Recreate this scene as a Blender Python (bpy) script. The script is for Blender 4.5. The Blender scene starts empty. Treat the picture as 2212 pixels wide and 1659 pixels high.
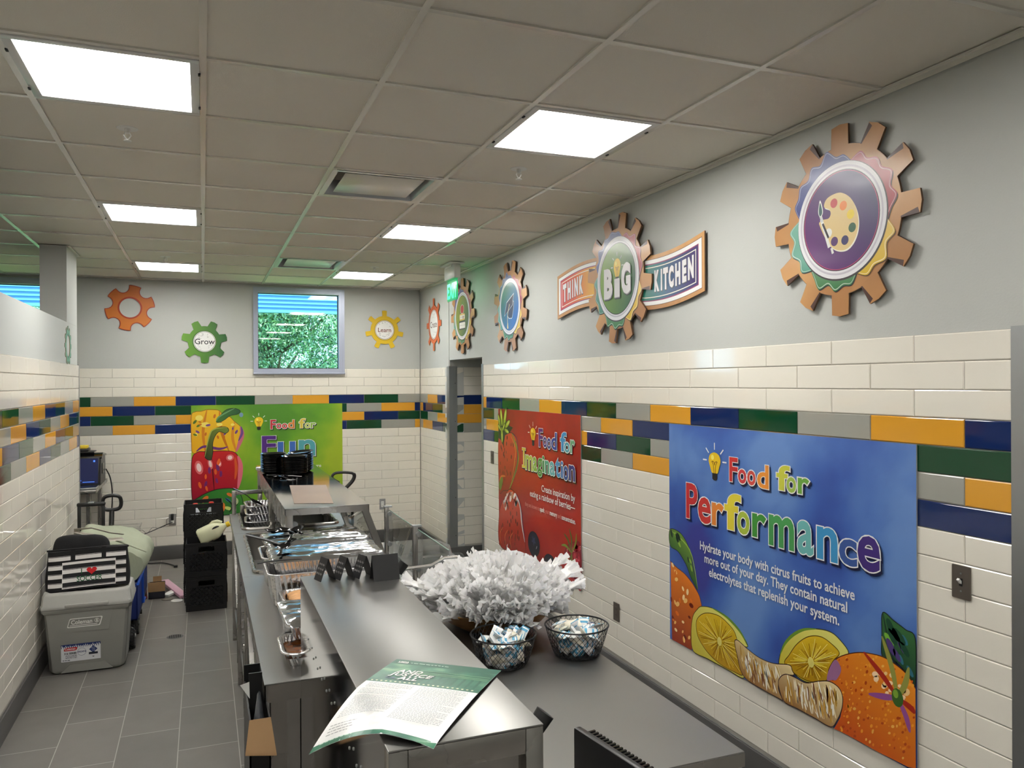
import bpy, bmesh, math, random
from mathutils import Vector, Matrix, Euler, noise
from mathutils.geometry import tessellate_polygon

SC = bpy.context.scene
COL = SC.collection
PI = math.pi
random.seed(7)

# ------------------------------------------------------------------ camera
cam_d = bpy.data.cameras.new('camera')
cam = bpy.data.objects.new('camera', cam_d)
COL.objects.link(cam)
cam_d.sensor_width = 36.0
cam_d.sensor_fit = 'HORIZONTAL'
cam_d.lens = 1688.56 / 2212 * 36.0
cam_d.clip_start = 0.02
def cam_rot(yaw, pitch, roll):
    R = Matrix.Rotation(yaw, 3, 'Z') @ Matrix.Rotation(pitch, 3, 'X') @ Matrix.Rotation(roll, 3, 'Y')
    r, f, u = R.col[0], R.col[1], R.col[2]
    return Matrix((( r[0], u[0], -f[0]), (r[1], u[1], -f[1]), (r[2], u[2], -f[2])))
cam.matrix_world = Matrix.Translation((-2.4123, -9.0915, 1.868)) @ cam_rot(-0.3762, -0.0022, 0.0051).to_4x4()
SC.camera = cam

# ------------------------------------------------------------------ world, sun, exposure
world = bpy.data.worlds.new('world'); SC.world = world
world.use_nodes = True
bg = world.node_tree.nodes['Background']
bg.inputs[0].default_value = (0.55, 0.78, 1.0, 1)
bg.inputs[1].default_value = 1.7
sun_d = bpy.data.lights.new('sun', 'SUN'); sun_d.energy = 4.2; sun_d.angle = 0.01; sun_d.color = (1, .96, .88)
sun = bpy.data.objects.new('sun', sun_d); COL.objects.link(sun)
sun.rotation_euler = Euler((math.radians(32), 0, math.radians(-25)))   # high sun from behind the building
LAMP = 9.0
SC.view_settings.view_transform = 'Standard'
SC.view_settings.look = 'None'
SC.view_settings.exposure = 1.40
SC.view_settings.gamma = 1.0
try:
    SC.view_settings.use_curve_mapping = False
    SC.cycles.use_denoising = True
    SC.cycles.max_bounces = 8
    SC.cycles.diffuse_bounces = 4
    SC.cycles.glossy_bounces = 4
    SC.cycles.transmission_bounces = 6
    SC.cycles.transparent_max_bounces = 12
    SC.cycles.sample_clamp_indirect = 6.0
    SC.cycles.caustics_reflective = False
    SC.cycles.caustics_refractive = False
except Exception:
    pass

# ------------------------------------------------------------------ colours
def s2l(c):
    return c / 12.92 if c <= 0.04045 else ((c + 0.055) / 1.055) ** 2.4
def rgb(r, g, b):
    return (s2l(r / 255), s2l(g / 255), s2l(b / 255))
def mixc(a, b, t):
    t = max(0, min(1, t)); return tuple(a[i] * (1 - t) + b[i] * t for i in range(3))

# ------------------------------------------------------------------ materials
MATS = {}
def mat(name, color=(.5, .5, .5), rough=.5, metal=0.0, spec=.5, bump=None, cvar=None, rvar=None,
        alpha=1.0, coat=0.0, trans=0.0, emit=None, sheen=0.0, aniso=None):
    """principled material; bump=(scale, strength, stretch), cvar=(scale, amount, stretch) colour noise, rvar=(scale, amount, stretch)"""
    if name in MATS: return MATS[name]
    m = bpy.data.materials.new(name); m.use_nodes = True
    nt = m.node_tree; b = nt.nodes['Principled BSDF']
    b.inputs['Base Color'].default_value = (*color, 1)
    b.inputs['Roughness'].default_value = rough
    b.inputs['Metallic'].default_value = metal
    b.inputs['Specular IOR Level'].default_value = spec
    b.inputs['Alpha'].default_value = alpha
    b.inputs['Coat Weight'].default_value = coat
    b.inputs['Transmission Weight'].default_value = trans
    if sheen: b.inputs['Sheen Weight'].default_value = sheen
    if emit:
        b.inputs['Emission Color'].default_value = (*emit[0], 1); b.inputs['Emission Strength'].default_value = emit[1]
    tc = None
    def noise_node(scale, stretch, detail=3):
        nonlocal tc
        if tc is None: tc = nt.nodes.new('ShaderNodeTexCoord')
        mp = nt.nodes.new('ShaderNodeMapping'); mp.inputs['Scale'].default_value = stretch or (1, 1, 1)
        nt.links.new(tc.outputs['Object'], mp.inputs['Vector'])
        n = nt.nodes.new('ShaderNodeTexNoise'); n.inputs['Scale'].default_value = scale; n.inputs['Detail'].default_value = detail
        nt.links.new(mp.outputs[0], n.inputs['Vector']); return n
    if bump:
        n = noise_node(bump[0], bump[2] if len(bump) > 2 else None)
        bp = nt.nodes.new('ShaderNodeBump'); bp.inputs['Strength'].default_value = bump[1]; bp.inputs['Distance'].default_value = .01
        nt.links.new(n.outputs['Fac'], bp.inputs['Height']); nt.links.new(bp.outputs[0], b.inputs['Normal'])
    if cvar:
        n = noise_node(cvar[0], cvar[2] if len(cvar) > 2 else None, 4)
        mr = nt.nodes.new('ShaderNodeMapRange'); mr.inputs['From Min'].default_value = .3; mr.inputs['From Max'].default_value = .7
        mr.inputs['To Min'].default_value = 1 - cvar[1]; mr.inputs['To Max'].default_value = 1 + cvar[1]
        nt.links.new(n.outputs['Fac'], mr.inputs['Value'])
        vm = nt.nodes.new('ShaderNodeVectorMath'); vm.operation = 'SCALE'; vm.inputs[0].default_value = color
        nt.links.new(mr.outputs[0], vm.inputs['Scale']); nt.links.new(vm.outputs[0], b.inputs['Base Color'])
    if rvar:
        n = noise_node(rvar[0], rvar[2] if len(rvar) > 2 else None, 4)
        mr = nt.nodes.new('ShaderNodeMapRange'); mr.inputs['From Min'].default_value = .3; mr.inputs['From Max'].default_value = .7
        mr.inputs['To Min'].default_value = max(.02, rough - rvar[1]); mr.inputs['To Max'].default_value = rough + rvar[1]
        nt.links.new(n.outputs['Fac'], mr.inputs['Value']); nt.links.new(mr.outputs[0], b.inputs['Roughness'])
    MATS[name] = m; return m

def print_mat(name, rough=.35, coat=0.0, fleck=0.0):
    """printed surface: colour comes from the artwork's own colour attribute"""
    if name in MATS: return MATS[name]
    m = bpy.data.materials.new(name); m.use_nodes = True
    nt = m.node_tree; b = nt.nodes['Principled BSDF']
    a = nt.nodes.new('ShaderNodeAttribute'); a.attribute_name = 'Col'
    if fleck:
        tc = nt.nodes.new('ShaderNodeTexCoord'); n = nt.nodes.new('ShaderNodeTexNoise'); n.inputs['Scale'].default_value = 9; n.inputs['Detail'].default_value = 5
        nt.links.new(tc.outputs['Object'], n.inputs['Vector'])
        mr = nt.nodes.new('ShaderNodeMapRange'); mr.inputs['From Min'].default_value = .3; mr.inputs['From Max'].default_value = .7
        mr.inputs['To Min'].default_value = 1 - fleck; mr.inputs['To Max'].default_value = 1 + fleck
        nt.links.new(n.outputs['Fac'], mr.inputs['Value'])
        vm = nt.nodes.new('ShaderNodeVectorMath'); vm.operation = 'SCALE'
        nt.links.new(a.outputs['Color'], vm.inputs[0]); nt.links.new(mr.outputs[0], vm.inputs['Scale']); nt.links.new(vm.outputs[0], b.inputs['Base Color'])
    else:
        nt.links.new(a.outputs['Color'], b.inputs['Base Color'])
    b.inputs['Roughness'].default_value = rough; b.inputs['Coat Weight'].default_value = coat; b.inputs['Coat Roughness'].default_value = .12
    MATS[name] = m; return m

def clear_mat(name, tint=(1, 1, 1), gloss=.06, rough=.02, haze=0.0):
    """thin clear sheet: see-through, tinted, with mirror reflections growing at grazing angles"""
    if name in MATS: return MATS[name]
    m = bpy.data.materials.new(name); m.use_nodes = True
    nt = m.node_tree; nt.nodes.clear()
    o = nt.nodes.new('ShaderNodeOutputMaterial'); t = nt.nodes.new('ShaderNodeBsdfTransparent'); t.inputs[0].default_value = (*tint, 1)
    g = nt.nodes.new('ShaderNodeBsdfGlossy'); g.inputs['Roughness'].default_value = rough
    lw = nt.nodes.new('ShaderNodeLayerWeight'); lw.inputs[0].default_value = .35
    mr = nt.nodes.new('ShaderNodeMapRange'); mr.inputs['To Min'].default_value = gloss * .6; mr.inputs['To Max'].default_value = .6
    nt.links.new(lw.outputs['Fresnel'], mr.inputs['Value'])
    mx = nt.nodes.new('ShaderNodeMixShader'); nt.links.new(mr.outputs[0], mx.inputs[0])
    base = t.outputs[0]
    if haze:
        d = nt.nodes.new('ShaderNodeBsdfDiffuse'); d.inputs[0].default_value = (.8, .82, .82, 1)
        m2 = nt.nodes.new('ShaderNodeMixShader'); m2.inputs[0].default_value = haze
        nt.links.new(t.outputs[0], m2.inputs[1]); nt.links.new(d.outputs[0], m2.inputs[2]); base = m2.outputs[0]
    nt.links.new(base, mx.inputs[1]); nt.links.new(g.outputs[0], mx.inputs[2]); nt.links.new(mx.outputs[0], o.inputs[0])
    MATS[name] = m; return m

# ------------------------------------------------------------------ object bookkeeping
def tag(o, label, cat, group=None):
    o['label'] = label; o['category'] = cat
    if group: o['group'] = group
    return o
def thing(name, label, cat, loc=(0, 0, 0), rot=(0, 0, 0), group=None):
    o = bpy.data.objects.new(name, None); COL.objects.link(o); o.empty_display_size = .05
    o.location = loc; o.rotation_euler = rot
    return tag(o, label, cat, group)
def dup(root, loc=None, rot=None, label=None):
    r = root.copy(); COL.objects.link(r)
    if loc is not None: r.location = loc
    if rot is not None: r.rotation_euler = rot
    if label: r['label'] = label
    for ch in root.children:
        c = ch.copy(); COL.objects.link(c); c.parent = r
        for g in ch.children:
            d = g.copy(); COL.objects.link(d); d.parent = c
    return r

# ------------------------------------------------------------------ mesh builder
class MB:
    def __init__(s, org=None): s.bm = bmesh.new(); s.mats = []; s.org = org      # org: the thing's own base point, when shapes are given in room coordinates
    def mi(s, m):
        if m not in s.mats: s.mats.append(m)
        return s.mats.index(m)
    def face(s, pts, m, smooth=False):
        vs = [s.bm.verts.new(p) for p in pts]
        try: f = s.bm.faces.new(vs)
        except ValueError: return None
        f.material_index = s.mi(m); f.smooth = smooth; return f
    def box(s, a, b, m, bev=0.0, M=None, seg=2):
        x0, y0, z0 = a; x1, y1, z1 = b
        co = [(x0, y0, z0), (x1, y0, z0), (x1, y1, z0), (x0, y1, z0), (x0, y0, z1), (x1, y0, z1), (x1, y1, z1), (x0, y1, z1)]
        vs = [s.bm.verts.new(M @ Vector(c) if M else c) for c in co]
        i = s.mi(m); fs = []
        for q in ((0, 3, 2, 1), (4, 5, 6, 7), (0, 1, 5, 4), (1, 2, 6, 5), (2, 3, 7, 6), (3, 0, 4, 7)):
            f = s.bm.faces.new([vs[k] for k in q]); f.material_index = i; fs.append(f)
        if bev > 0:
            es = list({e for f in fs for e in f.edges})
            r = bmesh.ops.bevel(s.bm, geom=es, offset=bev, segments=seg, affect='EDGES', profile=.5, clamp_overlap=True, material=i)
            for f in r['faces']: f.smooth = True; f.material_index = i
        return s
    def bar(s, p0, p1, w, h, m, up=(0, 0, 1), bev=0.0):
        p0 = Vector(p0); p1 = Vector(p1); d = p1 - p0; L = d.length; d.normalize()
        up = Vector(up)
        if abs(d.dot(up)) > .98: up = Vector((0, 1, 0))
        x = d.cross(up).normalized(); z = x.cross(d).normalized()
        M = Matrix.Translation(p0) @ Matrix((x, d, z)).transposed().to_4x4()
        return s.box((-w / 2, 0, -h / 2), (w / 2, L, h / 2), m, bev, M)
    def tube(s, pts, r, m, seg=10, closed=False, caps=True, radii=None, sx=1.0):
        pts = [Vector(p) for p in pts]; n = len(pts); i = s.mi(m); rings = []
        up = None
        for k in range(n):
            if closed: t = pts[(k + 1) % n] - pts[k - 1]
            else: t = pts[min(k + 1, n - 1)] - pts[max(k - 1, 0)]
            t.normalize()
            if up is None:
                a = Vector((0, 0, 1)) if abs(t.z) < .9 else Vector((0, 1, 0))
                u = t.cross(a).normalized()
            else:
                u = (up - t * up.dot(t))
                if u.length < 1e-6: u = t.orthogonal()
                u.normalize()
            up = u; v = t.cross(u)
            rr = radii[k] if radii else r
            rings.append([s.bm.verts.new(pts[k] + u * (rr * math.cos(2 * PI * q / seg)) + v * (rr * sx * math.sin(2 * PI * q / seg))) for q in range(seg)])
        for k in range(n if closed else n - 1):
            A = rings[k]; B = rings[(k + 1) % n]
            for q in range(seg):
                f = s.bm.faces.new((A[q], A[(q + 1) % seg], B[(q + 1) % seg], B[q])); f.smooth = True; f.material_index = i
        if caps and not closed:
            for R, fl in ((rings[0], True), (rings[-1], False)):
                f = s.bm.faces.new(R[::-1] if fl else R); f.material_index = i
        return s
    def cyl(s, p0, p1, r, m, r1=None, seg=20):
        return s.tube([p0, p1], r, m, seg, radii=[r, r if r1 is None else r1])
    def lathe(s, prof, m, seg=32, M=None, sx=1.0, sy=1.0, close=False):
        i = s.mi(m); rings = []
        for (r, z) in prof:
            if r <= 1e-6:
                p = Vector((0, 0, z)); rings.append([s.bm.verts.new(M @ p if M else p)])
            else:
                R = []
                for q in range(seg):
                    a = 2 * PI * q / seg; p = Vector((r * sx * math.cos(a), r * sy * math.sin(a), z)); R.append(s.bm.verts.new(M @ p if M else p))
                rings.append(R)
        for k in range(len(rings) - 1):
            A, B = rings[k], rings[k + 1]
            for q in range(seg):
                q2 = (q + 1) % seg
                if len(A) == 1 and len(B) == 1: continue
                vs = [A[0], B[q2], B[q]] if len(A) == 1 else ([A[q], A[q2], B[0]] if len(B) == 1 else [A[q], A[q2], B[q2], B[q]])
                try:
                    f = s.bm.faces.new(vs); f.smooth = True; f.material_index = i
                except ValueError: pass
        return s
    def grid(s, fn, nu, nv, m, closed_u=False, smooth=True):
        i = s.mi(m)
        V = [[s.bm.verts.new(fn(u / nu, v / nv)) for v in range(nv + 1)] for u in range(nu + (0 if closed_u else 1))]
        for u in range(nu):
            for v in range(nv):
                a, b = V[u], V[(u + 1) % len(V)]
                f = s.bm.faces.new((a[v], b[v], b[v + 1], a[v + 1])); f.smooth = smooth; f.material_index = i
        return V
    def prism(s, pts, h0, h1, m, xf, hole=None):
        """2-D outline extruded from h0 to h1; xf maps (u, v, h) to local space"""
        i = s.mi(m)
        loops = [pts] + ([hole] if hole else [])
        flat = [p for l in loops for p in l]
        top = [s.bm.verts.new(xf(p[0], p[1], h1)) for p in flat]; bot = [s.bm.verts.new(xf(p[0], p[1], h0)) for p in flat]
        for t in tessellate_polygon([[Vector((p[0], p[1], 0)) for p in l] for l in loops]):
            for V, o in ((top, t), (bot, t[::-1])):
                try:
                    f = s.bm.faces.new([V[k] for k in o]); f.material_index = i
                except ValueError: pass
        o = 0
        for l in loops:
            n = len(l)
            for k in range(n):
                a, b = o + k, o + (k + 1) % n
                try:
                    f = s.bm.faces.new((bot[a], bot[b], top[b], top[a])); f.material_index = i
                except ValueError: pass
            o += n
        return s
    def build(s, name, parent=None, loc=None, rot=None, sharp=35, recalc=True, kind=None, mods=None):
        if recalc: bmesh.ops.recalc_face_normals(s.bm, faces=s.bm.faces)
        if s.org is not None: bmesh.ops.translate(s.bm, vec=-Vector(s.org), verts=s.bm.verts)
        me = bpy.data.meshes.new(name); s.bm.to_mesh(me); s.bm.free()
        for m in s.mats: me.materials.append(m)
        if sharp: me.set_sharp_from_angle(angle=math.radians(sharp))
        o = bpy.data.objects.new(name, me); COL.objects.link(o)
        if parent: o.parent = parent
        if loc is not None: o.location = loc
        if rot is not None: o.rotation_euler = rot
        if kind: o['kind'] = kind
        return o

# ------------------------------------------------------------------ flat artwork and lettering
_tc = {}
def text_mesh(body, size=1.0, bold=0.0, sx=1.0, shear=0.0, align='LEFT', spacing=1.0, line=1.0, res=3):
    key = (body, bold, shear, align, spacing, line, res)
    if key not in _tc:
        cu = bpy.data.curves.new('lettering', 'FONT'); cu.body = body; cu.size = 1.0
        cu.shear = shear; cu.align_x = align; cu.space_character = spacing; cu.space_line = line
        cu.resolution_u = res; cu.fill_mode = 'FRONT'
        if bold: cu.bevel_depth = bold; cu.bevel_resolution = 0      # the chamfer fattens each stroke
        ob = bpy.data.objects.new('lettering', cu); me = ob.to_mesh()
        V = [(v.co.x, v.co.y, max(0, v.co.z) / bold * 1.6e-5 if bold else 0) for v in me.vertices]; F = [tuple(p.vertices) for p in me.polygons if p.normal.z > .05]
        ob.to_mesh_clear(); bpy.data.objects.remove(ob); bpy.data.curves.remove(cu)
        _tc[key] = (V, F)
    V, F = _tc[key]
    return [(v[0] * size * sx, v[1] * size, v[2]) for v in V], F
def text_width(body, size=1.0, bold=0.0, sx=1.0, spacing=1.0):
    V, F = text_mesh(body, size, bold, sx, spacing=spacing)
    return (max(v[0] for v in V) - min(v[0] for v in V)) if V else .3 * size

def XF_RIGHT(u, v, h): return Vector((-h, -u, v))     # on the right wall, seen from inside
def XF_BACK(u, v, h): return Vector((u, -h, v))       # on the back wall
def XF_LEFT(u, v, h): return Vector((h, u, v))        # on the left wall
def XF_UP(u, v, h): return Vector((u, v, h))          # lying face up

class Art:
    """layers of flat printed colour; each layer sits a hair above the one before"""
    def __init__(s, xf, h=0.0, step=4e-5): s.xf = xf; s.V = []; s.F = []; s.C = []; s.h = h; s.step = step; s.warp = None
    def up(s, n=1): s.h += s.step * n; return s
    def raw(s, V, F, col, h=None):
        o = len(s.V); h = s.h if h is None else h
        for p in V:
            x, y = p[0], p[1]
            c = col(x, y) if callable(col) else col
            if s.warp: x, y = s.warp(x, y)
            s.V.append(s.xf(x, y, h + (p[2] if len(p) > 2 else 0))); s.C.append((*c[:3], 1))
        s.F += [tuple(k + o for k in f) for f in F]
        return s
    def poly(s, pts, col, hole=None):
        s.up()
        loops = [[Vector((p[0], p[1], 0)) for p in l] for l in ([pts] + ([hole] if hole else []))]
        return s.raw([p for l in ([pts] + ([hole] if hole else [])) for p in l], tessellate_polygon(loops), col)
    def gridfill(s, x0, x1, y0, y1, nx, ny, col):
        s.up(); V = [(x0 + (x1 - x0) * i / nx, y0 + (y1 - y0) * j / ny) for i in range(nx + 1) for j in range(ny + 1)]
        F = [(i * (ny + 1) + j, (i + 1) * (ny + 1) + j, (i + 1) * (ny + 1) + j + 1, i * (ny + 1) + j + 1) for i in range(nx) for j in range(ny)]
        return s.raw(V, F, col)
    def disc(s, cx, cy, rx, ry=None, col=(1, 1, 1), rot=0, n=40, rings=1):
        ry = rx if ry is None else ry
        if rings == 1: return s.poly(ell(cx, cy, rx, ry, rot, n), col)
        s.up(); V = [(cx, cy)]; F = []
        for k in range(1, rings + 1): V += ell(cx, cy, rx * k / rings, ry * k / rings, rot, n)
        for q in range(n): F.append((0, 1 + q, 1 + (q + 1) % n))
        for k in range(1, rings):
            a = 1 + (k - 1) * n; b = a + n
            for q in range(n): F.append((a + q, b + q, b + (q + 1) % n, a + (q + 1) % n))
        return s.raw(V, F, col)
    def ring(s, cx, cy, r0, r1, col, n=64):
        s.up(); V = ell(cx, cy, r0, r0, 0, n) + ell(cx, cy, r1, r1, 0, n)
        return s.raw(V, [(q, (q + 1) % n, n + (q + 1) % n, n + q) for q in range(n)], col)
    def blob(s, pts, col, n=6): return s.poly(spline(pts, n), col)
    def dots(s, lst, col):
        s.up()
        for (x, y, rx, ry, rot) in lst:
            P = ell(x, y, rx, ry, rot, 10); s.raw(P, [tuple(range(10))], col)
        return s
    def stroke(s, pts, w, col, taper=True, smooth=True, closed=False):
        s.up(); P = spline(pts, 6, closed) if smooth and len(pts) > 2 else pts
        n = len(P); L = []; R = []
        for k in range(n):
            a = P[k - 1] if (closed or k > 0) else P[0]; b = P[(k + 1) % n] if (closed or k < n - 1) else P[-1]
            dx, dy = b[0] - a[0], b[1] - a[1]; l = math.hypot(dx, dy) or 1
            t = k / max(1, n - 1); ww = w / 2 * (math.sin(PI * (0.08 + .84 * t)) if taper and not closed else 1)
            L.append((P[k][0] - dy / l * ww, P[k][1] + dx / l * ww)); R.append((P[k][0] + dy / l * ww, P[k][1] - dx / l * ww))
        m = n if closed else n - 1
        return s.raw(L + R, [(k, n + k, n + (k + 1) % n, (k + 1) % n) for k in range(m)], col)
    def text(s, body, x, y, size, col, **kw):
        s.up(); rot = kw.pop('rot', 0); V, F = text_mesh(body, size, **kw); c, q = math.cos(rot), math.sin(rot)
        return s.raw([(x + v[0] * c - v[1] * q, y + v[0] * q + v[1] * c, v[2]) for v in V], F, col)
    def lines(s, x0, x1, y, h, col, rnd, words=True):
        """a line of print too fine to read: a row of short dashes"""
        s.up(); x = x0
        while x < x1:
            w = rnd.uniform(.6, 2.4) * h; w = min(w, x1 - x)
            s.raw([(x, y), (x + w, y), (x + w, y + h * .55), (x, y + h * .55)], [(0, 1, 2, 3)], col); x += w + h * .45
        return s
    def build(s, name, m, parent=None, loc=None, rot=None):
        me = bpy.data.meshes.new(name); me.from_pydata(s.V, [], s.F); me.update()
        ca = me.color_attributes.new('Col', 'FLOAT_COLOR', 'POINT')
        ca.data.foreach_set('color', [x for c in s.C for x in c])
        me.materials.append(m)
        o = bpy.data.objects.new(name, me); COL.objects.link(o)
        if parent: o.parent = parent
        if loc is not None: o.location = loc
        if rot is not None: o.rotation_euler = rot
        return o
def ell(cx, cy, rx, ry=None, rot=0, n=40, a0=0, a1=None):
    ry = rx if ry is None else ry; c, q = math.cos(rot), math.sin(rot)
    full = a1 is None; a1 = 2 * PI if full else a1; m = n if full else n - 1
    out = []
    for k in range(n):
        a = a0 + (a1 - a0) * k / m; x, y = rx * math.cos(a), ry * math.sin(a); out.append((cx + x * c - y * q, cy + x * q + y * c))
    return out
def spline(P, n=6, closed=True):
    out = []; N = len(P)
    for k in range(N if closed else N - 1):
        p0 = P[k - 1] if (closed or k > 0) else P[0]; p1 = P[k]; p2 = P[(k + 1) % N]; p3 = P[(k + 2) % N] if (closed or k + 2 < N) else P[-1]
        for j in range(n):
            t = j / n
            out.append(tuple(.5 * ((2 * p1[i]) + (-p0[i] + p2[i]) * t + (2 * p0[i] - 5 * p1[i] + 4 * p2[i] - p3[i]) * t * t + (-p0[i] + 3 * p1[i] - 3 * p2[i] + p3[i]) * t ** 3) for i in range(len(p1))))
    if not closed: out.append(tuple(P[-1]))
    return out
def resample(P, N):
    """closed outline redrawn with N evenly spaced points"""
    Q = list(P) + [P[0]]; d = [0]
    for a, b in zip(Q, Q[1:]): d.append(d[-1] + math.hypot(b[0] - a[0], b[1] - a[1]))
    out = []; j = 0
    for k in range(N):
        t = d[-1] * k / N
        while d[j + 1] < t: j += 1
        f = (t - d[j]) / max(1e-9, d[j + 1] - d[j]); out.append((Q[j][0] + (Q[j + 1][0] - Q[j][0]) * f, Q[j][1] + (Q[j + 1][1] - Q[j][1]) * f))
    return out
def rrect(x0, x1, y0, y1, r, n=5):
    out = []
    for cx, cy, a in ((x1 - r, y1 - r, 0), (x0 + r, y1 - r, PI / 2), (x0 + r, y0 + r, PI), (x1 - r, y0 + r, 1.5 * PI)):
        out += [(cx + r * math.cos(a + PI / 2 * k / n), cy + r * math.sin(a + PI / 2 * k / n)) for k in range(n + 1)]
    return out
# ================================================================== the room
ZT, PITCH, TL, ZC = 2.032, .0992, .4032, 2.969        # top of tiling, row pitch, tile pitch, ceiling height
XL = -3.402                                           # face of the left partition
CX, CY, G = -2.407, -6.2408, .6096                    # ceiling grid
M_paint = mat('wall paint', rgb(189, 191, 187), .55, bump=(140, .05))
M_paint_grey = mat('grey column paint', rgb(150, 147, 142), .55, bump=(140, .05))
M_grout = mat('pale grout', rgb(176, 172, 163), .9)
TILE = {'white': mat('white wall tile', rgb(234, 229, 217), .045, spec=.6), 'grey': mat('grey wall tile', rgb(160, 160, 152), .07),
        'gold': mat('gold wall tile', rgb(222, 160, 52), .07), 'navy': mat('navy wall tile', rgb(18, 40, 92), .06), 'green': mat('green wall tile', rgb(18, 68, 42), .06)}
M_base = mat('dark grey base tile', rgb(82, 81, 80), .35, cvar=(6, .08))
M_steel = mat('brushed steel', (.40, .385, .36), .27, 1.0, rvar=(3, .03, (1, 12, 1)))
M_steel_dark = mat('worn steel worktop', (.28, .276, .265), .38, 1.0, rvar=(1.6, .03, (1, 1, 1)), cvar=(1.5, .06))
M_mirror = mat('polished steel', (.40, .39, .375), .08, 1.0)
M_alu = mat('brushed aluminium', rgb(168, 171, 172), .35, .85)
M_tbar = mat('white ceiling grid', rgb(222, 219, 210), .22, spec=.6)
M_ctile = mat('ceiling tile', rgb(226, 221, 210), .95, bump=(260, .12), spec=.1)
M_black = mat('black plastic', rgb(22, 22, 23), .38)
M_black_gloss = mat('glossy black plastic', rgb(12, 12, 14), .12, spec=.6)
M_black_cloth = mat('black cloth', rgb(20, 20, 23), .9, bump=(400, .2))
M_white = mat('white plastic', rgb(226, 226, 222), .4)
M_dark = mat('dark void', rgb(20, 20, 20), .8)
M_pane = clear_mat('window pane', (.70, .92, 1.0), .05, .005)
M_glass = clear_mat('counter glass', (.93, .965, .96), .05, .01)
M_wrap = clear_mat('clear plastic film', (.95, .955, .96), .16, .12, haze=.10)
CYC = ('grey', 'gold', 'navy', 'green')

def tiles(mb, xf, u0, u1, ph, offs, rows=range(19), skip=(), face=0.0, deep=.010):
    """courses of 4 x 16 inch tiles, each with its own eased edge; ph = a joint of the even rows"""
    g = .0013; rnd = random.Random(int(abs(ph) * 1e4) + 3)
    for r in rows:
        z1 = ZT - r * PITCH; z0 = z1 - PITCH
        p = ph + (TL / 2 if r % 2 else 0)
        k = math.floor((u0 - p) / TL)
        while p + k * TL < u1:
            a, b = p + k * TL, p + (k + 1) * TL
            col = 'white' if not 3 <= r <= 6 else CYC[(k + offs[r - 3]) % 4]
            k += 1
            a, b = max(a, u0), min(b, u1)
            for (su0, su1, sz0, sz1) in skip:
                if sz0 < (z0 + z1) / 2 < sz1:
                    if su0 <= a and b <= su1: a = b
                    elif a < su0 < b: b = su0
                    elif a < su1 < b: a = su1
            if b - a < .012: continue
            m = TILE[col]; e = .0032; t = [rnd.uniform(-.00045, .00045) for _ in range(4)]
            A, B, Z0, Z1 = a + g, b - g, z0 + g, z1 - g
            out = [xf(A, Z0, face - deep), xf(B, Z0, face - deep), xf(B, Z1, face - deep), xf(A, Z1, face - deep)]
            mid = [xf(A, Z0, face - .0022), xf(B, Z0, face - .0022), xf(B, Z1, face - .0022), xf(A, Z1, face - .0022)]
            inn = [xf(A + e, Z0 + e, face + t[0]), xf(B - e, Z0 + e, face + t[1]), xf(B - e, Z1 - e, face + t[2]), xf(A + e, Z1 - e, face + t[3])]
            vs = [[mb.bm.verts.new(q) for q in L] for L in (out, mid, inn)]; i = mb.mi(m)
            for L0, L1 in ((vs[0], vs[1]), (vs[1], vs[2])):
                for q in range(4):
                    f = mb.bm.faces.new((L0[q], L0[(q + 1) % 4], L1[(q + 1) % 4], L1[q])); f.material_index = i
            f = mb.bm.faces.new(vs[2]); f.material_index = i

def wall_slabs(mb, xf, boxes, m):
    for (u0, u1, z0, z1, h0, h1) in boxes:
        mb.prism([(u0, z0), (u1, z0), (u1, z1), (u0, z1)], h0, h1, m, xf)

# ---- right wall (x = 0), with the doorless opening towards the corridor
D0, D1, DZ = 1.185, 2.215, 2.105                     # opening: u = -y
mb = MB()
wall_slabs(mb, XF_RIGHT, [(-.15, D0, 0, 3.05, -.16, -.006), (D1, 7.40, 0, 3.05, -.16, -.006), (D0, D1, DZ, 3.05, -.16, -.006)], M_paint)
wall_slabs(mb, XF_RIGHT, [(0, D0, .13, ZT, -.006, -.0042), (D1, 7.385, .13, ZT, -.006, -.0042)], M_grout)
tiles(mb, XF_RIGHT, .004, D0, 2.945, (0, 1, 3, 0)); tiles(mb, XF_RIGHT, D1, 7.385, 2.945, (0, 1, 3, 0))
mb.build('wall_right', kind='structure', sharp=0)

# ---- corridor behind the opening
mb = MB()
XFC = lambda u, v, h: Vector((u, -D0 - h, v))         # its far side, square to the right wall
mb.box((.0, -D0 + .01, 0), (1.75, -D0 + .15, 3.0), M_paint)
mb.box((.0, -D0 + .0042, .13), (1.6, -D0 + .02, ZT), M_grout)
tiles(mb, XFC, .02, 1.6, .16, (3, 1, 2, 0))
mb.build('wall_corridor_far', kind='structure', sharp=0)
mb = MB(); mb.box((.158, -D1 - .15, 0), (1.75, -D1, 3.0), M_paint); mb.build('wall_corridor_near', kind='structure', sharp=0)
mb = MB(); mb.box((1.6, -D1, 0), (1.75, -D0 + .01, 3.0), M_paint); mb.build('wall_corridor_end', kind='structure', sharp=0)
mb = MB(); mb.box((.158, -D1, DZ + .3), (1.6, -D0 + .01, DZ + .36), M_paint); mb.build('ceiling_corridor', kind='structure', sharp=0)
mb = MB(); mb.box((0.0, -D0 - .012, 0), (1.6, -D0 + .004, .13), M_base, .002); mb.build('baseboard_corridor', kind='structure')

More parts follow.
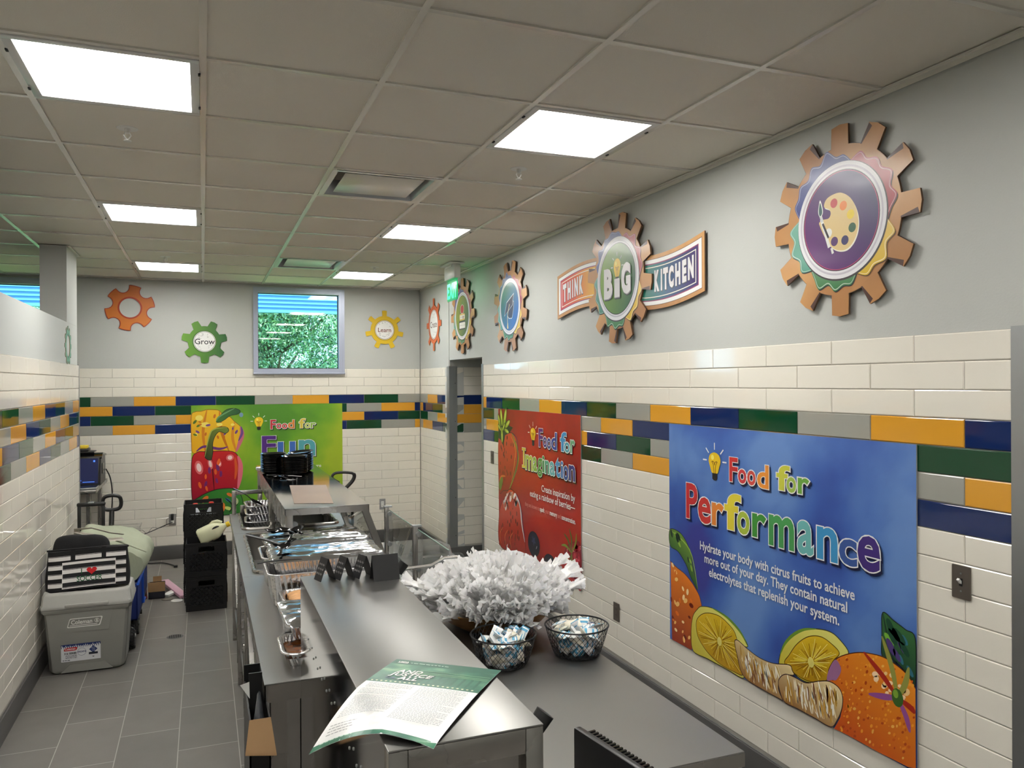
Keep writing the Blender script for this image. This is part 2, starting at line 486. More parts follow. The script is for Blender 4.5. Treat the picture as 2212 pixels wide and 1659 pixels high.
# ---- back wall (y = 0) with two windows
W1 = (-1.882, -.912, 1.984, 2.928); W2 = (-5.1, -3.84, 1.984, 2.928)
mb = MB(); mb_b = mb
def around(holes, x0, x1, z0, z1):
    out = []; x = x0
    for (a, b, c, d) in sorted(holes):
        out += [(x, a, z0, z1), (a, b, z0, c), (a, b, d, z1)]; x = b
    return out + [(x, x1, z0, z1)]
wall_slabs(mb, XF_BACK, [(*q, -.16, -.006) for q in around([W1, W2], -9.2, 0, 0, 3.05)], M_paint)
wall_slabs(mb, XF_BACK, [(-9.0, 0, .13, 1.984, -.006, -.0042)], M_grout)
wall_slabs(mb, XF_BACK, [(a, b, 1.984, ZT, -.006, -.0042) for a, b in ((-9.0, W2[0]), (W2[1], W1[0]), (W1[1], 0))], M_grout)
tiles(mb, XF_BACK, -4.6, -.004, -3.2928, (1, 2, 0, 1), skip=[(W1[0], W1[1], 1.984, 3), (W2[0], W2[1], 1.984, 3)])
mb.build('wall_back', kind='structure', sharp=0)

# ---- left partition, its top open to the next room, and the column at its end
PE, PC, PT = -1.50, -2.03, 2.363
mb = MB()
mb.box((XL - .20, -7.4, 0), (XL - .013, PE, PT), M_paint)
mb.box((XL - .014, -7.4, .13), (XL - .0042, PE, ZT), M_grout)
tiles(mb, lambda u, v, h: Vector((XL + h, u, v)), -7.4, PE - .004, -3.652, (1, 2, 0, 1))
mb.build('wall_left', kind='structure', sharp=0)
mb = MB(); mb.box((XL - .199, PC, PT + .001), (XL - .0131, PE, ZC), M_paint); mb.build('wall_column', kind='structure')
# walls that close the place behind the viewpoint and round the next room
for n, a, b in (('wall_far_left', (-9.2, -13.2, 0), (-9.05, .0, 3.05)), ('wall_rear', (-9.2, -13.2, 0), (3.2, -13.05, 3.05)),
                ('wall_far_right', (3.05, -13.05, 0), (3.2, -7.4, 3.05)), ('wall_return', (.16, -7.4, 0), (3.2, -7.25, 3.05))):
    mb = MB(); mb.box(a, b, M_paint); mb.build(n, kind='structure')

# ---- floor: dark 12 x 24 inch porcelain laid half-bond
def floor_mat():
    m = bpy.data.materials.new('dark porcelain floor'); m.use_nodes = True; nt = m.node_tree; b = nt.nodes['Principled BSDF']
    tc = nt.nodes.new('ShaderNodeTexCoord'); mp = nt.nodes.new('ShaderNodeMapping')
    mp.inputs['Rotation'].default_value = (0, 0, PI / 2)
    nt.links.new(tc.outputs['Object'], mp.inputs['Vector'])
    # after a quarter turn: brick u = -y, brick v = x
    mp.inputs['Location'].default_value = (-3.635 - .565 * .5 + .565 * 10, 3.123 + .2905 * 60, 0)
    br = nt.nodes.new('ShaderNodeTexBrick'); br.offset = .5; br.squash = 1
    br.inputs['Scale'].default_value = 1; br.inputs['Mortar Size'].default_value = .0022; br.inputs['Mortar Smooth'].default_value = .1
    br.inputs['Brick Width'].default_value = .565; br.inputs['Row Height'].default_value = .2905
    br.inputs['Color1'].default_value = (*rgb(108, 105, 101), 1); br.inputs['Color2'].default_value = (*rgb(117, 113, 109), 1); br.inputs['Mortar'].default_value = (*rgb(176, 172, 166), 1)
    nt.links.new(mp.outputs[0], br.inputs['Vector'])
    n = nt.nodes.new('ShaderNodeTexNoise'); n.inputs['Scale'].default_value = 5; n.inputs['Detail'].default_value = 6; nt.links.new(tc.outputs['Object'], n.inputs['Vector'])
    mr = nt.nodes.new('ShaderNodeMapRange'); mr.inputs['To Min'].default_value = .82; mr.inputs['To Max'].default_value = 1.18; nt.links.new(n.outputs['Fac'], mr.inputs['Value'])
    vm = nt.nodes.new('ShaderNodeVectorMath'); vm.operation = 'SCALE'; nt.links.new(br.outputs['Color'], vm.inputs[0]); nt.links.new(mr.outputs[0], vm.inputs['Scale'])
    nt.links.new(vm.outputs[0], b.inputs['Base Color'])
    b.inputs['Roughness'].default_value = .42
    bp = nt.nodes.new('ShaderNodeBump'); bp.inputs['Strength'].default_value = .12; bp.inputs['Distance'].default_value = .004; bp.invert = True
    nt.links.new(br.outputs['Fac'], bp.inputs['Height']); nt.links.new(bp.outputs[0], b.inputs['Normal'])
    return m
mb = MB(); mb.box((-9.2, -13.2, -.12), (3.2, .16, 0), floor_mat()); mb.build('floor', kind='structure')

# ---- base tiles
for n, a, b in (('baseboard_back', (-9.05, -.014, 0), (0, .0, .145)), ('baseboard_right', (-.014, -D0, 0), (.0, 0, .13)),
                ('baseboard_right_near', (-.014, -7.39, 0), (.0, -D1, .13)), ('baseboard_left', (XL - .005, -7.4, 0), (XL + .010, PE, .13))):
    mb = MB(); mb.box(a, b, M_base, .003); mb.build(n, kind='structure')

# ---- metal corner guards
def guard(n, x, y, sx, sy, z0=.13, z1=2.04, w=.052, screws=True):
    """two thin legs meeting on the outside corner at (x, y): one along sx, one along sy"""
    mb = MB(); t = .003
    mb.box((min(x, x + sx * w), min(y, y - sy * t), z0), (max(x, x + sx * w), max(y, y - sy * t), z1), M_alu)
    mb.box((min(x, x - sx * t), min(y, y + sy * w), z0), (max(x, x - sx * t), max(y, y + sy * w), z1), M_alu)
    if screws:
        for k in range(5):
            z = z0 + .12 + k * (z1 - z0 - .3) / 4
            mb.cyl((x + sx * w * .75, y - sy * t, z), (x + sx * w * .75, y - sy * (t + .0015), z), .004, M_dark, seg=10)
    mb.build(n, kind='structure')
guard('trim_1', .0, -D0 - .0005, 1, 1, w=.085)                # far jamb
guard('trim_2', .0, -D1 + .0005, 1, -1, w=.05)                # near jamb
guard('trim_3', .0, -7.3975, 1, 1, w=.05, screws=False)       # near end of the right wall
mb = MB(); mb.box((XL - .03, PE - .001, .13), (XL + .004, PE + .004, ZT + .008), M_alu); mb.box((XL + .0005, PE - .016, .13), (XL + .004, PE, ZT + .008), M_alu)
mb.build('trim_4', kind='structure')

# ---- ceiling: lay-in tiles on an exposed grid
LIGHTS = [(-3.0166, k) for k in (0, 4, 8, -4, -8)] + [(-1.1877, k) for k in (0, 4, 8, -4, -8)] + [(-6.0642, k) for k in (-8, -2, 4)] + [(1.2507, k) for k in (-4, -8)]  # last pair is unseen, added behind the viewpoint to brighten camera-facing surfaces
VENTS = [(-1.7974, 2), (-1.7974, 7)]
def cell_at(x0, k): return round((x0 - CX) / G), k
taken = {cell_at(x, k) for x, k in LIGHTS + VENTS}
mb = MB()
ys = [CY + G * k for k in range(-12, 11)]
for i in range(-11, 5):
    for k in range(-12, 11):
        if (i, k) in taken: continue
        x0, y0 = CX + i * G, CY + k * G; x1, y1 = min(x0 + G, 0.0 if y0 > -7.3 else 9), min(y0 + G, 0)
        if x0 >= 0 and y0 > -7.6: continue
        if x1 <= x0 or y1 <= y0: continue
        zz = ZC + .007
        mb.face([(x0, y0, zz), (x0, y1, zz), (x1, y1, zz), (x1, y0, zz)], M_ctile)
w = .0118
for i in range(-11, 6):
    x = CX + i * G
    y1 = -.001 if x < -.05 else -7.4
    mb.box((x - w, -13.04, ZC), (x + w, y1, ZC + .02), M_tbar)
for k in range(-11, 11):
    y = CY + k * G; x1 = -.001 if y > -7.3 else 3.04
    mb.box((-9.04, y - w, ZC + .0004), (x1, y + w, ZC + .02), M_tbar)
mb.box((-9.2, -13.2, ZC + .08), (3.2, .16, ZC + .1), M_ctile)
mb.build('ceiling', kind='structure', sharp=0, recalc=False)
mb = MB(); t = .022
mb.box((-t, -7.4, ZC - .002), (-.0002, -.0, ZC + .003), M_tbar); mb.box((-.002, -7.4, ZC - .02), (-.0002, 0, ZC), M_tbar); mb.build('trim_5', kind='structure')
mb = MB(); mb.box((-9.0, -t, ZC - .002), (0, -.0002, ZC + .003), M_tbar); mb.build('trim_6', kind='structure')
mb = MB(); mb.box((XL - .0125, PC - .01, ZC - .003), (XL + .012, PE + .02, ZC + .002), M_tbar); mb.build('trim_7', kind='structure')

# ---- windows
M_frame = mat('silver lilac window frame', rgb(176, 182, 200), .35, .35)
for n, (a, b, c, d) in (('window_1', W1), ('window_2', W2)):
    mb = MB(); f = .05
    for (u0, u1, z0, z1) in ((a, a + f * .75, c, d), (b - f * .95, b, c, d), (a, b, d - f, d), (a, b, c, c + f)):
        mb.prism([(u0, z0), (u1, z0), (u1, z1), (u0, z1)], -.10, .012 - .0012 * (u1 - u0 > .2), M_frame, XF_BACK)
    for (u0, u1, z0, z1) in ((a - .012, a + .012, c - .01, d + .01), (b - .012, b + .016, c - .01, d + .01), (a - .012, b + .016, d - .012, d + .012)):
        mb.prism([(u0, z0), (u1, z0), (u1, z1), (u0, z1)], 0, .016 + .0012 * (u1 - u0 > .2), M_frame, XF_BACK)
    w_o = mb.build(n, kind='structure')
    mb = MB(); mb.box((a - .015, -.04, c - .014), (b + .018, .02, c + .006), M_frame, .003); mb.build('window_sill', w_o)
    mb = MB(); g = .008
    for (u0, u1, z0, z1) in ((a + .036, a + .036 + g, c + f, d - f), (b - .048 - g, b - .048, c + f, d - f), (a + .036, b - .048, d - f - g, d - f), (a + .036, b - .048, c + f, c + f + g)):
        mb.prism([(u0, z0), (u1, z0), (u1, z1), (u0, z1)], -.062, -.05, M_black, XF_BACK)
    mb.build('gasket', w_o)
    mb = MB(); mb.face([XF_BACK(a + .03, c + .04, -.056), XF_BACK(b - .04, c + .04, -.056), XF_BACK(b - .04, d - .04, -.056), XF_BACK(a + .03, d - .04, -.056)], M_pane)
    mb.build('window_pane', w_o)

# ---- outside: canopy, lawn, trees
M_can = mat('pale blue corrugated metal', rgb(92, 148, 188), .45)
mb = MB((-3.9, 4.2, -.15)); n = 60
prof = [(4.2 + .028 * (0, 0, 1, 1)[k % 4], 3.045 + .0165 * (k + (.35 if k % 2 else 0))) for k in range(44)]
for k in range(len(prof) - 1): mb.face([(-10, *prof[k]), (2, *prof[k]), (2, *prof[k + 1]), (-10, *prof[k + 1])], M_can)
mb.box((-10, 4.24, 3.03), (2, 4.30, 3.80), M_can); mb.box((-10, 4.17, 3.025), (2, 4.30, 3.045), M_can)
for x in (-9.6, 1.6): mb.box((x, 4.24, -.15), (x + .1, 4.34, 3.03), M_can)
tag(mb.build('canopy', loc=(-3.9, 4.2, -.15), sharp=0), 'pale blue ribbed metal canopy edge outside, seen across the top of the window', 'canopy')
mb = MB(); mb.box((-30, .17, -.3), (30, 40, -.15), mat('lawn', rgb(140, 170, 90), .9, cvar=(2, .2))); mb.build('ground_outside', kind='structure')
M_leaf = [mat('leaf %s' % n, c, .45, spec=.4) for n, c in (('mid', rgb(112, 158, 110)), ('light', rgb(176, 208, 160)), ('dark', rgb(58, 92, 66)))]
M_bark = mat('bark', rgb(92, 80, 66), .9, bump=(20, .4))
def tree(x, y, h, spread, seed, label):
    rnd = random.Random(seed); t = thing('tree', label, 'tree', (x, y, -.15), group=None)
    mb = MB(); mb.tube([(0, 0, 0), (.05, .03, h * .3), (-.04, .06, h * .6), (0, 0, h * .9)], .1, M_bark, 10, radii=[.15, .12, .08, .03])
    for k in range(9):
        a = k * 2.4; z = h * (.28 + .06 * k); mb.tube([(0, 0, z), (math.cos(a) * spread * .4, math.sin(a) * spread * .4, z + .3), (math.cos(a) * spread * .8, math.sin(a) * spread * .8, z + .8)], .04, M_bark, 6, radii=[.05, .035, .012])
    mb.build('trunk', t)
    mb = MB(); cl = []
    for k in range(190):
        a = rnd.uniform(0, 2 * PI); r = spread * math.sqrt(rnd.random()); z = rnd.uniform(.05, 1.05) * h
        cl.append((math.cos(a) * r, math.sin(a) * r, z, rnd.uniform(.25, .5)))
    for (cx, cy, cz, R) in cl:
        for _ in range(300):
            d = Vector((rnd.gauss(0, 1), rnd.gauss(0, 1), rnd.gauss(0, 1))).normalized() * (R * rnd.random() ** .4)
            p = Vector((cx, cy, cz)) + d; s_ = rnd.uniform(.022, .048)
            n = (d.normalized() + Vector((rnd.uniform(-.8, .8), rnd.uniform(-.8, .8), rnd.uniform(0, 1)))).normalized()
            ax = n.orthogonal().normalized(); ax.rotate(Matrix.Rotation(rnd.uniform(0, 6.28), 3, n)); ay = n.cross(ax)
            m = M_leaf[rnd.choices((0, 1, 2), (5, 3, 2))[0]]
            mb.face([p - ax * s_, p - ay * s_ * .45, p + ax * s_, p + ay * s_ * .45], m)
    mb.build('foliage', t, sharp=0, recalc=False)
tree(-1.25, 6.2, 4.3, 1.45, 3, 'bushy green tree outside, filling the small window')
tree(-5.9, 7.0, 4.4, 1.8, 9, 'bushy green tree outside, behind the partition side of the building')
tree(-1.0, 12.5, 6.0, 2.6, 12, 'tall green tree farther out, beyond the tree that fills the window')
# ================================================================== things on the ceiling
def lamp_mat():
    """acrylic diffuser of a lay-in fixture: two tubes show through as brighter bands"""
    m = bpy.data.materials.new('lit diffuser'); m.use_nodes = True; nt = m.node_tree; nt.nodes.clear()
    o = nt.nodes.new('ShaderNodeOutputMaterial'); e = nt.nodes.new('ShaderNodeEmission'); e.inputs[0].default_value = (1, .975, .925, 1)
    tc = nt.nodes.new('ShaderNodeTexCoord'); sx = nt.nodes.new('ShaderNodeSeparateXYZ'); nt.links.new(tc.outputs['Object'], sx.inputs[0])
    ab = nt.nodes.new('ShaderNodeMath'); ab.operation = 'ABSOLUTE'; nt.links.new(sx.outputs['X'], ab.inputs[0])
    su = nt.nodes.new('ShaderNodeMath'); su.operation = 'SUBTRACT'; su.inputs[1].default_value = .13; nt.links.new(ab.outputs[0], su.inputs[0])
    a2 = nt.nodes.new('ShaderNodeMath'); a2.operation = 'ABSOLUTE'; nt.links.new(su.outputs[0], a2.inputs[0])
    mr = nt.nodes.new('ShaderNodeMapRange'); mr.interpolation_type = 'SMOOTHSTEP'; mr.inputs['From Min'].default_value = 0; mr.inputs['From Max'].default_value = .11
    mr.inputs['To Min'].default_value = LAMP * 1.9; mr.inputs['To Max'].default_value = LAMP * .62
    nt.links.new(a2.outputs[0], mr.inputs['Value']); nt.links.new(mr.outputs[0], e.inputs[1]); nt.links.new(e.outputs[0], o.inputs[0])
    return m
M_lamp = lamp_mat(); M_lframe = mat('white lamp frame', rgb(214, 214, 212), .3)
def make_light():
    t = thing('ceiling_light', '', 'ceiling light', (0, 0, 0))
    mb = MB(); o, i = .2925, .262
    for a, b in (((-o, -o), (o, -i)), ((-o, i), (o, o)), ((-o, -i), (-i, i)), ((i, -i), (o, i))):
        mb.box((a[0], a[1], -.004), (b[0], b[1], .028), M_lframe, .002)
    mb.box((-o, -o, .028), (o, o, .06), M_lframe)
    mb.build('frame', t)
    mb = MB(); mb.box((-i, -i, .003), (i, i, .010), M_lamp); mb.build('diffuser', t)
    for s in (-1, 1):
        for y in (-.17, .19):
            mb = MB(); mb.box((s * o - .004, y - .01, -.008), (s * o + .004, y + .01, -.003), M_dark); mb.build('latch', t)
    return t
LAB = {(-3.0166, 0): 'nearest lit square ceiling panel, at upper left, left row', (-3.0166, 4): 'second lit square ceiling panel of the left row',
       (-3.0166, 8): 'farthest lit square ceiling panel of the left row, above the orange gear', (-1.1877, 0): 'nearest lit square ceiling panel of the right row, toward the big gears',
       (-1.1877, 4): 'second lit square ceiling panel of the right row, beyond the first air vent', (-1.1877, 8): 'farthest lit square ceiling panel of the right row, near the exit sign'}
L0 = make_light()
for n, (x, k) in enumerate(LIGHTS):
    o = L0 if n == 0 else dup(L0)
    o.location = (x + G / 2, CY + (k + .5) * G, ZC)
    o['label'] = LAB.get((x, k), 'unseen lit square ceiling panel behind the viewpoint or beyond the partition, one pair added as fill'); o['group'] = 'square ceiling lights' if (x, k) in LAB else 'ceiling lights out of view'

def make_vent():
    t = thing('air_vent', '', 'air vent', (0, 0, 0)); h = .2925
    mb = MB()
    mb.box((-h, -h, .08), (h, h, .085), M_dark)
    for a, b, c, d in (((-h, -h), (h, -h), (-.26, -.26), (.26, -.26)), ((h, -h), (h, h), (.26, -.26), (.26, .26)), ((h, h), (-h, h), (.26, .26), (-.26, .26)), ((-h, h), (-h, -h), (-.26, .26), (-.26, -.26))):
        mb.face([(*a, -.002), (*b, -.002), (*d, .0), (*c, .0)], M_tbar); mb.face([(*c, .0), (*d, .0), (d[0] * .86, d[1] * .86, .08), (c[0] * .86, c[1] * .86, .08)], M_alu)
    mb.build('frame', t, recalc=False)
    mb = MB(); mb.box((-.215, -.215, .006), (.215, .215, .012), M_tbar, .003)
    for x in (-.15, .15):
        for y in (-.15, .15): mb.cyl((x, y, .012), (x, y, .08), .004, M_alu, seg=8)
    mb.build('plaque', t)
    return t
V0 = make_vent()
for n, (x, k) in enumerate(VENTS):
    o = V0 if n == 0 else dup(V0); o.location = (x + G / 2, CY + (k + .5) * G, ZC)
    o['label'] = ('square plaque air vent in the ceiling before the second right light', 'square air vent in the ceiling near the back window, tinted green')[n]; o['group'] = 'ceiling air vents'

def make_sprinkler():
    t = thing('fire_sprinkler', '', 'sprinkler', (0, 0, 0)); mb = MB()
    mb.lathe([(0, 0), (.042, -.001), (.045, .002), (.045, .006), (0, .006)], M_white, 28); mb.build('escutcheon', t)
    mb = MB(); mb.cyl((0, 0, 0), (0, 0, -.02), .011, M_white, seg=12)
    for s in (-1, 1): mb.tube([(s * .009, 0, -.018), (s * .014, 0, -.03), (s * .004, 0, -.046)], .0028, M_white, 6)
    mb.cyl((0, 0, -.045), (0, 0, -.052), .005, M_white, seg=10); mb.build('head', t)
    mb = MB(); mb.lathe([(0, -.052), (.016, -.052), (.016, -.0545), (0, -.0545)], M_white, 16); mb.build('deflector', t)
    return t
S0 = make_sprinkler()
for n, (x, y, lab) in enumerate(((-2.712, -5.33, 'white fire sprinkler under the nearest left ceiling light'), (-.883, -5.33, 'white fire sprinkler under the nearest right ceiling light'),
                                 (-2.712, -1.66, 'white fire sprinkler just before the farthest left ceiling light'), (-.883, -1.66, 'white fire sprinkler just before the farthest right ceiling light'))):
    o = S0 if n == 0 else dup(S0); o.location = (x, y, ZC + .006); o['label'] = lab; o['group'] = 'ceiling fire sprinklers'

# exit sign: edge-lit panel hanging from a housing, its face parallel to the right wall
t = thing('exit_sign', 'green lit exit sign hanging from the ceiling by the doorway', 'exit sign', (-.25, -2.12, 2.63))
mb = MB(); mb.box((-.07, -.16, .325), (.07, .16, .342), M_white, .004); mb.box((-.032, -.16, .195), (.032, .16, .325), M_white, .012); mb.box((-.045, -.1, .30), (.045, .1, .327), M_white, .01); mb.build('housing', t)
M_exit = mat('lit green panel', (.0, .25, .09), .3, emit=((.0, .55, .16), .20)); M_exit2 = mat('lit green letters', (0, .6, .2), .3, emit=((.02, .95, .30), .75))
mb = MB(); mb.box((-.004, -.15, .0), (.004, .15, .195), M_exit, .002); mb.build('panel', t)
mb = MB()
V, F = text_mesh('EXIT', .19, bold=.035, sx=.78)
w_ = max(v[0] for v in V)
for s in (1, -1):
    P = [Vector((-.0052 * s, s * (w_ / 2 - x), .028 + y)) for x, y, z in V]
    for f in F: mb.face([P[k] for k in f], M_exit2)
mb.build('lettering', t, recalc=False, sharp=0)
PERF={'orange1':[(0.008,0.433),(0.066,0.411),(0.14,0.394),(0.212,0.36),(0.275,0.31),(0.298,0.259),(0.26,0.232),(0.218,0.18),(0.203,0.117),(0.207,0.052),(0.209,-0.001),(0.02,-0.001)],'leaf1':[(0.003,0.606),(0.083,0.611),(0.142,0.584),(0.192,0.53),(0.227,0.438),(0.265,0.336),(0.205,0.384),(0.155,0.448),(0.082,0.5),(0.005,0.519)],'lemon1':[(0.298,0.257),(0.389,0.273),(0.491,0.263),(0.564,0.241),(0.623,0.21),(0.669,0.164),(0.599,0.149),(0.599,0.111),(0.628,0.061),(0.634,-0.004),(0.514,-0.005),(0.347,-0.005),(0.223,-0.005),(0.203,0.084),(0.218,0.18),(0.26,0.232)],'lemon1in':[(0.329,0.231),(0.44,0.249),(0.528,0.227),(0.576,0.195),(0.599,0.127),(0.611,0.062),(0.628,0.015),(0.563,0.008),(0.451,0.009),(0.347,0.035),(0.273,0.081),(0.25,0.131),(0.26,0.183)],'l1c':[(0.452,0.123)],'lemon2':[(0.891,0.149),(0.896,0.2),(0.927,0.258),(0.977,0.311),(1.044,0.355),(1.118,0.38),(1.188,0.391),(1.24,0.38),(1.297,0.335),(1.231,0.288),(1.192,0.237),(1.183,0.185),(1.08,0.139),(1.005,0.139),(0.946,0.167)],'lemon2in':[(0.926,0.167),(0.956,0.219),(1.005,0.282),(1.072,0.333),(1.144,0.355),(1.205,0.344),(1.248,0.319),(1.214,0.276),(1.188,0.229),(1.183,0.188),(1.103,0.15),(1.024,0.142)],'l2c':[(1.09,0.23)],'seg1':[(0.576,0.157),(0.6,0.174),(0.669,0.156),(0.759,0.141),(0.855,0.147),(0.956,0.174),(0.976,0.156),(0.985,0.139),(0.926,0.119),(0.895,0.087),(0.887,0.042),(0.915,-0.0),(0.895,-0.001),(0.769,-0.001),(0.668,0.007),(0.622,0.036),(0.599,0.089)],'seg2':[(0.89,0.057),(0.896,0.094),(0.936,0.126),(0.995,0.132),(1.061,0.132),(1.134,0.165),(1.196,0.186),(1.247,0.179),(1.268,0.148),(1.263,0.096),(1.238,0.042),(1.203,-0.001),(1.115,-0.007),(1.004,-0.004),(0.925,0.0)],'orange2':[(1.183,0.188),(1.196,0.238),(1.231,0.288),(1.281,0.323),(1.353,0.356),(1.423,0.372),(1.482,0.376),(1.546,0.362),(1.587,0.342),(1.624,0.309),(1.623,0.02),(1.586,0.009),(1.443,0.004),(1.287,0.005),(1.221,-0.004),(1.255,0.061),(1.27,0.124),(1.255,0.169),(1.213,0.186)],'stemc':[(1.537,0.246)],'leaf2':[(1.47,0.545),(1.519,0.529),(1.574,0.51),(1.618,0.489),(1.621,0.319),(1.594,0.333),(1.56,0.361),(1.518,0.382),(1.467,0.378),(1.466,0.461)],'food':[('F',0.538,0.603,0.937,1.056),('o',0.605,0.667,0.936,1.005),('o',0.674,0.734,0.936,1.006),('d',0.745,0.826,0.932,1.041),('f',0.878,0.964,0.939,1.052),('o',0.943,1.003,0.936,1.005),('r',1.014,1.083,0.939,1.009)],'word':[('P',0.168,0.273,0.699,0.888),('e',0.277,0.388,0.694,0.83),('r',0.396,0.494,0.7,0.816),('f',0.499,0.627,0.699,0.88),('o',0.598,0.691,0.693,0.804),('r',0.71,0.809,0.698,0.81),('m',0.826,0.991,0.681,0.823),('a',1.01,1.107,0.681,0.826),('n',1.127,1.243,0.682,0.82),('c',1.25,1.345,0.686,0.793),('e',1.347,1.459,0.686,0.824)],'t':[(0.29,0.555),(1.33,0.555),(0.329,0.495),(1.291,0.493),(0.367,0.432),(1.248,0.428)],'bulb':[(0.418,1.025),(0.369,1.02),(0.418,1.068),(0.419,0.963),(0.422,0.927),(0.413,1.115)]}
IMAG={'straw1':[(-0.002,0.937),(0.15,0.978),(0.319,0.998),(0.426,0.955),(0.451,0.848),(0.423,0.716),(0.34,0.598),(0.257,0.517),(0.115,0.489),(0.012,0.486)],'leaves':[(-0.01,1.058),(0.066,1.129),(0.122,1.028),(0.195,1.093),(0.264,1.056),(0.347,1.045),(0.263,0.995),(0.165,0.969),(0.12,0.873),(0.063,0.921),(-0.002,0.937)],'straw2':[(0.018,0.287),(0.143,0.43),(0.257,0.517),(0.393,0.504),(0.497,0.41),(0.534,0.269),(0.596,0.134),(0.594,0.027),(0.413,0.01),(0.02,0.004)],'bb':[(0.78,0.154),(0.663,0.132),(0.781,0.253),(1.086,0.055),(0.971,0.031),(1.087,0.136)],'rasp':[(1.337,0.196),(1.397,0.268),(1.513,0.311),(1.624,0.295),(1.63,-0.004),(1.51,0.021),(1.415,0.058),(1.336,0.101)],'bulb':[(0.779,1.025),(0.726,1.022),(0.78,1.065),(0.781,0.969),(0.783,0.924),(0.773,1.111)],'t':[(0.941,0.589),(1.52,0.592),(0.712,0.519),(1.519,0.529),(0.607,0.433),(1.524,0.432)],'food':[('F',0.891,0.971,0.925,1.068),('o',0.975,1.044,0.928,1.009),('o',1.051,1.118,0.922,1.005),('d',1.125,1.224,0.924,1.052),('f',1.282,1.386,0.924,1.064),('o',1.352,1.44,0.92,0.995),('r',1.45,1.521,0.923,1.016)],'word':[('I',0.554,0.63,0.735,0.893),('m',0.624,0.776,0.725,0.844),('a',0.781,0.859,0.726,0.84),('g',0.87,0.957,0.696,0.839),('i',0.962,0.998,0.737,0.863),('n',1.007,1.09,0.734,0.833),('a',1.099,1.191,0.731,0.833),('t',1.201,1.28,0.73,0.868),('i',1.296,1.332,0.732,0.853),('o',1.336,1.419,0.722,0.825),('n',1.429,1.528,0.728,0.839)]}
FUN={'yel':[(0.001,1.078),(0.04,1.126),(0.099,1.132),(0.158,1.147),(0.226,1.146),(0.285,1.135),(0.328,1.08),(0.388,1.069),(0.44,1.013),(0.5,0.957),(0.517,0.883),(0.499,0.8),(0.455,0.682),(0.386,0.676),(0.223,0.691),(0.139,0.685),(0.021,0.68),(-0.001,0.798)],'ystem':[(0.251,1.018),(0.285,1.072),(0.354,1.143),(0.44,1.158),(0.499,1.13),(0.475,1.095),(0.397,1.078),(0.336,1.034),(0.285,1.008)],'red':[(0.002,0.591),(0.055,0.688),(0.139,0.694),(0.223,0.695),(0.317,0.696),(0.42,0.683),(0.472,0.636),(0.498,0.542),(0.493,0.405),(0.47,0.277),(0.349,0.274),(0.212,0.264),(0.094,0.207),(0.01,0.167)],'rstem':[(0.134,0.64),(0.156,0.757),(0.182,0.865),(0.233,0.936),(0.302,0.957),(0.362,0.951),(0.379,0.914),(0.344,0.887),(0.284,0.907),(0.241,0.863),(0.215,0.782),(0.215,0.682),(0.193,0.601)],'green':[(0.01,0.14),(0.077,0.208),(0.179,0.257),(0.281,0.283),(0.427,0.279),(0.487,0.23),(0.522,0.127),(0.512,0.035),(0.433,-0.098),(0.092,-0.073)],'bulb':[(0.693,1.012),(0.647,1.013),(0.694,1.058),(0.693,0.952),(0.695,0.913),(0.692,1.096)],'t':[(1.368,0.476),(1.382,0.416),(1.252,0.481)],'food':[('F',0.816,0.876,0.92,1.024),('o',0.879,0.934,0.923,0.982),('o',0.939,0.998,0.921,0.98),('d',1.004,1.075,0.922,1.02),('f',1.124,1.195,0.923,1.033),('o',1.19,1.248,0.921,0.981),('r',1.252,1.309,0.922,0.98)],'word':[('F',0.723,0.875,0.623,0.846),('u',0.892,1.083,0.587,0.775),('n',1.12,1.304,0.606,0.791)]}
# ================================================================== wall signs and posters
M_print = print_mat('printed gear face', .40, .12)
M_poster = print_mat('printed poster', .30, .15)
M_vinyl = print_mat('printed wall sticker', .5)
M_edge = mat('dark board edge', rgb(92, 66, 44), .5)
M_letter = print_mat('printed lettering', .35, .2)
BLACK = rgb(20, 20, 24); WHITE = rgb(236, 236, 234)

def gear(R, r, n, wb, wt, rot=0, sub=5):
    """toothed outline: n teeth, wb / wt = half-width angle at root and tip"""
    out = []
    for k in range(n):
        a = rot + 2 * PI * k / n
        out += [(r * math.cos(a - wb), r * math.sin(a - wb)), (R * math.cos(a - wt), R * math.sin(a - wt)), (R * 1.012 * math.cos(a), R * 1.012 * math.sin(a)), (R * math.cos(a + wt), R * math.sin(a + wt)), (r * math.cos(a + wb), r * math.sin(a + wb))]
        a2 = rot + 2 * PI * (k + 1) / n - wb
        out += [(r * math.cos(a + wb + (a2 - a - wb) * j / sub), r * math.sin(a + wb + (a2 - a - wb) * j / sub)) for j in range(1, sub)]
    return out

def fit_letter(A, ch, x0, x1, y0, y1, col, bold=.024, out=.022, shadow=(.008, -.009), oc=WHITE, sc=BLACK):
    V, F = text_mesh(ch, 1, bold); xs = [v[0] for v in V]; yy = [v[1] for v in V]
    kx = (x1 - x0) / (max(xs) - min(xs)); ky = (y1 - y0) / (max(yy) - min(yy)); mx, my = min(xs), min(yy)
    T = lambda P, dx=0, dy=0: [(x0 + (x - mx) * kx + dx, y0 + (y - my) * ky + dy, z) for x, y, z in P]
    V2, F2 = text_mesh(ch, 1, bold + out * .115 / max(.03, (y1 - y0)), res=5)
    if sc: A.up().raw(T(V2, *shadow), F2, sc)
    if oc: A.up().raw(T(V2), F2, oc)
    A.up().raw(T(V), F, col)
def fit_text(A, s, x0, x1, y, col, h, bold=.0):
    V, F = text_mesh(s, 1, bold); xs = [v[0] for v in V]; kx = (x1 - x0) / (max(xs) - min(xs)); mx = min(xs)
    A.up().raw([(x0 + (a - mx) * kx, y + b * h, z) for a, b, z in V], F, col)
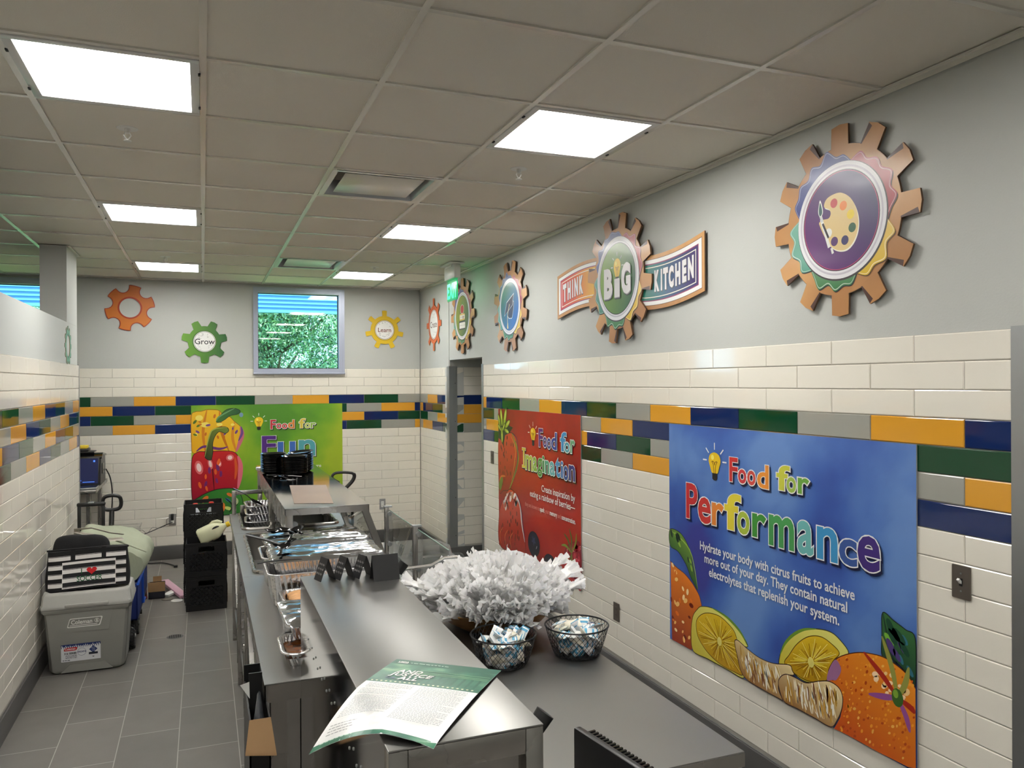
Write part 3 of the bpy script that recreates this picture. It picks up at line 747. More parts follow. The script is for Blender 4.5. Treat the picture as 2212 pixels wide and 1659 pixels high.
def bulb(A, P, ray=WHITE):
    (cx, cy), (lx, _), (_, ty), (bx, by0), (_, by1), (rx, ry) = P
    rw = abs(cx - lx); rh = ty - cy
    A.blob([(cx, ty), (cx + rw * .75, cy + rh * .7), (cx + rw, cy), (cx + rw * .75, cy - rh * .75), (bx + rw * .42, by0), (bx - rw * .42, by0), (cx - rw * .75, cy - rh * .75), (cx - rw, cy), (cx - rw * .75, cy + rh * .7)], rgb(236, 196, 30))
    A.disc(cx - rw * .35, cy + rh * .4, rw * .25, rh * .3, rgb(250, 232, 110))
    A.stroke([(bx - rw * .12, by0), (cx - rw * .2, cy - rh * .5), (cx - rw * .45, cy - rh * .1), (cx - rw * .1, cy - rh * .15), (cx, cy - rh * .5), (cx + rw * .1, cy - rh * .15), (cx + rw * .45, cy - rh * .1), (cx + rw * .2, cy - rh * .5), (bx + rw * .12, by0)], rw * .08, rgb(120, 70, 20), False)
    A.poly([(bx - rw * .42, by0), (bx + rw * .42, by0), (bx + rw * .4, by1 + rh * .15), (bx + rw * .15, by1), (bx - rw * .15, by1), (bx - rw * .4, by1 + rh * .15)], rgb(40, 36, 34))
    L = ry - ty
    for a in (90, 42, 138, 0, 180):
        a = math.radians(a); r0 = 1.32; ca, sa = math.cos(a), math.sin(a)
        A.stroke([(cx + rw * r0 * ca, cy + rh * r0 * sa), (cx + (rw * r0 + L * .7) * ca, cy + (rh * r0 + L * .75) * sa)], rw * .14, ray, False, False)
def wash(seed, cols, sc=2.2):
    """watercolour ground: a few flat tones meeting in soft blots"""
    def f(x, y):
        v = noise.fractal(Vector((x * sc + seed, y * sc, seed * .37)), 1.0, 2.0, 4) * .9 + .5 + .18 * math.floor(3 * (noise.noise(Vector((x * 3.1, y * 3.1, seed))) + .5)) / 3
        v = max(0, min(.999, v)) * (len(cols) - 1); i = int(v); return mixc(cols[i], cols[i + 1], v - i)
    return f
def outline(A, pts, w, col=BLACK): A.stroke(spline(pts, 5), w, col, False, False, True)
def flecks(A, pts, n, cols, r0, r1, rnd, asp=2.0, rot=None):
    """brush flecks scattered inside a traced shape"""
    xs = [p[0] for p in pts]; ys = [p[1] for p in pts]; P = spline(pts, 4)
    def inside(x, y):
        c = False; j = len(P) - 1
        for i in range(len(P)):
            if (P[i][1] > y) != (P[j][1] > y) and x < (P[j][0] - P[i][0]) * (y - P[i][1]) / (P[j][1] - P[i][1]) + P[i][0]: c = not c
            j = i
        return c
    L = {c: [] for c in cols}; k = 0; tries = 0
    while k < n and tries < n * 30:
        tries += 1
        x, y = rnd.uniform(min(xs), max(xs)), rnd.uniform(min(ys), max(ys)); r = rnd.uniform(r0, r1)
        if all(inside(x + dx * r * asp, y + dy * r * asp) for dx, dy in ((1, 0), (-1, 0), (0, 1), (0, -1))):
            L[rnd.choice(cols)].append((x, y, r * asp, r, (rot if rot is not None else rnd.uniform(0, PI)) + rnd.uniform(-.3, .3))); k += 1
    for c, l in L.items():
        if l: A.dots(l, c)
def shade(pts, ca, cb, ang=90):
    """printed gradient from ca to cb across a shape along the direction ang"""
    a = math.radians(ang); d = [p[0] * math.cos(a) + p[1] * math.sin(a) for p in pts]; lo, hi = min(d), max(d)
    return lambda x, y: mixc(ca, cb, (x * math.cos(a) + y * math.sin(a) - lo) / (hi - lo))
def clip_rect(pts, w, h): return [(min(max(x, .001), w - .001), min(max(y, .001), h - .001)) for x, y in pts]

def poster(name, label, loc, xf, W, H, wash_f):
    t = thing(name, label, 'poster', loc)
    mb = MB(); mb.prism([(0, 0), (W, 0), (W, H), (0, H)], .001, .007, mat('poster edge', rgb(150, 150, 150), .4), xf); mb.build('panel', t, sharp=0)
    A = Art(xf, .0071); A.gridfill(0, W, 0, H, 72, 54, wash_f)
    return t, A

# ---- blue poster
PW, PH = 1.617, 1.194
t, A = poster('wall_poster', 'large blue poster reading Food for Performance, with citrus fruit', (-.0005, -5.375, .44), XF_RIGHT, PW, PH,
              wash(2.3, [rgb(62, 66, 148), rgb(56, 84, 164), rgb(66, 102, 180), rgb(84, 122, 192), rgb(104, 142, 204)], 1.6))
R_ = random.Random(4); ol = .004
P = clip_rect(PERF['leaf1'], PW, PH); A.blob(P, shade(P, rgb(40, 84, 48), rgb(110, 150, 62), 60)); outline(A, P, ol); A.stroke([P[0], P[3], P[5]], .008, rgb(160, 190, 80)); flecks(A, P, 8, [rgb(150, 185, 70), rgb(28, 50, 40)], .006, .012, R_, 2.4, -1.1)
P = clip_rect(PERF['orange1'], PW, PH); A.poly(P, shade(P, rgb(150, 44, 26), rgb(236, 132, 44), 80)); A.stroke(P[:8], ol, rgb(90, 30, 20), False); flecks(A, P, 26, [rgb(250, 200, 120), rgb(255, 224, 170), rgb(120, 34, 20), rgb(228, 120, 40)], .006, .013, R_, 1.6)
def slice_(P, Pi, c):
    P = clip_rect(P, PW, PH); Pi = clip_rect(Pi, PW, PH)
    A.blob(P, shade(P, rgb(206, 190, 60), rgb(232, 226, 120), 60)); outline(A, P, ol, rgb(60, 60, 20)); A.stroke(P[1:6], .014, rgb(110, 150, 50))
    A.blob(Pi, shade(Pi, rgb(190, 144, 20), rgb(226, 190, 40), 100)); outline(A, Pi, .004, rgb(110, 84, 20))
    Q = spline(Pi, 5)
    for k in range(0, len(Q)):
        p = Q[k]; f = .90 if k % 6 == 0 else R_.uniform(.55, .9); g0 = R_.uniform(.1, .3)
        col = rgb(238, 226, 130) if k % 6 == 0 else R_.choice([rgb(232, 208, 60), rgb(150, 100, 16), rgb(244, 222, 90), rgb(176, 128, 20)])
        A.stroke([(c[0] + (p[0] - c[0]) * g0, c[1] + (p[1] - c[1]) * g0), (c[0] + (p[0] - c[0]) * f, c[1] + (p[1] - c[1]) * f)], .010 if k % 6 == 0 else R_.uniform(.006, .015), col, True, False)
    A.disc(c[0], c[1], .018, .022, rgb(236, 222, 120))
slice_(PERF['lemon1'], PERF['lemon1in'], PERF['l1c'][0]); slice_(PERF['lemon2'], PERF['lemon2in'], PERF['l2c'][0])
def segment(P, dirn):
    P = clip_rect(P, PW, PH); A.blob(P, shade(P, rgb(150, 100, 40), rgb(236, 214, 160), 80)); outline(A, P, ol, rgb(60, 40, 40))
    flecks(A, P, 90, [rgb(244, 236, 210), rgb(214, 176, 100), rgb(240, 226, 190), rgb(120, 70, 40), rgb(250, 246, 236), rgb(196, 150, 60)], .0035, .006, R_, 6.5, dirn)
segment(PERF['seg1'], -1.2)
P = clip_rect(PERF['leaf2'], PW, PH); A.blob(P, shade(P, rgb(24, 56, 44), rgb(60, 112, 62), 80)); outline(A, P, ol); A.stroke([P[0], P[7], P[5]], .01, rgb(20, 40, 40)); flecks(A, P, 16, [rgb(120, 180, 60), rgb(50, 110, 130), rgb(80, 60, 120), rgb(28, 70, 50)], .008, .016, R_, 2.3, -1.0)
P = clip_rect(PERF['orange2'], PW, PH); A.poly(spline(P[:10], 5, False) + P[10:], shade(P, rgb(202, 74, 20), rgb(236, 146, 40), 70)); A.stroke(P[:10], ol, rgb(90, 36, 20), False)
flecks(A, P, 190, [rgb(240, 160, 50), rgb(244, 186, 90), rgb(206, 90, 24), rgb(180, 66, 20), rgb(232, 140, 40)], .0025, .0055, R_, 1.7, .9)
flecks(A, [(P[4][0], P[4][1] - .02), (P[7][0], P[7][1] - .03), (P[9][0] - .02, P[9][1] - .05), (P[6][0], P[6][1] - .16)], 22, [rgb(255, 220, 176), rgb(250, 206, 140)], .006, .012, R_, 1.5, .6)
sc = PERF['stemc'][0]
for a, l in ((2.5, .2), (1.9, .22), (1.2, .14), (-.3, .1), (-1.1, .12), (3.4, .14)):
    A.stroke([sc, (min(PW - .005, sc[0] + l * .5 * math.cos(a) + .01), sc[1] + l * .5 * math.sin(a)), (min(PW - .004, sc[0] + l * math.cos(a)), sc[1] + l * math.sin(a))], .024, R_.choice([rgb(172, 44, 30), rgb(150, 80, 150), rgb(150, 150, 70)]))
A.disc(sc[0], sc[1], .026, .034, rgb(60, 100, 40)); A.disc(sc[0] - .008, sc[1] + .012, .012, .016, rgb(130, 170, 60))
P = PERF['orange2']; A.blob([P[0], P[1], P[2], (P[2][0] + .03, P[2][1] - .03), (P[1][0] + .04, P[1][1] - .03), (P[0][0] + .03, P[0][1] + .01)], rgb(160, 110, 150))
segment(PERF['seg2'], -1.35)
t_art = A.build('artwork', M_poster, t)
A = Art(XF_RIGHT, .0105); bulb(A, PERF['bulb'])
for q, c in zip(PERF['food'], [(206, 50, 50), (214, 66, 70), (216, 80, 70), (236, 150, 56), (206, 208, 70), (166, 196, 84), (112, 172, 66)]): fit_letter(A, *q, rgb(*c), sc=rgb(16, 22, 60))
for q, c in zip(PERF['word'], [(200, 48, 52), (206, 58, 54), (232, 138, 56), (232, 214, 62), (176, 198, 70), (66, 148, 58), (74, 158, 86), (112, 186, 184), (62, 150, 204), (58, 88, 154), (66, 44, 122)]): fit_letter(A, *q, rgb(*c), sc=rgb(16, 22, 60))
A.build('headline', M_letter, t); A = Art(XF_RIGHT, .0105)
for k, s in enumerate(('Hydrate your body with citrus fruits to achieve', 'more out of your day. They contain natural', 'electrolytes that replenish your system.')):
    a, b = PERF['t'][2 * k], PERF['t'][2 * k + 1]; fit_text(A, s, a[0], b[0], a[1], WHITE, .0625, .018)
A.build('body_text', M_letter, t)

# ---- red poster
t, A = poster('wall_poster', 'red poster reading Food for Imagination, with berries', (-.0005, -2.675, .445), XF_RIGHT, 1.605, PH,
              wash(7.1, [rgb(132, 16, 22), rgb(156, 24, 26), rgb(176, 32, 28), rgb(190, 44, 30)], 1.2))
W_ = 1.605
def berry(P, seeds):
    P = clip_rect(P, W_, PH); A.blob(P, shade(P, rgb(158, 30, 26), rgb(212, 70, 36), 100)); outline(A, P, .006, rgb(60, 20, 16)); flecks(A, P, seeds, [rgb(96, 30, 20), rgb(120, 46, 24)], .009, .013, R_, 1.7, PI / 2)
berry(IMAG['straw1'], 30)
P = IMAG['straw1']; A.stroke([P[2], P[4], P[5], P[7]], .035, rgb(140, 150, 50)); A.stroke([P[2], P[3], P[4], P[5], P[6]], .014, rgb(60, 50, 90)); A.stroke([(P[2][0] - .03, P[2][1] - .02), (P[4][0] - .05, P[4][1]), (P[6][0] - .03, P[6][1])], .012, rgb(222, 150, 60))
P = clip_rect(IMAG['leaves'], W_, PH); A.poly(P, rgb(36, 50, 24))
for k, (dx, dy, l, a) in enumerate(((.02, .03, .07, 2.0), (.075, .06, .09, 1.8), (.16, .06, .10, 1.2), (.22, .01, .075, .5), (.20, -.05, .06, -.2), (.09, -.09, .08, -1.5), (.03, -.03, .05, 2.6), (.13, -.02, .05, .9))):
    cx, cy = P[0][0] + dx, P[0][1] + dy; A.disc(cx, cy, l * .95, l * .36, rgb(28, 40, 20), a); A.disc(cx, cy, l * .84, l * .27, rgb(156, 180, 44), a); A.disc(cx + l * .25 * math.cos(a), cy + l * .25 * math.sin(a), l * .45, l * .13, rgb(206, 212, 96), a)
berry(IMAG['straw2'], 34); P = clip_rect(IMAG['straw2'], W_, PH)
top = [P[0], P[1], P[2], P[3], P[4], ((P[0][0] + P[4][0]) / 2, (P[0][1] + P[4][1]) / 2 - .01)]
flecks(A, top, 42, [rgb(240, 226, 220), rgb(206, 150, 110), rgb(150, 26, 30), rgb(250, 240, 236), rgb(190, 60, 50)], .012, .020, R_, 1.7, .9)
A.stroke([P[3], P[4], P[5], P[6]], .022, rgb(230, 220, 220)); A.stroke([(P[3][0] + .012, P[3][1]), (P[4][0] + .012, P[4][1]), (P[6][0] + .008, P[6][1])], .010, rgb(60, 50, 100))
for k in range(3): A.stroke([(.06 + .12 * k, .02), (.03 + .12 * k, .1), (.10 + .12 * k, .17)], .010, rgb(222, 130, 60))
A.stroke([(.0 + .02, .52), (.06, .60), (.17, .62)], .02, rgb(226, 130, 60)); A.blob([(.01, .53), (.07, .60), (.11, .58), (.05, .48)], rgb(110, 130, 40))
B = IMAG['bb']
for c, l, tp in ((B[0], B[1], B[2]), (B[3], B[4], B[5])):
    rx, ry = c[0] - l[0], tp[1] - c[1]; A.disc(c[0], c[1], rx, ry, rgb(22, 22, 44)); A.poly([(c[0] + rx * .42 * (1 if k % 2 else .45) * math.cos(k * PI / 5 + .3), c[1] + ry * .25 + ry * .42 * (1 if k % 2 else .45) * math.sin(k * PI / 5 + .3)) for k in range(10)], rgb(58, 60, 96)); A.stroke([(c[0] + rx * .4, c[1] - ry * .3), (c[0] + rx * .55, c[1] - ry * .05)], rx * .2, rgb(220, 220, 236))
P = clip_rect(IMAG['rasp'], W_, PH); A.blob(P, rgb(140, 16, 34)); flecks(A, P, 44, [rgb(176, 30, 48), rgb(160, 22, 40), rgb(206, 60, 76)], .016, .024, R_, 1.15)
flecks(A, P, 26, [rgb(240, 150, 160)], .003, .005, R_, 1.6)
for a in (1.6, 2.2, 2.8, .9, -1.4, -2.0): A.stroke([(1.46, .22), (1.46 + .10 * math.cos(a), .22 + .10 * math.sin(a)), (min(1.6, 1.46 + .17 * math.cos(a + .2)), .22 + .17 * math.sin(a + .2))], .020, R_.choice([rgb(130, 150, 50), rgb(84, 110, 40)]))
A.build('artwork', M_poster, t)
A = Art(XF_RIGHT, .0105); bulb(A, IMAG['bulb'])
for q, c in zip(IMAG['food'], [(110, 46, 130), (84, 60, 140), (60, 60, 150), (56, 70, 160), (70, 150, 206), (90, 170, 190), (110, 176, 130)]): fit_letter(A, *q, rgb(*c), sc=rgb(40, 8, 12))
_I = IMAG['word'][0]; IMAG['word'][0] = ('I', _I[1] + .024, _I[2] - .024, _I[3], _I[4])
for y in (_I[3], _I[4] - .018):
    A.poly([(_I[1] + .002, y - .011), (_I[2] + .008, y - .011), (_I[2] + .008, y + .022), (_I[1] + .002, y + .022)], rgb(40, 8, 12)); A.poly([(_I[1] - .004, y - .004), (_I[2] + .004, y - .004), (_I[2] + .004, y + .022), (_I[1] - .004, y + .022)], WHITE)
for q, c in zip(IMAG['word'], [(226, 204, 70), (196, 206, 80), (150, 190, 70), (96, 160, 70), (84, 160, 90), (96, 176, 140), (110, 186, 190), (70, 150, 206), (66, 120, 190), (62, 84, 160), (58, 52, 130)]): fit_letter(A, *q, rgb(*c), sc=rgb(40, 8, 12))
for y in (_I[3], _I[4] - .018): A.poly([(_I[1], y), (_I[2], y), (_I[2], y + .018), (_I[1], y + .018)], rgb(226, 204, 70))
A.build('headline', M_letter, t); A = Art(XF_RIGHT, .0105); T_ = IMAG['t']
fit_text(A, 'Create inspiration by', T_[0][0], T_[1][0], T_[0][1], WHITE, .07, .012); fit_text(A, 'eating a rainbow of berries\u2014', T_[2][0], T_[3][0], T_[3][1] - .006, WHITE, .07, .012)
x = T_[4][0]; tot = T_[5][0] - x; pieces = [('they are known to ', 0), ('spark', .03), (' your ', 0), ('memory', .03), (' and ', 0), ('concentration.', .03)]
tw = sum(text_width(s, 1, b) + .3 * (s.startswith(' ') + s.endswith(' ')) for s, b in pieces); k_ = tot / tw
for s, b in pieces:
    wd = text_width(s, 1, b); x += .3 * k_ * s.startswith(' '); fit_text(A, s.strip(), x, x + wd * k_, T_[4][1], WHITE if b else rgb(224, 150, 140), .048, b); x += wd * k_ + .3 * k_ * s.endswith(' ')
A.build('body_text', M_letter, t)

# ---- green poster
t, A = poster('wall_poster', 'green poster on the back wall reading Food for Fun, with peppers', (-2.535, -.0005, .44), XF_BACK, 1.609, 1.197,
              wash(4.4, [rgb(84, 142, 44), rgb(104, 160, 44), rgb(134, 176, 44), rgb(164, 188, 48)], 1.3))
W_ = 1.609
P = clip_rect(FUN['yel'], W_, PH); A.blob(P, shade(P, rgb(232, 172, 20), rgb(236, 190, 40), 60)); outline(A, P, .006, rgb(150, 90, 20))
for a in ((3, 15, rgb(214, 130, 30)), (5, 13, rgb(206, 120, 24)), (8, 12, rgb(220, 140, 40))): A.stroke([P[a[0]], ((P[a[0]][0] + P[a[1]][0]) / 2 - .03, (P[a[0]][1] + P[a[1]][1]) / 2), P[a[1]]], .03, a[2])
A.stroke([P[9], P[10], P[11], P[12]], .05, rgb(206, 110, 130)); A.stroke([(P[9][0] + .008, P[9][1]), (P[10][0], P[10][1]), (P[11][0] - .02, P[11][1])], .025, rgb(110, 70, 140))
for (x, y, a, b) in ((.08, 1.06, .038, .03), (.14, .985, .045, .028), (.285, .985, .03, .02), (.42, .98, .02, .014), (.05, .88, .014, .02)): A.disc(x, y, a, b, rgb(246, 226, 110))
flecks(A, P, 14, [rgb(120, 70, 140), rgb(90, 120, 40), rgb(206, 110, 30)], .008, .014, R_, 2.0)
P = FUN['ystem']; A.blob(P, shade(P, rgb(70, 120, 50), rgb(44, 90, 60), 0)); outline(A, P, .005); A.stroke([P[0], P[1], P[3]], .016, rgb(110, 160, 110)); A.disc(.51, 1.085, .02, .025, rgb(110, 140, 170))
P = clip_rect(FUN['red'], W_, PH); A.blob(P, shade(P, rgb(150, 18, 46), rgb(206, 36, 36), 80)); outline(A, P, .007, rgb(70, 10, 24))
A.stroke([P[6], P[7], P[8], P[9]], .05, rgb(226, 110, 130)); A.stroke([(.44, .62), (.455, .5), (.44, .38)], .03, rgb(214, 90, 40)); A.stroke([(.20, .66), (.215, .45), (.23, .24)], .012, rgb(90, 8, 24)); A.stroke([(.05, .70), (.13, .75), (.28, .72), (.37, .74)], .03, rgb(110, 50, 120))
for (x, y, a, b) in ((.075, .525, .034, .062), (.19, .56, .02, .05), (.28, .56, .02, .03), (.39, .62, .034, .03)): A.disc(x, y, a * 1.2, b * 1.2, rgb(226, 110, 110), .2); A.disc(x, y, a * .7, b * .75, rgb(244, 210, 206), .2)
flecks(A, P, 10, [rgb(120, 40, 110), rgb(226, 100, 40)], .01, .02, R_, 2.4, PI / 2)
P = FUN['rstem']; A.blob(P, shade(P, rgb(50, 60, 30), rgb(120, 140, 50), 40)); outline(A, P, .006); A.stroke([P[0], P[2], P[3], P[5]], .014, rgb(170, 180, 80))
P = clip_rect(FUN['green'], W_, PH); A.blob(P, shade(P, rgb(36, 90, 40), rgb(62, 140, 54), 60)); outline(A, P, .007); flecks(A, P, 12, [rgb(206, 220, 120), rgb(60, 110, 150), rgb(226, 120, 50), rgb(24, 60, 30)], .014, .028, R_, 2.0); A.stroke([(.34, .18), (.41, .1), (.38, .0 + .02)], .016, rgb(14, 40, 20)); A.disc(.44, .14, .035, .04, rgb(190, 206, 150)); A.disc(.44, .135, .016, .02, WHITE)
A.build('artwork', M_poster, t)
A = Art(XF_BACK, .0105); bulb(A, FUN['bulb'])
for q, c in zip(FUN['food'], [(206, 50, 60), (206, 56, 60), (214, 70, 60), (226, 130, 50), (226, 200, 80), (196, 206, 90), (150, 190, 80)]): fit_letter(A, *q, rgb(*c), sc=rgb(20, 40, 10))
for q, c in zip(FUN['word'], [(84, 40, 130), (64, 110, 190), (84, 166, 176)]): fit_letter(A, *q, rgb(*c), sc=rgb(20, 40, 10))
A.build('headline', M_letter, t); A = Art(XF_BACK, .0105)
fit_text(A, 'ature', FUN['t'][2][0], FUN['t'][0][0], FUN['t'][0][1], WHITE, .05, .015); fit_text(A, 'an', FUN['t'][1][0] - .055, FUN['t'][1][0], FUN['t'][1][1], WHITE, .05, .015)
A.build('body_text', M_letter, t)

# ---- bronze gears standing off the right wall
BR1, BR2, BR3 = rgb(186, 128, 70), rgb(150, 98, 52), rgb(214, 164, 104)
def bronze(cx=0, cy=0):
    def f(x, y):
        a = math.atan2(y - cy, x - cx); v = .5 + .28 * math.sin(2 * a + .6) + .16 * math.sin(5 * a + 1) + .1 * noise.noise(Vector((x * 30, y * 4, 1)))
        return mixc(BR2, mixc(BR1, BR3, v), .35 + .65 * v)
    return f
def splash(A, a0, a1, r, amp, col, seed, dark):
    rnd = random.Random(seed); n = max(5, int((a1 - a0) / 9)); outp = []; inp = []
    for k in range(n + 1):
        t = k / n; a = math.radians(90 - (a0 + (a1 - a0) * t)); e = min(1, min(t, 1 - t) * 5)
        rr = r - .006 + (amp * (.55 + .45 * (k % 2)) * rnd.uniform(.75, 1.15) + .006) * (.2 + .8 * e); outp.append((rr * math.cos(a), rr * math.sin(a))); inp.append(((r - .03) * math.cos(a), (r - .03) * math.sin(a)))
    O = spline(outp, 6, False); P = O + inp[::-1]
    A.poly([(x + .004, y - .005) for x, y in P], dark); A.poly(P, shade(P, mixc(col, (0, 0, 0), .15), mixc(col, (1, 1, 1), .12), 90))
    A.stroke([(x * .975, y * .975) for x, y in O], .004, mixc(col, (1, 1, 1), .45))
def bronze_gear(label, u, v, R, disc, nteeth=12, rot=0.0, r_ring=.235, r_disc=.2, sc_=1.0):
    t = thing('gear_sign', label, 'wall sign', (0, -u, v))
    r = R * .79; out = gear(R, r, nteeth, .155, .115, PI / 2 + rot)
    mb = MB(); mb.prism(out, .007, .0152, M_edge, XF_RIGHT)
    mb.build('board', t, sharp=0)
    mb = MB()
    for a in (45, 135, 225, 315): mb.cyl(XF_RIGHT(r * .7 * math.cos(math.radians(a)), r * .7 * math.sin(math.radians(a)), -.004), XF_RIGHT(r * .7 * math.cos(math.radians(a)), r * .7 * math.sin(math.radians(a)), .0072), .012, M_dark, seg=12)
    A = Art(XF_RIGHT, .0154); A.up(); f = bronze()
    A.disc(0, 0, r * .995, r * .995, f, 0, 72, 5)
    for k in range(nteeth):
        a = PI / 2 + rot + 2 * PI * k / nteeth
        q = lambda rr, da: (rr * math.cos(a + da), rr * math.sin(a + da))
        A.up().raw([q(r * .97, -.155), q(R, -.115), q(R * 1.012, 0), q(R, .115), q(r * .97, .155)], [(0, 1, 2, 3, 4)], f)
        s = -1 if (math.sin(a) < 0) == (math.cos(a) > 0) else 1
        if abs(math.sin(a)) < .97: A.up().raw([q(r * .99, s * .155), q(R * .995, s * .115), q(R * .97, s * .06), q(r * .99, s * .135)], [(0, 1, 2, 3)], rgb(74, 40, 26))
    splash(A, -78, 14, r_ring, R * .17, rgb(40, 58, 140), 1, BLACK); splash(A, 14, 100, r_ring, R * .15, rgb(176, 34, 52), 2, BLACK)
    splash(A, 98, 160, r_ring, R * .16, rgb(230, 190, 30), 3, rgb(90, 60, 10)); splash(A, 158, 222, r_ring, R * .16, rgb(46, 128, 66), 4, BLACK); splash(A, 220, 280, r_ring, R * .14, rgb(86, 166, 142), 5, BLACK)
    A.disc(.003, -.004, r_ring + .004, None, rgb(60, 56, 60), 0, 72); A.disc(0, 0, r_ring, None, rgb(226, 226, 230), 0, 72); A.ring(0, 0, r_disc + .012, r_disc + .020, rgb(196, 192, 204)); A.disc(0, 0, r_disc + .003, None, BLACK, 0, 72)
    disc(A, r_disc); A.build('artwork', M_print, t)
    mb.build('standoff', t)
    return t
def pal(A, r):
    A.disc(0, 0, r, r, lambda x, y: mixc(rgb(96, 30, 110), rgb(30, 30, 96), (x * .8 + y * .7 + r) / (2 * r)), 0, 64, 6); A.ring(0, 0, r - .004, r - .001, rgb(190, 60, 110))
    S = lambda pts: [(x * r, y * r) for x, y in pts]
    pl = S([(-.42, .36), (-.36, .50), (-.18, .56), (.05, .55), (.3, .38), (.46, .08), (.48, -.22), (.38, -.46), (.2, -.6), (-.02, -.6), (-.22, -.5), (-.4, -.28), (-.54, -.02), (-.56, .06), (-.46, .1), (-.3, .1), (-.24, .18), (-.28, .28)])
    A.blob([(x + .004, y - .006) for x, y in pl], rgb(240, 236, 220)); A.blob(pl, rgb(226, 198, 138))
    for x, y, c in ((-.15, .38, (186, 42, 44)), (.1, .28, (230, 130, 44)), (.29, .07, (238, 206, 40)), (.33, -.2, (36, 88, 54)), (.14, -.42, (44, 40, 96)), (-.14, -.4, (84, 44, 106)), (-.3, -.2, (240, 238, 234))): A.disc(x * r, y * r, r * .095, r * .095, rgb(*c))
    A.stroke(S([(-.50, .12), (-.28, -.50)]), r * .075, rgb(236, 234, 230), False, False); A.stroke(S([(-.46, .02), (-.30, -.30)]), r * .05, rgb(40, 30, 40), False, False); A.stroke(S([(-.22, -.52), (-.18, -.64)]), r * .06, rgb(230, 226, 226), False, False); A.stroke(S([(-.52, .2), (-.47, .06)]), r * .07, rgb(206, 206, 206), False, False)
    A.blob(S([(-.53, .52), (-.46, .34), (-.46, .22), (-.53, .17), (-.58, .24), (-.58, .36)]), rgb(226, 230, 226)); A.blob(S([(-.53, .47), (-.48, .33), (-.48, .23), (-.53, .19), (-.56, .24), (-.56, .36)]), rgb(34, 84, 84))
bronze_gear('biggest bronze gear sign at right, painter palette and brush on purple', 6.64, 2.515, .383, pal)
def cap(A, r):
    A.disc(0, 0, r, r, lambda x, y: mixc(rgb(26, 110, 100), rgb(36, 100, 176), (x - y + r) / (2 * r)), 0, 64, 6)
    S = lambda pts: [(x * r, y * r) for x, y in pts]
    A.blob(S([(-.2, -.28), (.42, .2), (.48, -.05), (.3, -.5), (.15, -.52), (-.1, -.5)]), rgb(206, 206, 214), 3); A.blob(S([(-.18, -.26), (.4, .18), (.45, -.05), (.29, -.46), (.15, -.49), (-.1, -.46)]), rgb(36, 38, 70), 3)
    A.poly(S([(-.62, -.38), (-.34, .2), (.5, .52), (.34, .02)]), rgb(216, 216, 224)); A.poly(S([(-.57, -.35), (-.32, .17), (.46, .47), (.31, .03)]), rgb(46, 42, 72))
    A.stroke(S([(0, .1), (-.2, -.28), (-.24, -.5), (-.22, -.78)]), r * .05, rgb(226, 206, 150), False); A.poly(S([(-.25, -.68), (-.19, -.68), (-.14, -.92), (-.29, -.92)]), rgb(236, 214, 140))
bronze_gear('bronze gear sign with a graduation cap on blue, left of the banner sign', 2.98, 2.505, .380, cap, rot=.26)
def books(A, r):
    A.disc(0, 0, r, r, lambda x, y: mixc(rgb(150, 160, 40), rgb(40, 90, 60), (x * .8 - y * .5 + r) / (2 * r)), 0, 64, 6)
    S = lambda pts: [(x * r, y * r) for x, y in pts]
    A.disc(-.0 * r, .33 * r, r * .27, r * .24, rgb(240, 226, 220)); A.disc(0, .33 * r, r * .24, r * .21, rgb(196, 50, 48)); A.stroke(S([(0, .5), (.04, .68)]), r * .05, rgb(70, 110, 50), False, False); A.disc(.12 * r, .62 * r, r * .11, r * .05, rgb(110, 160, 60), .5)
    for (x0, x1, y0, y1, c) in ((-.42, .42, -.22, .1, (236, 200, 110)), (-.5, .5, -.68, -.26, (30, 34, 60))):
        A.poly([(x * r, y * r) for x, y in rrect(x0, x1, y0, y1, .08)], rgb(*c)); A.poly([(x * r, y * r) for x, y in rrect(x0 + .06, x1 - .02, y0 + .06, y1 - .06, .05)], rgb(236, 234, 226)); A.stroke(S([(x0 + .1, (y0 + y1) / 2), (x1 - .05, (y0 + y1) / 2)]), r * .02, rgb(190, 186, 180), False, False)
    A.poly(S([(.1, -.16), (.2, -.16), (.2, .0), (.1, .0)]), rgb(150, 60, 50))
bronze_gear('bronze gear sign with books and an apple on green, beside the exit sign', 1.69, 2.53, .372, books)

# ---- the banner sign: gear over a waving ribbon
t = thing('banner_sign', 'bronze gear and rainbow ribbon sign reading THINK BiG KITCHEN', 'wall sign', (0, -4.84, 2.505))
cw = lambda u: .05 * math.sin(2 * PI * (u + .90) / 1.9) * (1 if u < 0 else 1 + .1 * u) - .027 + (.05 * max(0, u - .3))
WARP = lambda x, y: (x, y + cw(x))
def band(u0, u1, h, n=30): return [(u0 + (u1 - u0) * k / n, -h) for k in range(n + 1)] + [(u1 - (u1 - u0) * k / n, h) for k in range(n + 1)]
wp = lambda P: [WARP(x, y) for x, y in P]
mb = MB(); mb.prism(wp(band(-.905, .885, .155, 60)), .008, .0165, M_edge, XF_RIGHT); mb.build('ribbon', t, sharp=0)
out = gear(.398, .312, 12, .155, .115, PI / 2 - .17)
mb = MB(); mb.prism(out, .0185, .0292, M_edge, XF_RIGHT); mb.build('board', t, sharp=0)
A = Art(XF_RIGHT, .0167); A.warp = WARP
def strip(u0, u1, h0, h1, col, n=40):
    A.up(); V = []; F = []
    for k in range(n + 1):
        u = u0 + (u1 - u0) * k / n; V += [(u, h0), (u, h1)]
        if k: F.append((2 * k - 2, 2 * k, 2 * k + 1, 2 * k - 1))
    A.raw(V, F, col)
GL = lambda x, y: mixc(rgb(186, 36, 46), mixc(rgb(214, 90, 40), rgb(230, 180, 44), (x + .62) / .3), (x + .86) / .3)
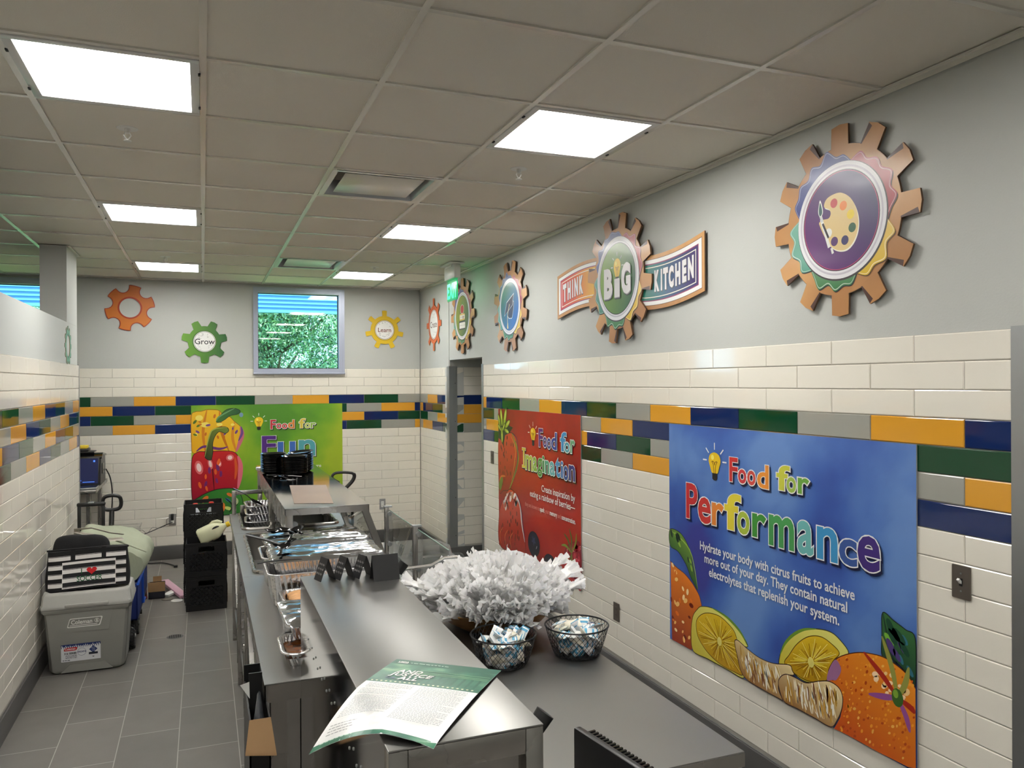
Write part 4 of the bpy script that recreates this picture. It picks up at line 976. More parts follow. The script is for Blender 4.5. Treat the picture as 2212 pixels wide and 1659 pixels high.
GR = lambda x, y: mixc(mixc(rgb(36, 124, 106), rgb(30, 96, 130), (x - .3) / .25), rgb(50, 30, 100), (x - .42) / .35)
for a, b, g_, s_ in ((-.905, -.2, GL, 1), (.2, .885, GR, -1)):
    A = Art(XF_RIGHT, .0167); A.warp = WARP
    strip(a, b, -.155, .155, bronze())
    e = lambda k: (a + (k if s_ > 0 else 0), b - (0 if s_ > 0 else k))
    strip(*e(.022), -.133, .133, rgb(96, 62, 40)); strip(*e(.025), -.130, .130, WHITE); strip(*e(.052), -.108, .108, rgb(140, 44, 96)); strip(*e(.058), -.102, .102, g_); strip(*e(.074), -.088, .088, rgb(240, 236, 220)); strip(*e(.080), -.083, .083, g_)
    A.build('ribbon_print', M_print, t)
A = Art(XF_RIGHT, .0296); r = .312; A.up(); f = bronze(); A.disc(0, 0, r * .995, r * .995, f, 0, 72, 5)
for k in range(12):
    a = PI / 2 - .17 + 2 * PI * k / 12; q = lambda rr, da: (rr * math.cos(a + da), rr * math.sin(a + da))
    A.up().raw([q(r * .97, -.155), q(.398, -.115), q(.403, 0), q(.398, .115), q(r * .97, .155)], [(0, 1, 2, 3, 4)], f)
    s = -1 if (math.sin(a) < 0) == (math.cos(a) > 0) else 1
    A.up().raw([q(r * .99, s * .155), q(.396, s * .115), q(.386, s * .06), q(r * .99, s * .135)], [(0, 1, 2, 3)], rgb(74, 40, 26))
for a in ((-78, 14, rgb(40, 62, 140), 1), (14, 100, rgb(176, 34, 52), 2), (98, 160, rgb(230, 190, 30), 3), (158, 222, rgb(46, 128, 66), 4), (220, 280, rgb(70, 150, 130), 5)): splash(A, a[0], a[1], .255, .062, a[2], a[3] + 7, BLACK)
A.disc(.003, -.004, .262, None, rgb(60, 56, 60), 0, 72); A.disc(0, 0, .258, None, rgb(226, 226, 230), 0, 72); A.ring(0, 0, .228, .238, rgb(190, 190, 200)); A.disc(0, 0, .222, None, BLACK, 0, 72)
A.disc(0, 0, .217, .217, lambda x, y: mixc(rgb(120, 160, 40), rgb(20, 84, 50), (x * .9 - y * .3 + .2) / .4), 0, 64, 6)
bulb(A, [(0.0, .075), (-.042, .075), (0, .125), (0, .012), (0, -.03), (0, .155)])
A.build('artwork', M_print, t)
A = Art(XF_RIGHT, .0345)
def block(ch, x0, x1, y0, y1, d=.006):
    fit_letter(A, ch, x0 + d * .8, x1 + d * .8, y0 - d, y1 - d, rgb(40, 40, 44), .06, oc=None, sc=None); fit_letter(A, ch, x0 + d * .4, x1 + d * .4, y0 - d * .5, y1 - d * .5, rgb(150, 146, 152), .06, oc=None, sc=None); fit_letter(A, ch, x0, x1, y0, y1, rgb(226, 224, 226), .06, oc=None, sc=None)
block('B', -.165, -.055, -.115, .075, .012); block('\u0131', -.03, .035, -.115, .0, .012); block('G', .055, .165, -.105, .085, .012)
A.build('lettering', M_letter, t); A = Art(XF_RIGHT, .0172); A.warp = WARP
for ch, x0, x1 in (('T', -.81, -.755), ('H', -.735, -.685), ('I', -.662, -.647), ('N', -.625, -.57), ('K', -.55, -.495)): block(ch, x0, x1, -.058, .068, .007)
A.build('lettering', M_letter, t); A = Art(XF_RIGHT, .0172); A.warp = WARP
for ch, x0, x1 in (('K', .405, .455), ('I', .472, .485), ('T', .497, .545), ('C', .553, .602), ('H', .617, .666), ('E', .684, .723), ('N', .738, .79)): block(ch, x0, x1, -.055, .066, .007)
A.build('lettering', M_letter, t)

# ---- flat stickers
def doodles(A, r, rnd, col):
    for _ in range(14):
        a = rnd.choice([rnd.uniform(.5, 2.6), rnd.uniform(3.7, 5.8)]); d = rnd.uniform(.5, .82) * r; x, y = d * math.cos(a), d * math.sin(a)
        A.stroke([(x + rnd.uniform(-.012, .012), y + rnd.uniform(-.01, .01)) for _ in range(4)], .0018, col, False)
def sticker(label, loc, xf, out, col, word, rc, wcol, ring=None, hole=None, wsize=.07):
    t = thing('gear_sticker', label, 'wall sticker', loc)
    mb = MB(); mb.prism(out, .0, .003, mat('sticker edge', rgb(150, 110, 60), .6), xf, hole=hole); mb.build('board', t, sharp=0)
    A = Art(xf, .0032); A.poly(out, col, hole=hole)
    if ring:
        w, c = ring; A.stroke(out, w, c, False, False, True)
        if hole: A.ring(0, 0, rc, rc + .016, c)
    if word:
        rnd = random.Random(len(word)); A.disc(0, 0, rc + .012, None, mixc(col(0, 0), (0, 0, 0), .25)); A.disc(0, 0, rc, None, WHITE, 0, 60); A.ring(0, 0, rc * .93, rc * .96, wcol); doodles(A, rc, rnd, rgb(130, 130, 130))
        A.text(word, 0, -wsize * .33, wsize, wcol, align='CENTER', bold=.008)
    A.build('print', M_vinyl, t); return t
def scoop(R, n, rs, rot):
    out = []
    for k in range(n):
        a = rot + 2 * PI * k / n; h = PI / n - rs / R * 1.06
        out += [(R * math.cos(a + h * (j / 4 - 1)), R * math.sin(a + h * (j / 4 - 1))) for j in range(9)]
        b = a + PI / n; c = (R * .965 * math.cos(b), R * .965 * math.sin(b))
        out += [(c[0] + rs * math.cos(b - PI / 2 - PI * j / 10 * 1.0), c[1] + rs * math.sin(b - PI / 2 - PI * j / 10 * 1.0)) for j in range(1, 10)]
    return out
sticker('orange gear sticker with a round hole, left of the window', (-3.122, 0, 2.668), XF_BACK, scoop(.236, 6, .064, .30), lambda x, y: mixc(rgb(206, 118, 34), rgb(190, 100, 32), y * 3 + .5), None, .100, None, ring=(.008, rgb(170, 62, 30)), hole=ell(0, 0, .1, .1, 0, 40))
sticker('green gear sticker reading Grow', (-2.396, 0, 2.325), XF_BACK, gear(.230, .168, 7, .27, .16, -PI / 2), lambda x, y: mixc(rgb(104, 156, 46), rgb(40, 96, 50), x * 2.4 + .5), 'Grow', .112, rgb(36, 38, 42), wsize=.085)
sticker('yellow gear sticker reading Learn, right of the window', (-.428, 0, 2.489), XF_BACK, gear(.226, .165, 7, .155, .125, PI / 2), lambda x, y: mixc(rgb(226, 190, 36), rgb(206, 170, 26), y * 2 + .5), 'Learn', .112, rgb(120, 62, 44), wsize=.072)
sticker('orange red gear sticker reading Create, near the room corner', (0, -.61, 2.52), XF_RIGHT, gear(.292, .215, 8, .15, .115, PI / 2), lambda x, y: mixc(rgb(214, 110, 60), rgb(196, 92, 50), y * 2 + .5), 'Create', .165, rgb(96, 60, 50), wsize=.098)
sticker('small pale green ring gear sticker on the left partition', (XL - .013, -1.99, 2.176), XF_LEFT, gear(.158, .128, 12, .15, .10, 0), lambda x, y: rgb(104, 156, 130), None, .085, None, ring=(.004, rgb(80, 130, 106)), hole=ell(0, 0, .085, .085, 0, 36))
# ================================================================== the serving line
M_foil = mat('crinkled foil', (.56, .58, .61), .15, 1.0, bump=(24, .16))
M_foil_pan = mat('pressed foil', (.70, .70, .71), .22, 1.0, bump=(60, .25))
M_gedge = mat('glass edge', rgb(120, 150, 140), .1, spec=.8)
SX0, SX1 = -2.235, -1.476
O = (-1.86, -4.7, 0)
t = thing('serving_counter', 'long stainless serving counter with foil pans, in the middle of the room', 'counter', O)
TOP, TH = .90, .04
def top_slab(y0, y1, hole=None):
    mb = MB(O); h = [(hole[0], hole[2]), (hole[1], hole[2]), (hole[1], hole[3]), (hole[0], hole[3])] if hole else None
    mb.prism([(SX0, y0), (SX1, y0), (SX1, y1), (SX0, y1)], TOP - .004, TOP, M_steel_dark, XF_UP, hole=h)
    for a, b in (((SX0, y0), (SX0 + .004, y1)), ((SX1 - .004, y0), (SX1, y1))): mb.box((*a, TOP - .055), (*b, TOP - .004), M_steel)
    return mb
mb = top_slab(-6.465, -4.965); mb.box((SX0, -6.465, TOP - .06), (SX1, -6.461, TOP - .004), M_steel); mb.build('worktop', t, sharp=20)
WELLS = ((-2.165, -1.56, -4.90, -3.84), (-2.165, -1.56, -3.64, -2.99))
top_slab(-4.963, -3.752, (WELLS[0][0], WELLS[0][1], WELLS[0][2], WELLS[0][3])).build('worktop', t, sharp=20)
mb = top_slab(-3.750, -2.92, (WELLS[1][0], WELLS[1][1], WELLS[1][2], WELLS[1][3])); mb.box((SX0, -2.924, TOP - .06), (SX1, -2.92, TOP - .004), M_steel); mb.build('worktop', t, sharp=20)
for (x0, x1, y0, y1) in WELLS:
    mb = MB(O); z0 = .74
    for q in (((x0, y0), (x0 + .003, y1)), ((x1 - .003, y0), (x1, y1)), ((x0, y0), (x1, y0 + .003)), ((x0, y1 - .003), (x1, y1))): mb.box((*q[0], z0), (*q[1], TOP - .001), M_steel)
    mb.box((x0, y0, z0 - .003), (x1, y1, z0), M_steel_dark); w = mb.build('well', t)
    mb = MB(O); P = [(p[0], p[1], TOP + .006) for p in rrect(x0 - .008, x1 + .008, y0 - .008, y1 + .008, .045, 6)]
    mb.tube(P, .011, M_steel, 10, closed=True); mb.build('rim', w)
mb = MB(O); mb.box((-2.02, -6.40, .12), (-1.50, -2.96, TOP - .005 - .17), M_steel_dark); mb.box((-1.98, -6.38, 0), (-1.54, -3.0, .12), M_dark); mb.build('cabinet', t)
mb = MB(O)                                                     # the near end panel with its flanges
mb.box((-2.215, -6.452, .0), (-1.49, -6.438, TOP - .05), M_mirror); mb.box((-2.215, -6.461, 0), (-2.165, -6.452, TOP - .06), M_steel); mb.box((-2.215, -6.45, .0), (-2.205, -6.40, TOP - .06), M_steel)
mb.build('end_panel', t)
for k, y in enumerate((-3.05, -3.95, -4.85, -5.75)):           # folding-shelf brackets along the service side
    mb = MB(O); mb.box((-2.222, y - .018, .0), (-2.186, y + .018, TOP - .057), M_steel, .004); mb.bar((-2.204, y - .02, .80), (-2.204, y - .50, .36), .022, .03, M_steel); mb.bar((-2.204, y - .04, .84), (-2.03, y - .04, .5), .02, .025, M_steel)
    mb.box((-2.212, y - .51, .0), (-2.18, y - .48, .40), M_steel, .003); mb.box((-2.215, y - .012, .50), (-2.02, y + .012, .53), M_steel)
    mb.build('bracket', t)
mb = MB(O); mb.box((-2.21, -6.40, .20), (-1.6, -2.98, .225), M_steel_dark); mb.build('undershelf', t)
for x, y, h in ((-2.205, -2.95, .175), (-2.15, -3.02, .075)):    # two low tube handles at the far end
    mb = MB(O); mb.box((x - .015, y - .015, TOP), (x + .015, y + .015, TOP + h), M_steel, .004); mb.box((x + .015, y - .015, TOP + h - .03), (x + .20, y + .015, TOP + h), M_steel, .004); mb.box((x + .17, y - .015, TOP), (x + .20, y + .015, TOP + h - .03), M_steel, .004); mb.build('tube_handle', t)

# ---- overshelves on legs
def overshelf(y0, y1, label):
    Q = (-1.8, (y0 + y1) / 2, TOP); t = thing('overshelf', label, 'shelf', Q, group='stainless overshelves')
    X0, X1, Z = -2.02, -1.58, 1.212
    mb = MB(Q); mb.box((X0, y0, Z - .003), (X1, y1, Z), M_mirror)
    for a, b in (((X0, y0), (X0 + .003, y1)), ((X1 - .003, y0), (X1, y1)), ((X0, y0), (X1, y0 + .003)), ((X0, y1 - .003), (X1, y1))): mb.box((*a, Z - .036), (*b, Z - .003), M_steel)
    mb.build('shelf', t)
    for y in (y0 + .025, y1 - .025):
        mb = MB(Q); mb.box((X0 + .008, y - .017, TOP), (X0 + .042, y + .017, Z - .004), M_steel, .003); mb.build('leg', t)
        mb = MB(Q); mb.bar((X1 - .024, y, Z - .02), (X1 + .085, y, TOP + .001), .034, .034, M_steel, up=(0, 1, 0)); mb.build('leg', t)
    mb = MB(Q); mb.box((X0 + .022, y0 + .045, 1.05), (X0 + .026, y1 - .045, Z - .004), M_steel); mb.build('side_panel', t)
    mb = MB(Q); g0, g1 = Vector((X1 + .002, 0, 1.15)), Vector((X1 + .07, 0, .93))
    mb.face([(g0.x, y0 + .06, g0.z), (g0.x, y1 - .06, g0.z), (g1.x, y1 - .06, g1.z), (g1.x, y0 + .06, g1.z)], M_glass); mb.build('glass_front', t)
    for y in (y0 + .045, y1 - .045):
        mb = MB(Q); mb.lathe([(0, 0), (.02, 0), (.02, .008), (0, .008)], M_alu, 16, Matrix.Translation((X0 + .05, y, 1.12)) @ Matrix.Rotation(PI / 2, 4, 'X')); mb.build('glass_clip', t)
    return t
overshelf(-4.87, -3.705, 'nearer stainless overshelf carrying a sheet of brown paper')
overshelf(-3.70, -2.50, 'farther stainless overshelf carrying stacks of black plates')

# ---- tall steel divider cabinet at the near end
UX0, UX1, UY0, UY1, UZ = -2.122, -1.832, -7.772, -6.467, 1.238
Q = ((UX0 + UX1) / 2, (UY0 + UY1) / 2, 0)
t = thing('divider_cabinet', 'tall narrow stainless divider cabinet in the foreground under the green flyer', 'cabinet', Q)
mb = MB(Q); mb.box((UX0, UY0, UZ - .004), (UX1, UY1, UZ), M_steel_dark, .0015); mb.build('top', t)
mb = MB(Q); mb.box((UX0 + .001, UY0 + .03, 0), (UX0 + .006, UY1 - .001, UZ - .004), M_mirror); mb.build('side_panel', t)
mb = MB(Q); mb.box((UX1 - .006, UY0 + .03, .0), (UX1 - .001, UY1 - .001, UZ - .004), M_steel); mb.build('side_panel', t)
mb = MB(Q); mb.box((UX0 + .006, UY1 - .006, 0), (UX1 - .006, UY1 - .001, UZ - .004), M_mirror); mb.build('back_panel', t)
mb = MB(Q)
for a, b in (((UX0, 0), (UX0 + .035, UZ - .004)), ((UX1 - .035, 0), (UX1, UZ - .004)), ((UX0 + .035, UZ - .05), (UX1 - .035, UZ - .004)), ((UX0 + .035, 0), (UX1 - .035, .12))): mb.box((a[0], UY0, a[1]), (b[0], UY0 + .03, b[1]), M_steel, .002)
mb.build('front_frame', t)
mb = MB(Q); mb.box((UX0 + .033, UY0 + .02, .11), (UX1 - .033, UY0 + .028, UZ - .045), M_mirror); mb.build('front_panel', t)
R0 = None
for k in range(12):                                            # paired rivets along the left side
    for d in (0, .035):
        y = UY1 - .20 - k * .085 - d
        if R0 is None: mb = MB(); mb.lathe([(0, .0022), (.0028, .002), (.004, 0)], M_alu, 10, Matrix.Rotation(-PI / 2, 4, 'Y')); R0 = o = mb.build('rivet', t)
        else: o = R0.copy(); COL.objects.link(o); o.parent = t
        o.location = Vector((UX0 + .001, y, 1.095 - .02 * (d > 0))) - Vector(Q)
for (y, z) in ((-7.73, 1.215), (-6.42, 1.218)):
    mb = MB(Q); p = Vector((UX1 + (.004 if y < -7 else .05), y, z)); d = Vector((.55, 0, .7)).normalized()
    mb.cyl(p - d * .01, p + d * .03, .017, M_black, r1=.019, seg=16); mb.cyl(p - d * .06, p - d * .01, .007, M_steel, seg=10)
    if y > -7: mb.tube([p + Vector((0, 0, 0)), p + Vector((.12, .02, -.0)), p + Vector((.17, .03, .02)), p + Vector((.22, .03, .02))], .006, M_steel, 8)
    mb.build('knob', t)

# ---- customer-side tray counter
Q = (-1.28, -5.9, 0); CZ = .88
t = thing('tray_counter', 'lower stainless customer counter at right carrying the bowl and wire baskets', 'counter', Q)
L_ = [(-1.826, -7.38), (-1.075, -7.38), (-1.075, -4.30), (-1.474, -4.30), (-1.474, -6.462), (-1.826, -6.462)]
mb = MB(Q); mb.prism(L_, CZ - .004, CZ, M_steel_dark, XF_UP)
for k in range(6):
    a, b = L_[k], L_[(k + 1) % 6]; mb.bar((a[0], a[1], CZ - .022), (b[0], b[1], CZ - .022), .003, .036, M_steel)
mb.build('worktop', t, sharp=20)
mb = MB(Q); mb.box((-1.80, -7.32, .1), (-1.12, -6.48, CZ - .045), M_steel); mb.box((-1.46, -6.48, .1), (-1.12, -4.36, CZ - .045), M_steel); mb.box((-1.76, -7.28, 0), (-1.16, -6.5, .1), M_dark); mb.box((-1.44, -6.5, 0), (-1.16, -4.4, .1), M_dark); mb.build('cabinet', t)
mb = MB(Q); mb.bar((-1.82, -7.36, CZ - .05), (-1.08, -7.36, CZ - .05), .03, .012, M_alu); mb.build('rail', t)

# ---- upright glass guard on posts
Q = (-1.475, -5.4, CZ); GX = -1.452
t = thing('glass_guard', 'upright glass sneeze guard on steel posts along the customer side', 'sneeze guard', Q)
for y in (-4.72, -5.36):
    mb = MB(Q); mb.box((GX - .012, y - .012, CZ), (GX + .012, y + .012, 1.168), M_steel, .002); mb.box((GX - .014, y - .014, 1.165), (GX + .03, y + .014, 1.172), M_alu); p = mb.build('post', t)
    for z in (1.13, .96):
        mb = MB(Q); mb.cyl((GX + .012, y + .0, z), (GX + .012, y - .03, z), .012, M_alu, seg=14); mb.cyl((GX + .012, y, z), (GX + .012, y + .03, z), .012, M_alu, seg=14); mb.build('clamp', p)
for y0, y1 in ((-5.345, -4.735), (-5.885, -5.375)):
    mb = MB(Q); mb.face([(GX + .012, y0, CZ + .03), (GX + .012, y1, CZ + .03), (GX + .012, y1, 1.150), (GX + .012, y0, 1.150)], M_glass); mb.bar((GX + .012, y0, 1.151), (GX + .012, y1, 1.151), .006, .003, M_gedge); mb.build('glass_pane', t, recalc=False)

# ---- clear plastic lids lying behind the glass
M_lid = clear_mat('clear plastic lid', (.96, .97, .97), .05, .05, haze=.02)
for k, (y, r) in enumerate(((-5.62, .1), (-5.22, -.15), (-4.85, .2))):
    t = thing('clear_tray', ('nearest clear plastic tray cover behind the glass guard', 'middle clear plastic tray cover behind the glass guard', 'farthest clear plastic tray cover behind the glass guard')[k], 'tray cover', (-1.265, y, CZ), (0, 0, r), group='clear tray covers behind the glass')
    mb = MB(); P0 = rrect(-.15, .15, -.16, .16, .05); P1 = rrect(-.125, .125, -.135, .135, .045); P2 = rrect(-.11, .11, -.12, .12, .04)
    for A_, B_, za, zb in ((P0, P0, .0, .012), (P0, P1, .012, .016), (P1, P2, .016, .085)):
        n = len(A_)
        for q in range(n): mb.face([(*A_[q], za), (*A_[(q + 1) % n], za), (*B_[(q + 1) % n], zb), (*B_[q], zb)], M_lid, True)
    mb.face([(*p, .085) for p in P2], M_lid); bmesh.ops.remove_doubles(mb.bm, verts=mb.bm.verts, dist=1e-5); mb.build('dome', t)
    mb = MB(); mb.tube([(*p, .008) for p in P0], .004, M_lid, 6, closed=True); mb.build('lip', t)

# ---- foil pans
def foil_pan(mb, L, W, H, m, ribs=90, amp=.0030, r=.05, flare=.018, rim=.012, thick=True):
    """pressed tray: ribbed tapering walls, flat bottom, rolled rim; base at z = 0"""
    def loop(off, z, a=0.0):
        P = resample(rrect(-L / 2 + off, L / 2 - off, -W / 2 + off, W / 2 - off, max(.01, r - off), 8), ribs * 5); n = len(P); out = []
        for k, p in enumerate(P):
            d = Vector((p[0], p[1], 0)).normalized(); s = a * math.sin(2 * PI * ribs * k / n); out.append(mb.bm.verts.new((p[0] + d.x * s, p[1] + d.y * s, z + (0 if a == 0 else 0))))
        return out
    i = mb.mi(m); Z = [(flare + rim, 0, 0), (flare + rim, .002, amp), (flare * .55 + rim, H * .5, amp), (rim + .002, H * .94, amp * .6), (rim, H, 0), (0, H, 0), (-.002, H - .004, 0), (.002, H - .006, 0)]
    rings = [loop(*q) for q in Z]
    for A_, B_ in zip(rings, rings[1:]):
        n = len(A_)
        for k in range(n):
            f = mb.bm.faces.new((A_[k], A_[(k + 1) % n], B_[(k + 1) % n], B_[k])); f.material_index = i; f.smooth = True
    f = mb.bm.faces.new(rings[0][::-1]); f.material_index = i
def foil_cover(mb, L, W, m, seed, bulge=.011, z=0.0):
    rnd = random.Random(seed); ox = rnd.uniform(0, 50)
    def fn(u, v):
        x, y = (u - .5) * L, (v - .5) * W; ex, ey = min(u, 1 - u) * L, min(v, 1 - v) * W; e = min(ex, ey); k = min(1, e / .04)
        cr = .03; cx, cy = L / 2 - cr, W / 2 - cr
        if abs(x) > cx and abs(y) > cy:                       # round the corners
            d = math.hypot(abs(x) - cx, abs(y) - cy); f = cr / max(d, cr); x = math.copysign(cx + (abs(x) - cx) * f, x); y = math.copysign(cy + (abs(y) - cy) * f, y)
        nz = noise.noise(Vector((x * 7 + ox, y * 26, 0))) * .007 + noise.noise(Vector((x * 24, y * 60 + ox, 3))) * .0018 + noise.noise(Vector((x * 70 + ox, y * 70, 9))) * .0007
        return Vector((x, y, z + k * (bulge + nz) + (1 - k) * (.004 + .4 * nz) - (.012 if e < 1e-6 else 0)))
    mb.grid(fn, 70, 44, m)
def pan(label, loc, L, W, H, cover=None, rot=0, name='foil_pan', ribs=90, group='foil pans', tilt=0):
    t = thing(name, label, 'foil pan', loc, (tilt, 0, rot), group)
    mb = MB(); foil_pan(mb, L, W, H, M_foil_pan, ribs, r=min(.05, W * .25), rim=min(.012, W * .06)); mb.build('tray', t, recalc=True, sharp=0)
    if cover is not None:
        mb = MB(); foil_cover(mb, L + .012, W + .012, M_foil, cover, z=H + .001); mb.build('foil_cover', t, sharp=0)
    return t
PX = -1.90
pan('deep ribbed foil pan under the nearer foil covered pan', (PX, -5.425, TOP + .001), .52, .33, .142, ribs=60)
pan('nearer foil covered pan with a black spoon on its left', (PX, -5.45, 1.020), .488, .282, .082, cover=2, ribs=80)
pan('deep ribbed foil pan under the farther foil covered pan', (PX - .003, -5.085, TOP + .001), .515, .325, .142, ribs=60)
pan('farther foil covered pan with several black spoons on it', (PX, -5.085, 1.020), .486, .285, .082, cover=5, rot=.05, ribs=80)
for k in range(3):                                             # stack of smaller trays in the far well
    pan(('lowest foil tray in the stack by the far overshelf', 'middle foil tray in the stack by the far overshelf', 'top foil tray in the stack by the far overshelf, holding black utensils')[k], (-2.015 + .004 * k, -3.36 + .05 * k, .872 + .046 * k), .27, .30, .055, ribs=44, group='foil trays in the far well', rot=.04 * (k - 1))
BUN = mat('golden bun crust', rgb(220, 168, 114), .5, cvar=(9, .18)); CRUMB = mat('pale bun', rgb(236, 196, 140), .8, cvar=(20, .06)); M_sauce = mat('brown gravy', rgb(112, 66, 34), .18, cvar=(10, .3))
t = pan('small foil pan of golden buns, just before the covered pans', (-2.01, -5.72, TOP + .001), .215, .21, .085, ribs=36, group='small foil pans at the near end')
B0 = None
for k in range(5):
    y = -5.72 - .076 + k * .038
    if B0 is None:
        B0 = thing('bread_bun', '', 'bun', (0, 0, 0)); mb = MB()
        mb.grid(lambda u, v: Vector(((u - .5) * .15, .019 * math.cos(2 * PI * v) * (1 - abs(2 * u - 1) ** 4 * .6), .024 + .022 * math.sin(2 * PI * v) * (1 - abs(2 * u - 1) ** 4 * .6))), 14, 14, BUN); mb.build('crust', B0)
        mb = MB(); mb.box((-.07, -.0195, .016), (.07, .0195, .021), CRUMB, .001); mb.build('crumb', B0); o = B0
    else: o = dup(B0)
    o.location = (-2.01 + .003 * (k % 2), y, TOP + .038 + .004 * (k % 2)); o.rotation_euler = (0, .03 * (k % 3 - 1), .05 * (k % 2 - .5))
    o['label'] = 'golden split bun in the small foil pan'; o['group'] = 'buns in the foil pan'
t = pan('foil covered loaf pan propped on the rim of the nearest loaf pan', (-2.072, -6.085, TOP + .052), .145, .27, .062, cover=9, ribs=36, group='small foil pans at the near end', tilt=.05, rot=.05)
mb = MB((-2.08, -5.92, TOP)); mb.box((-2.125, -5.95, TOP + .001), (-2.03, -5.89, TOP + .048), M_foil_pan, .006); tag(mb.build('foil_tray', loc=(-2.08, -5.92, TOP)), 'folded foil tray under the foil covered loaf pan', 'foil tray')
t = pan('nearest loaf pan of brown sauce at the counter end', (-2.108, -6.245, TOP + .001), .125, .24, .052, ribs=34, group='small foil pans at the near end')
mb = MB(); mb.grid(lambda u, v: Vector(((u - .5) * .095, (v - .5) * .20, .030 + .003 * noise.noise(Vector((u * 4, v * 6, 2))))), 12, 16, M_sauce); mb.build('sauce', t, sharp=0)
# brush lying on the covered loaf pan
t = thing('basting_brush', 'black handled basting brush on the foil covered loaf pan', 'brush', (-2.040, -6.09, TOP + .145), (0, 0, .12))
mb = MB(); mb.box((-.010, .0, -.006), (.010, .10, .006), M_black, .004); mb.build('handle', t)
mb = MB(); mb.box((-.013, -.045, -.005), (.013, .002, .005), mat('tan wood', rgb(206, 160, 84), .6), .002); mb.build('ferrule', t)
mb = MB(); mb.box((-.015, -.09, -.006), (.015, -.045, .006), mat('amber bristle', rgb(160, 110, 60), .8, bump=(200, .5, (1, .1, 1))), .002); mb.build('bristles', t)

# ---- black serving spoons on the covered pans
def spoon(label, loc, rot, L=.26, bowl=(.052, .036), name='serving_spoon'):
    t = thing(name, label, 'spoon', loc, rot, 'black serving spoons')
    mb = MB(); a, b = bowl
    mb.grid(lambda u, v: Vector((a * (2 * u - 1) * 1, b * (2 * v - 1) * math.sqrt(max(0, 1 - (2 * u - 1) ** 2)), .016 * ((2 * u - 1) ** 2 + ((2 * v - 1) ** 2) * (1 - (2 * u - 1) ** 2)) - .016)), 16, 12, M_black_gloss); mb.build('bowl', t)
    mb = MB(); mb.tube([(-a * .9, 0, 0), (-a - .03, 0, .008), (-a - L * .5, 0, .012), (-a - L, 0, .006)], .006, M_black_gloss, 8, radii=[.007, .006, .008, .011], sx=.5); mb.build('handle', t)
    return t
FZ = 1.125
spoon('black spoon lying bowl-up at the left of the farther foil cover, first of the pair', (-2.095, -5.03, FZ + .012), (.15, -.1, 2.4), L=.09, bowl=(.045, .034))
spoon('black spoon lying bowl-up right beside the first on the farther foil cover', (-2.035, -5.02, FZ + .012), (.1, -.1, 2.1), L=.09, bowl=(.045, .034))
spoon('black spoon with its handle toward the front on the farther foil cover', (-1.99, -5.115, FZ + .022), (-.25, -.22, 1.25), L=.10)
spoon('black spoon lying on the nearer foil cover', (-2.075, -5.46, FZ + .018), (-.2, -.16, 1.3), L=.09, bowl=(.042, .036))
for lab, p0, p1, r0 in (('thick black spoon handle sticking out left from under the farther foil cover', (-2.215, -5.06, 1.125), (-2.06, -5.30, 1.108), .0105), ('thin black spoon handle sticking out left from the nearer foil pan', (-2.205, -5.62, 1.108), (-2.02, -5.63, 1.112), .006)):
    mb = MB(p1); mb.tube([p0, tuple((a * .5 + b * .5) + (0, 0, .004)[i] for i, (a, b) in enumerate(zip(p0, p1))), p1], r0, M_black, 10, radii=[r0, r0, r0 * .7], sx=.6); tag(mb.build('spoon_handle', loc=p1), lab, 'spoon')
spoon('black spoon standing in the top foil tray of the far stack', (-2.06, -3.20, 1.02), (0, .5, -.3), L=.14)

# ---- on the farther overshelf: plates, utensils, paper
SZ = 1.2125
pl = None
def plate(loc, rot, label, group):
    global pl
    if pl is None:
        mb = MB(); mb.lathe([(0, .002), (.066, .002), (.075, .006), (.092, .016), (.0945, .0165), (.095, .0145), (.0935, .0135), (.077, .003), (.068, -.001), (0, -.001)], M_black_gloss, 36); pl = o = mb.build('plate')
    else: o = pl.copy(); COL.objects.link(o)
    o.location = loc; o.rotation_euler = rot; return tag(o, label, 'plate', group)
rr = random.Random(5)
for (x, y, n, lab) in ((-1.935, -3.10, 13, 'left'), (-1.805, -3.26, 12, 'right'), (-1.735, -3.05, 13, 'rear')):
    for k in range(n):
        plate((x + rr.uniform(-.001, .001), y + rr.uniform(-.001, .001), SZ + .002 + k * .0105), (rr.uniform(-.01, .01), rr.uniform(-.01, .01), 0) if k < n - 1 or lab != 'rear' else (.03, -.10, 0), 'black plastic plate in the %s stack on the farther overshelf' % lab, 'black plates in the %s stack' % lab)
for k, (x, y, r) in enumerate(((-1.93, -3.40, .5), (-1.90, -3.46, .2), (-1.86, -3.43, 1.0))):
    t = thing('serving_tongs', ('black tongs lying leftmost before the plate stacks', 'black tongs lying nearest before the plate stacks', 'glossy black tongs lying at right before the plate stacks')[k], 'tongs', (x, y, SZ), (0, 0, r), 'black tongs by the plates')
    for s in (-1, 1):
        mb = MB(); mb.tube([(0, -.10, .008), (s * .012, -.03, .014), (s * .022, .05, .012), (s * .014, .10, .008)], .007, M_black_gloss, 8, sx=.6, radii=[.006, .006, .007, .012]); mb.build('arm', t)
mb = MB((-1.99, -3.06, SZ)); 
for k in range(4): mb.lathe([(0, .0), (.05, .0), (.062, .008), (.063, .009), (.05, .002), (0, .001)], M_white, 28, Matrix.Translation((-1.985, -2.90, SZ + .001 + .004 * k)))
tag(mb.build('paper_plate', loc=(-1.99, -3.06, SZ)), 'few white paper plates behind the left black stack', 'plate')
M_kraft = mat('brown kraft paper', rgb(142, 110, 76), .42, cvar=(5, .07))
mb = MB((-1.81, -4.33, SZ)); mb.grid(lambda u, v: Vector((-1.955 + .055 * v + u * (.20 + .02 * v), -4.69 - .08 * u + v * .80, SZ + .0008 + .0004 * noise.noise(Vector((u * 3, v * 5, 1))))), 8, 16, M_kraft)
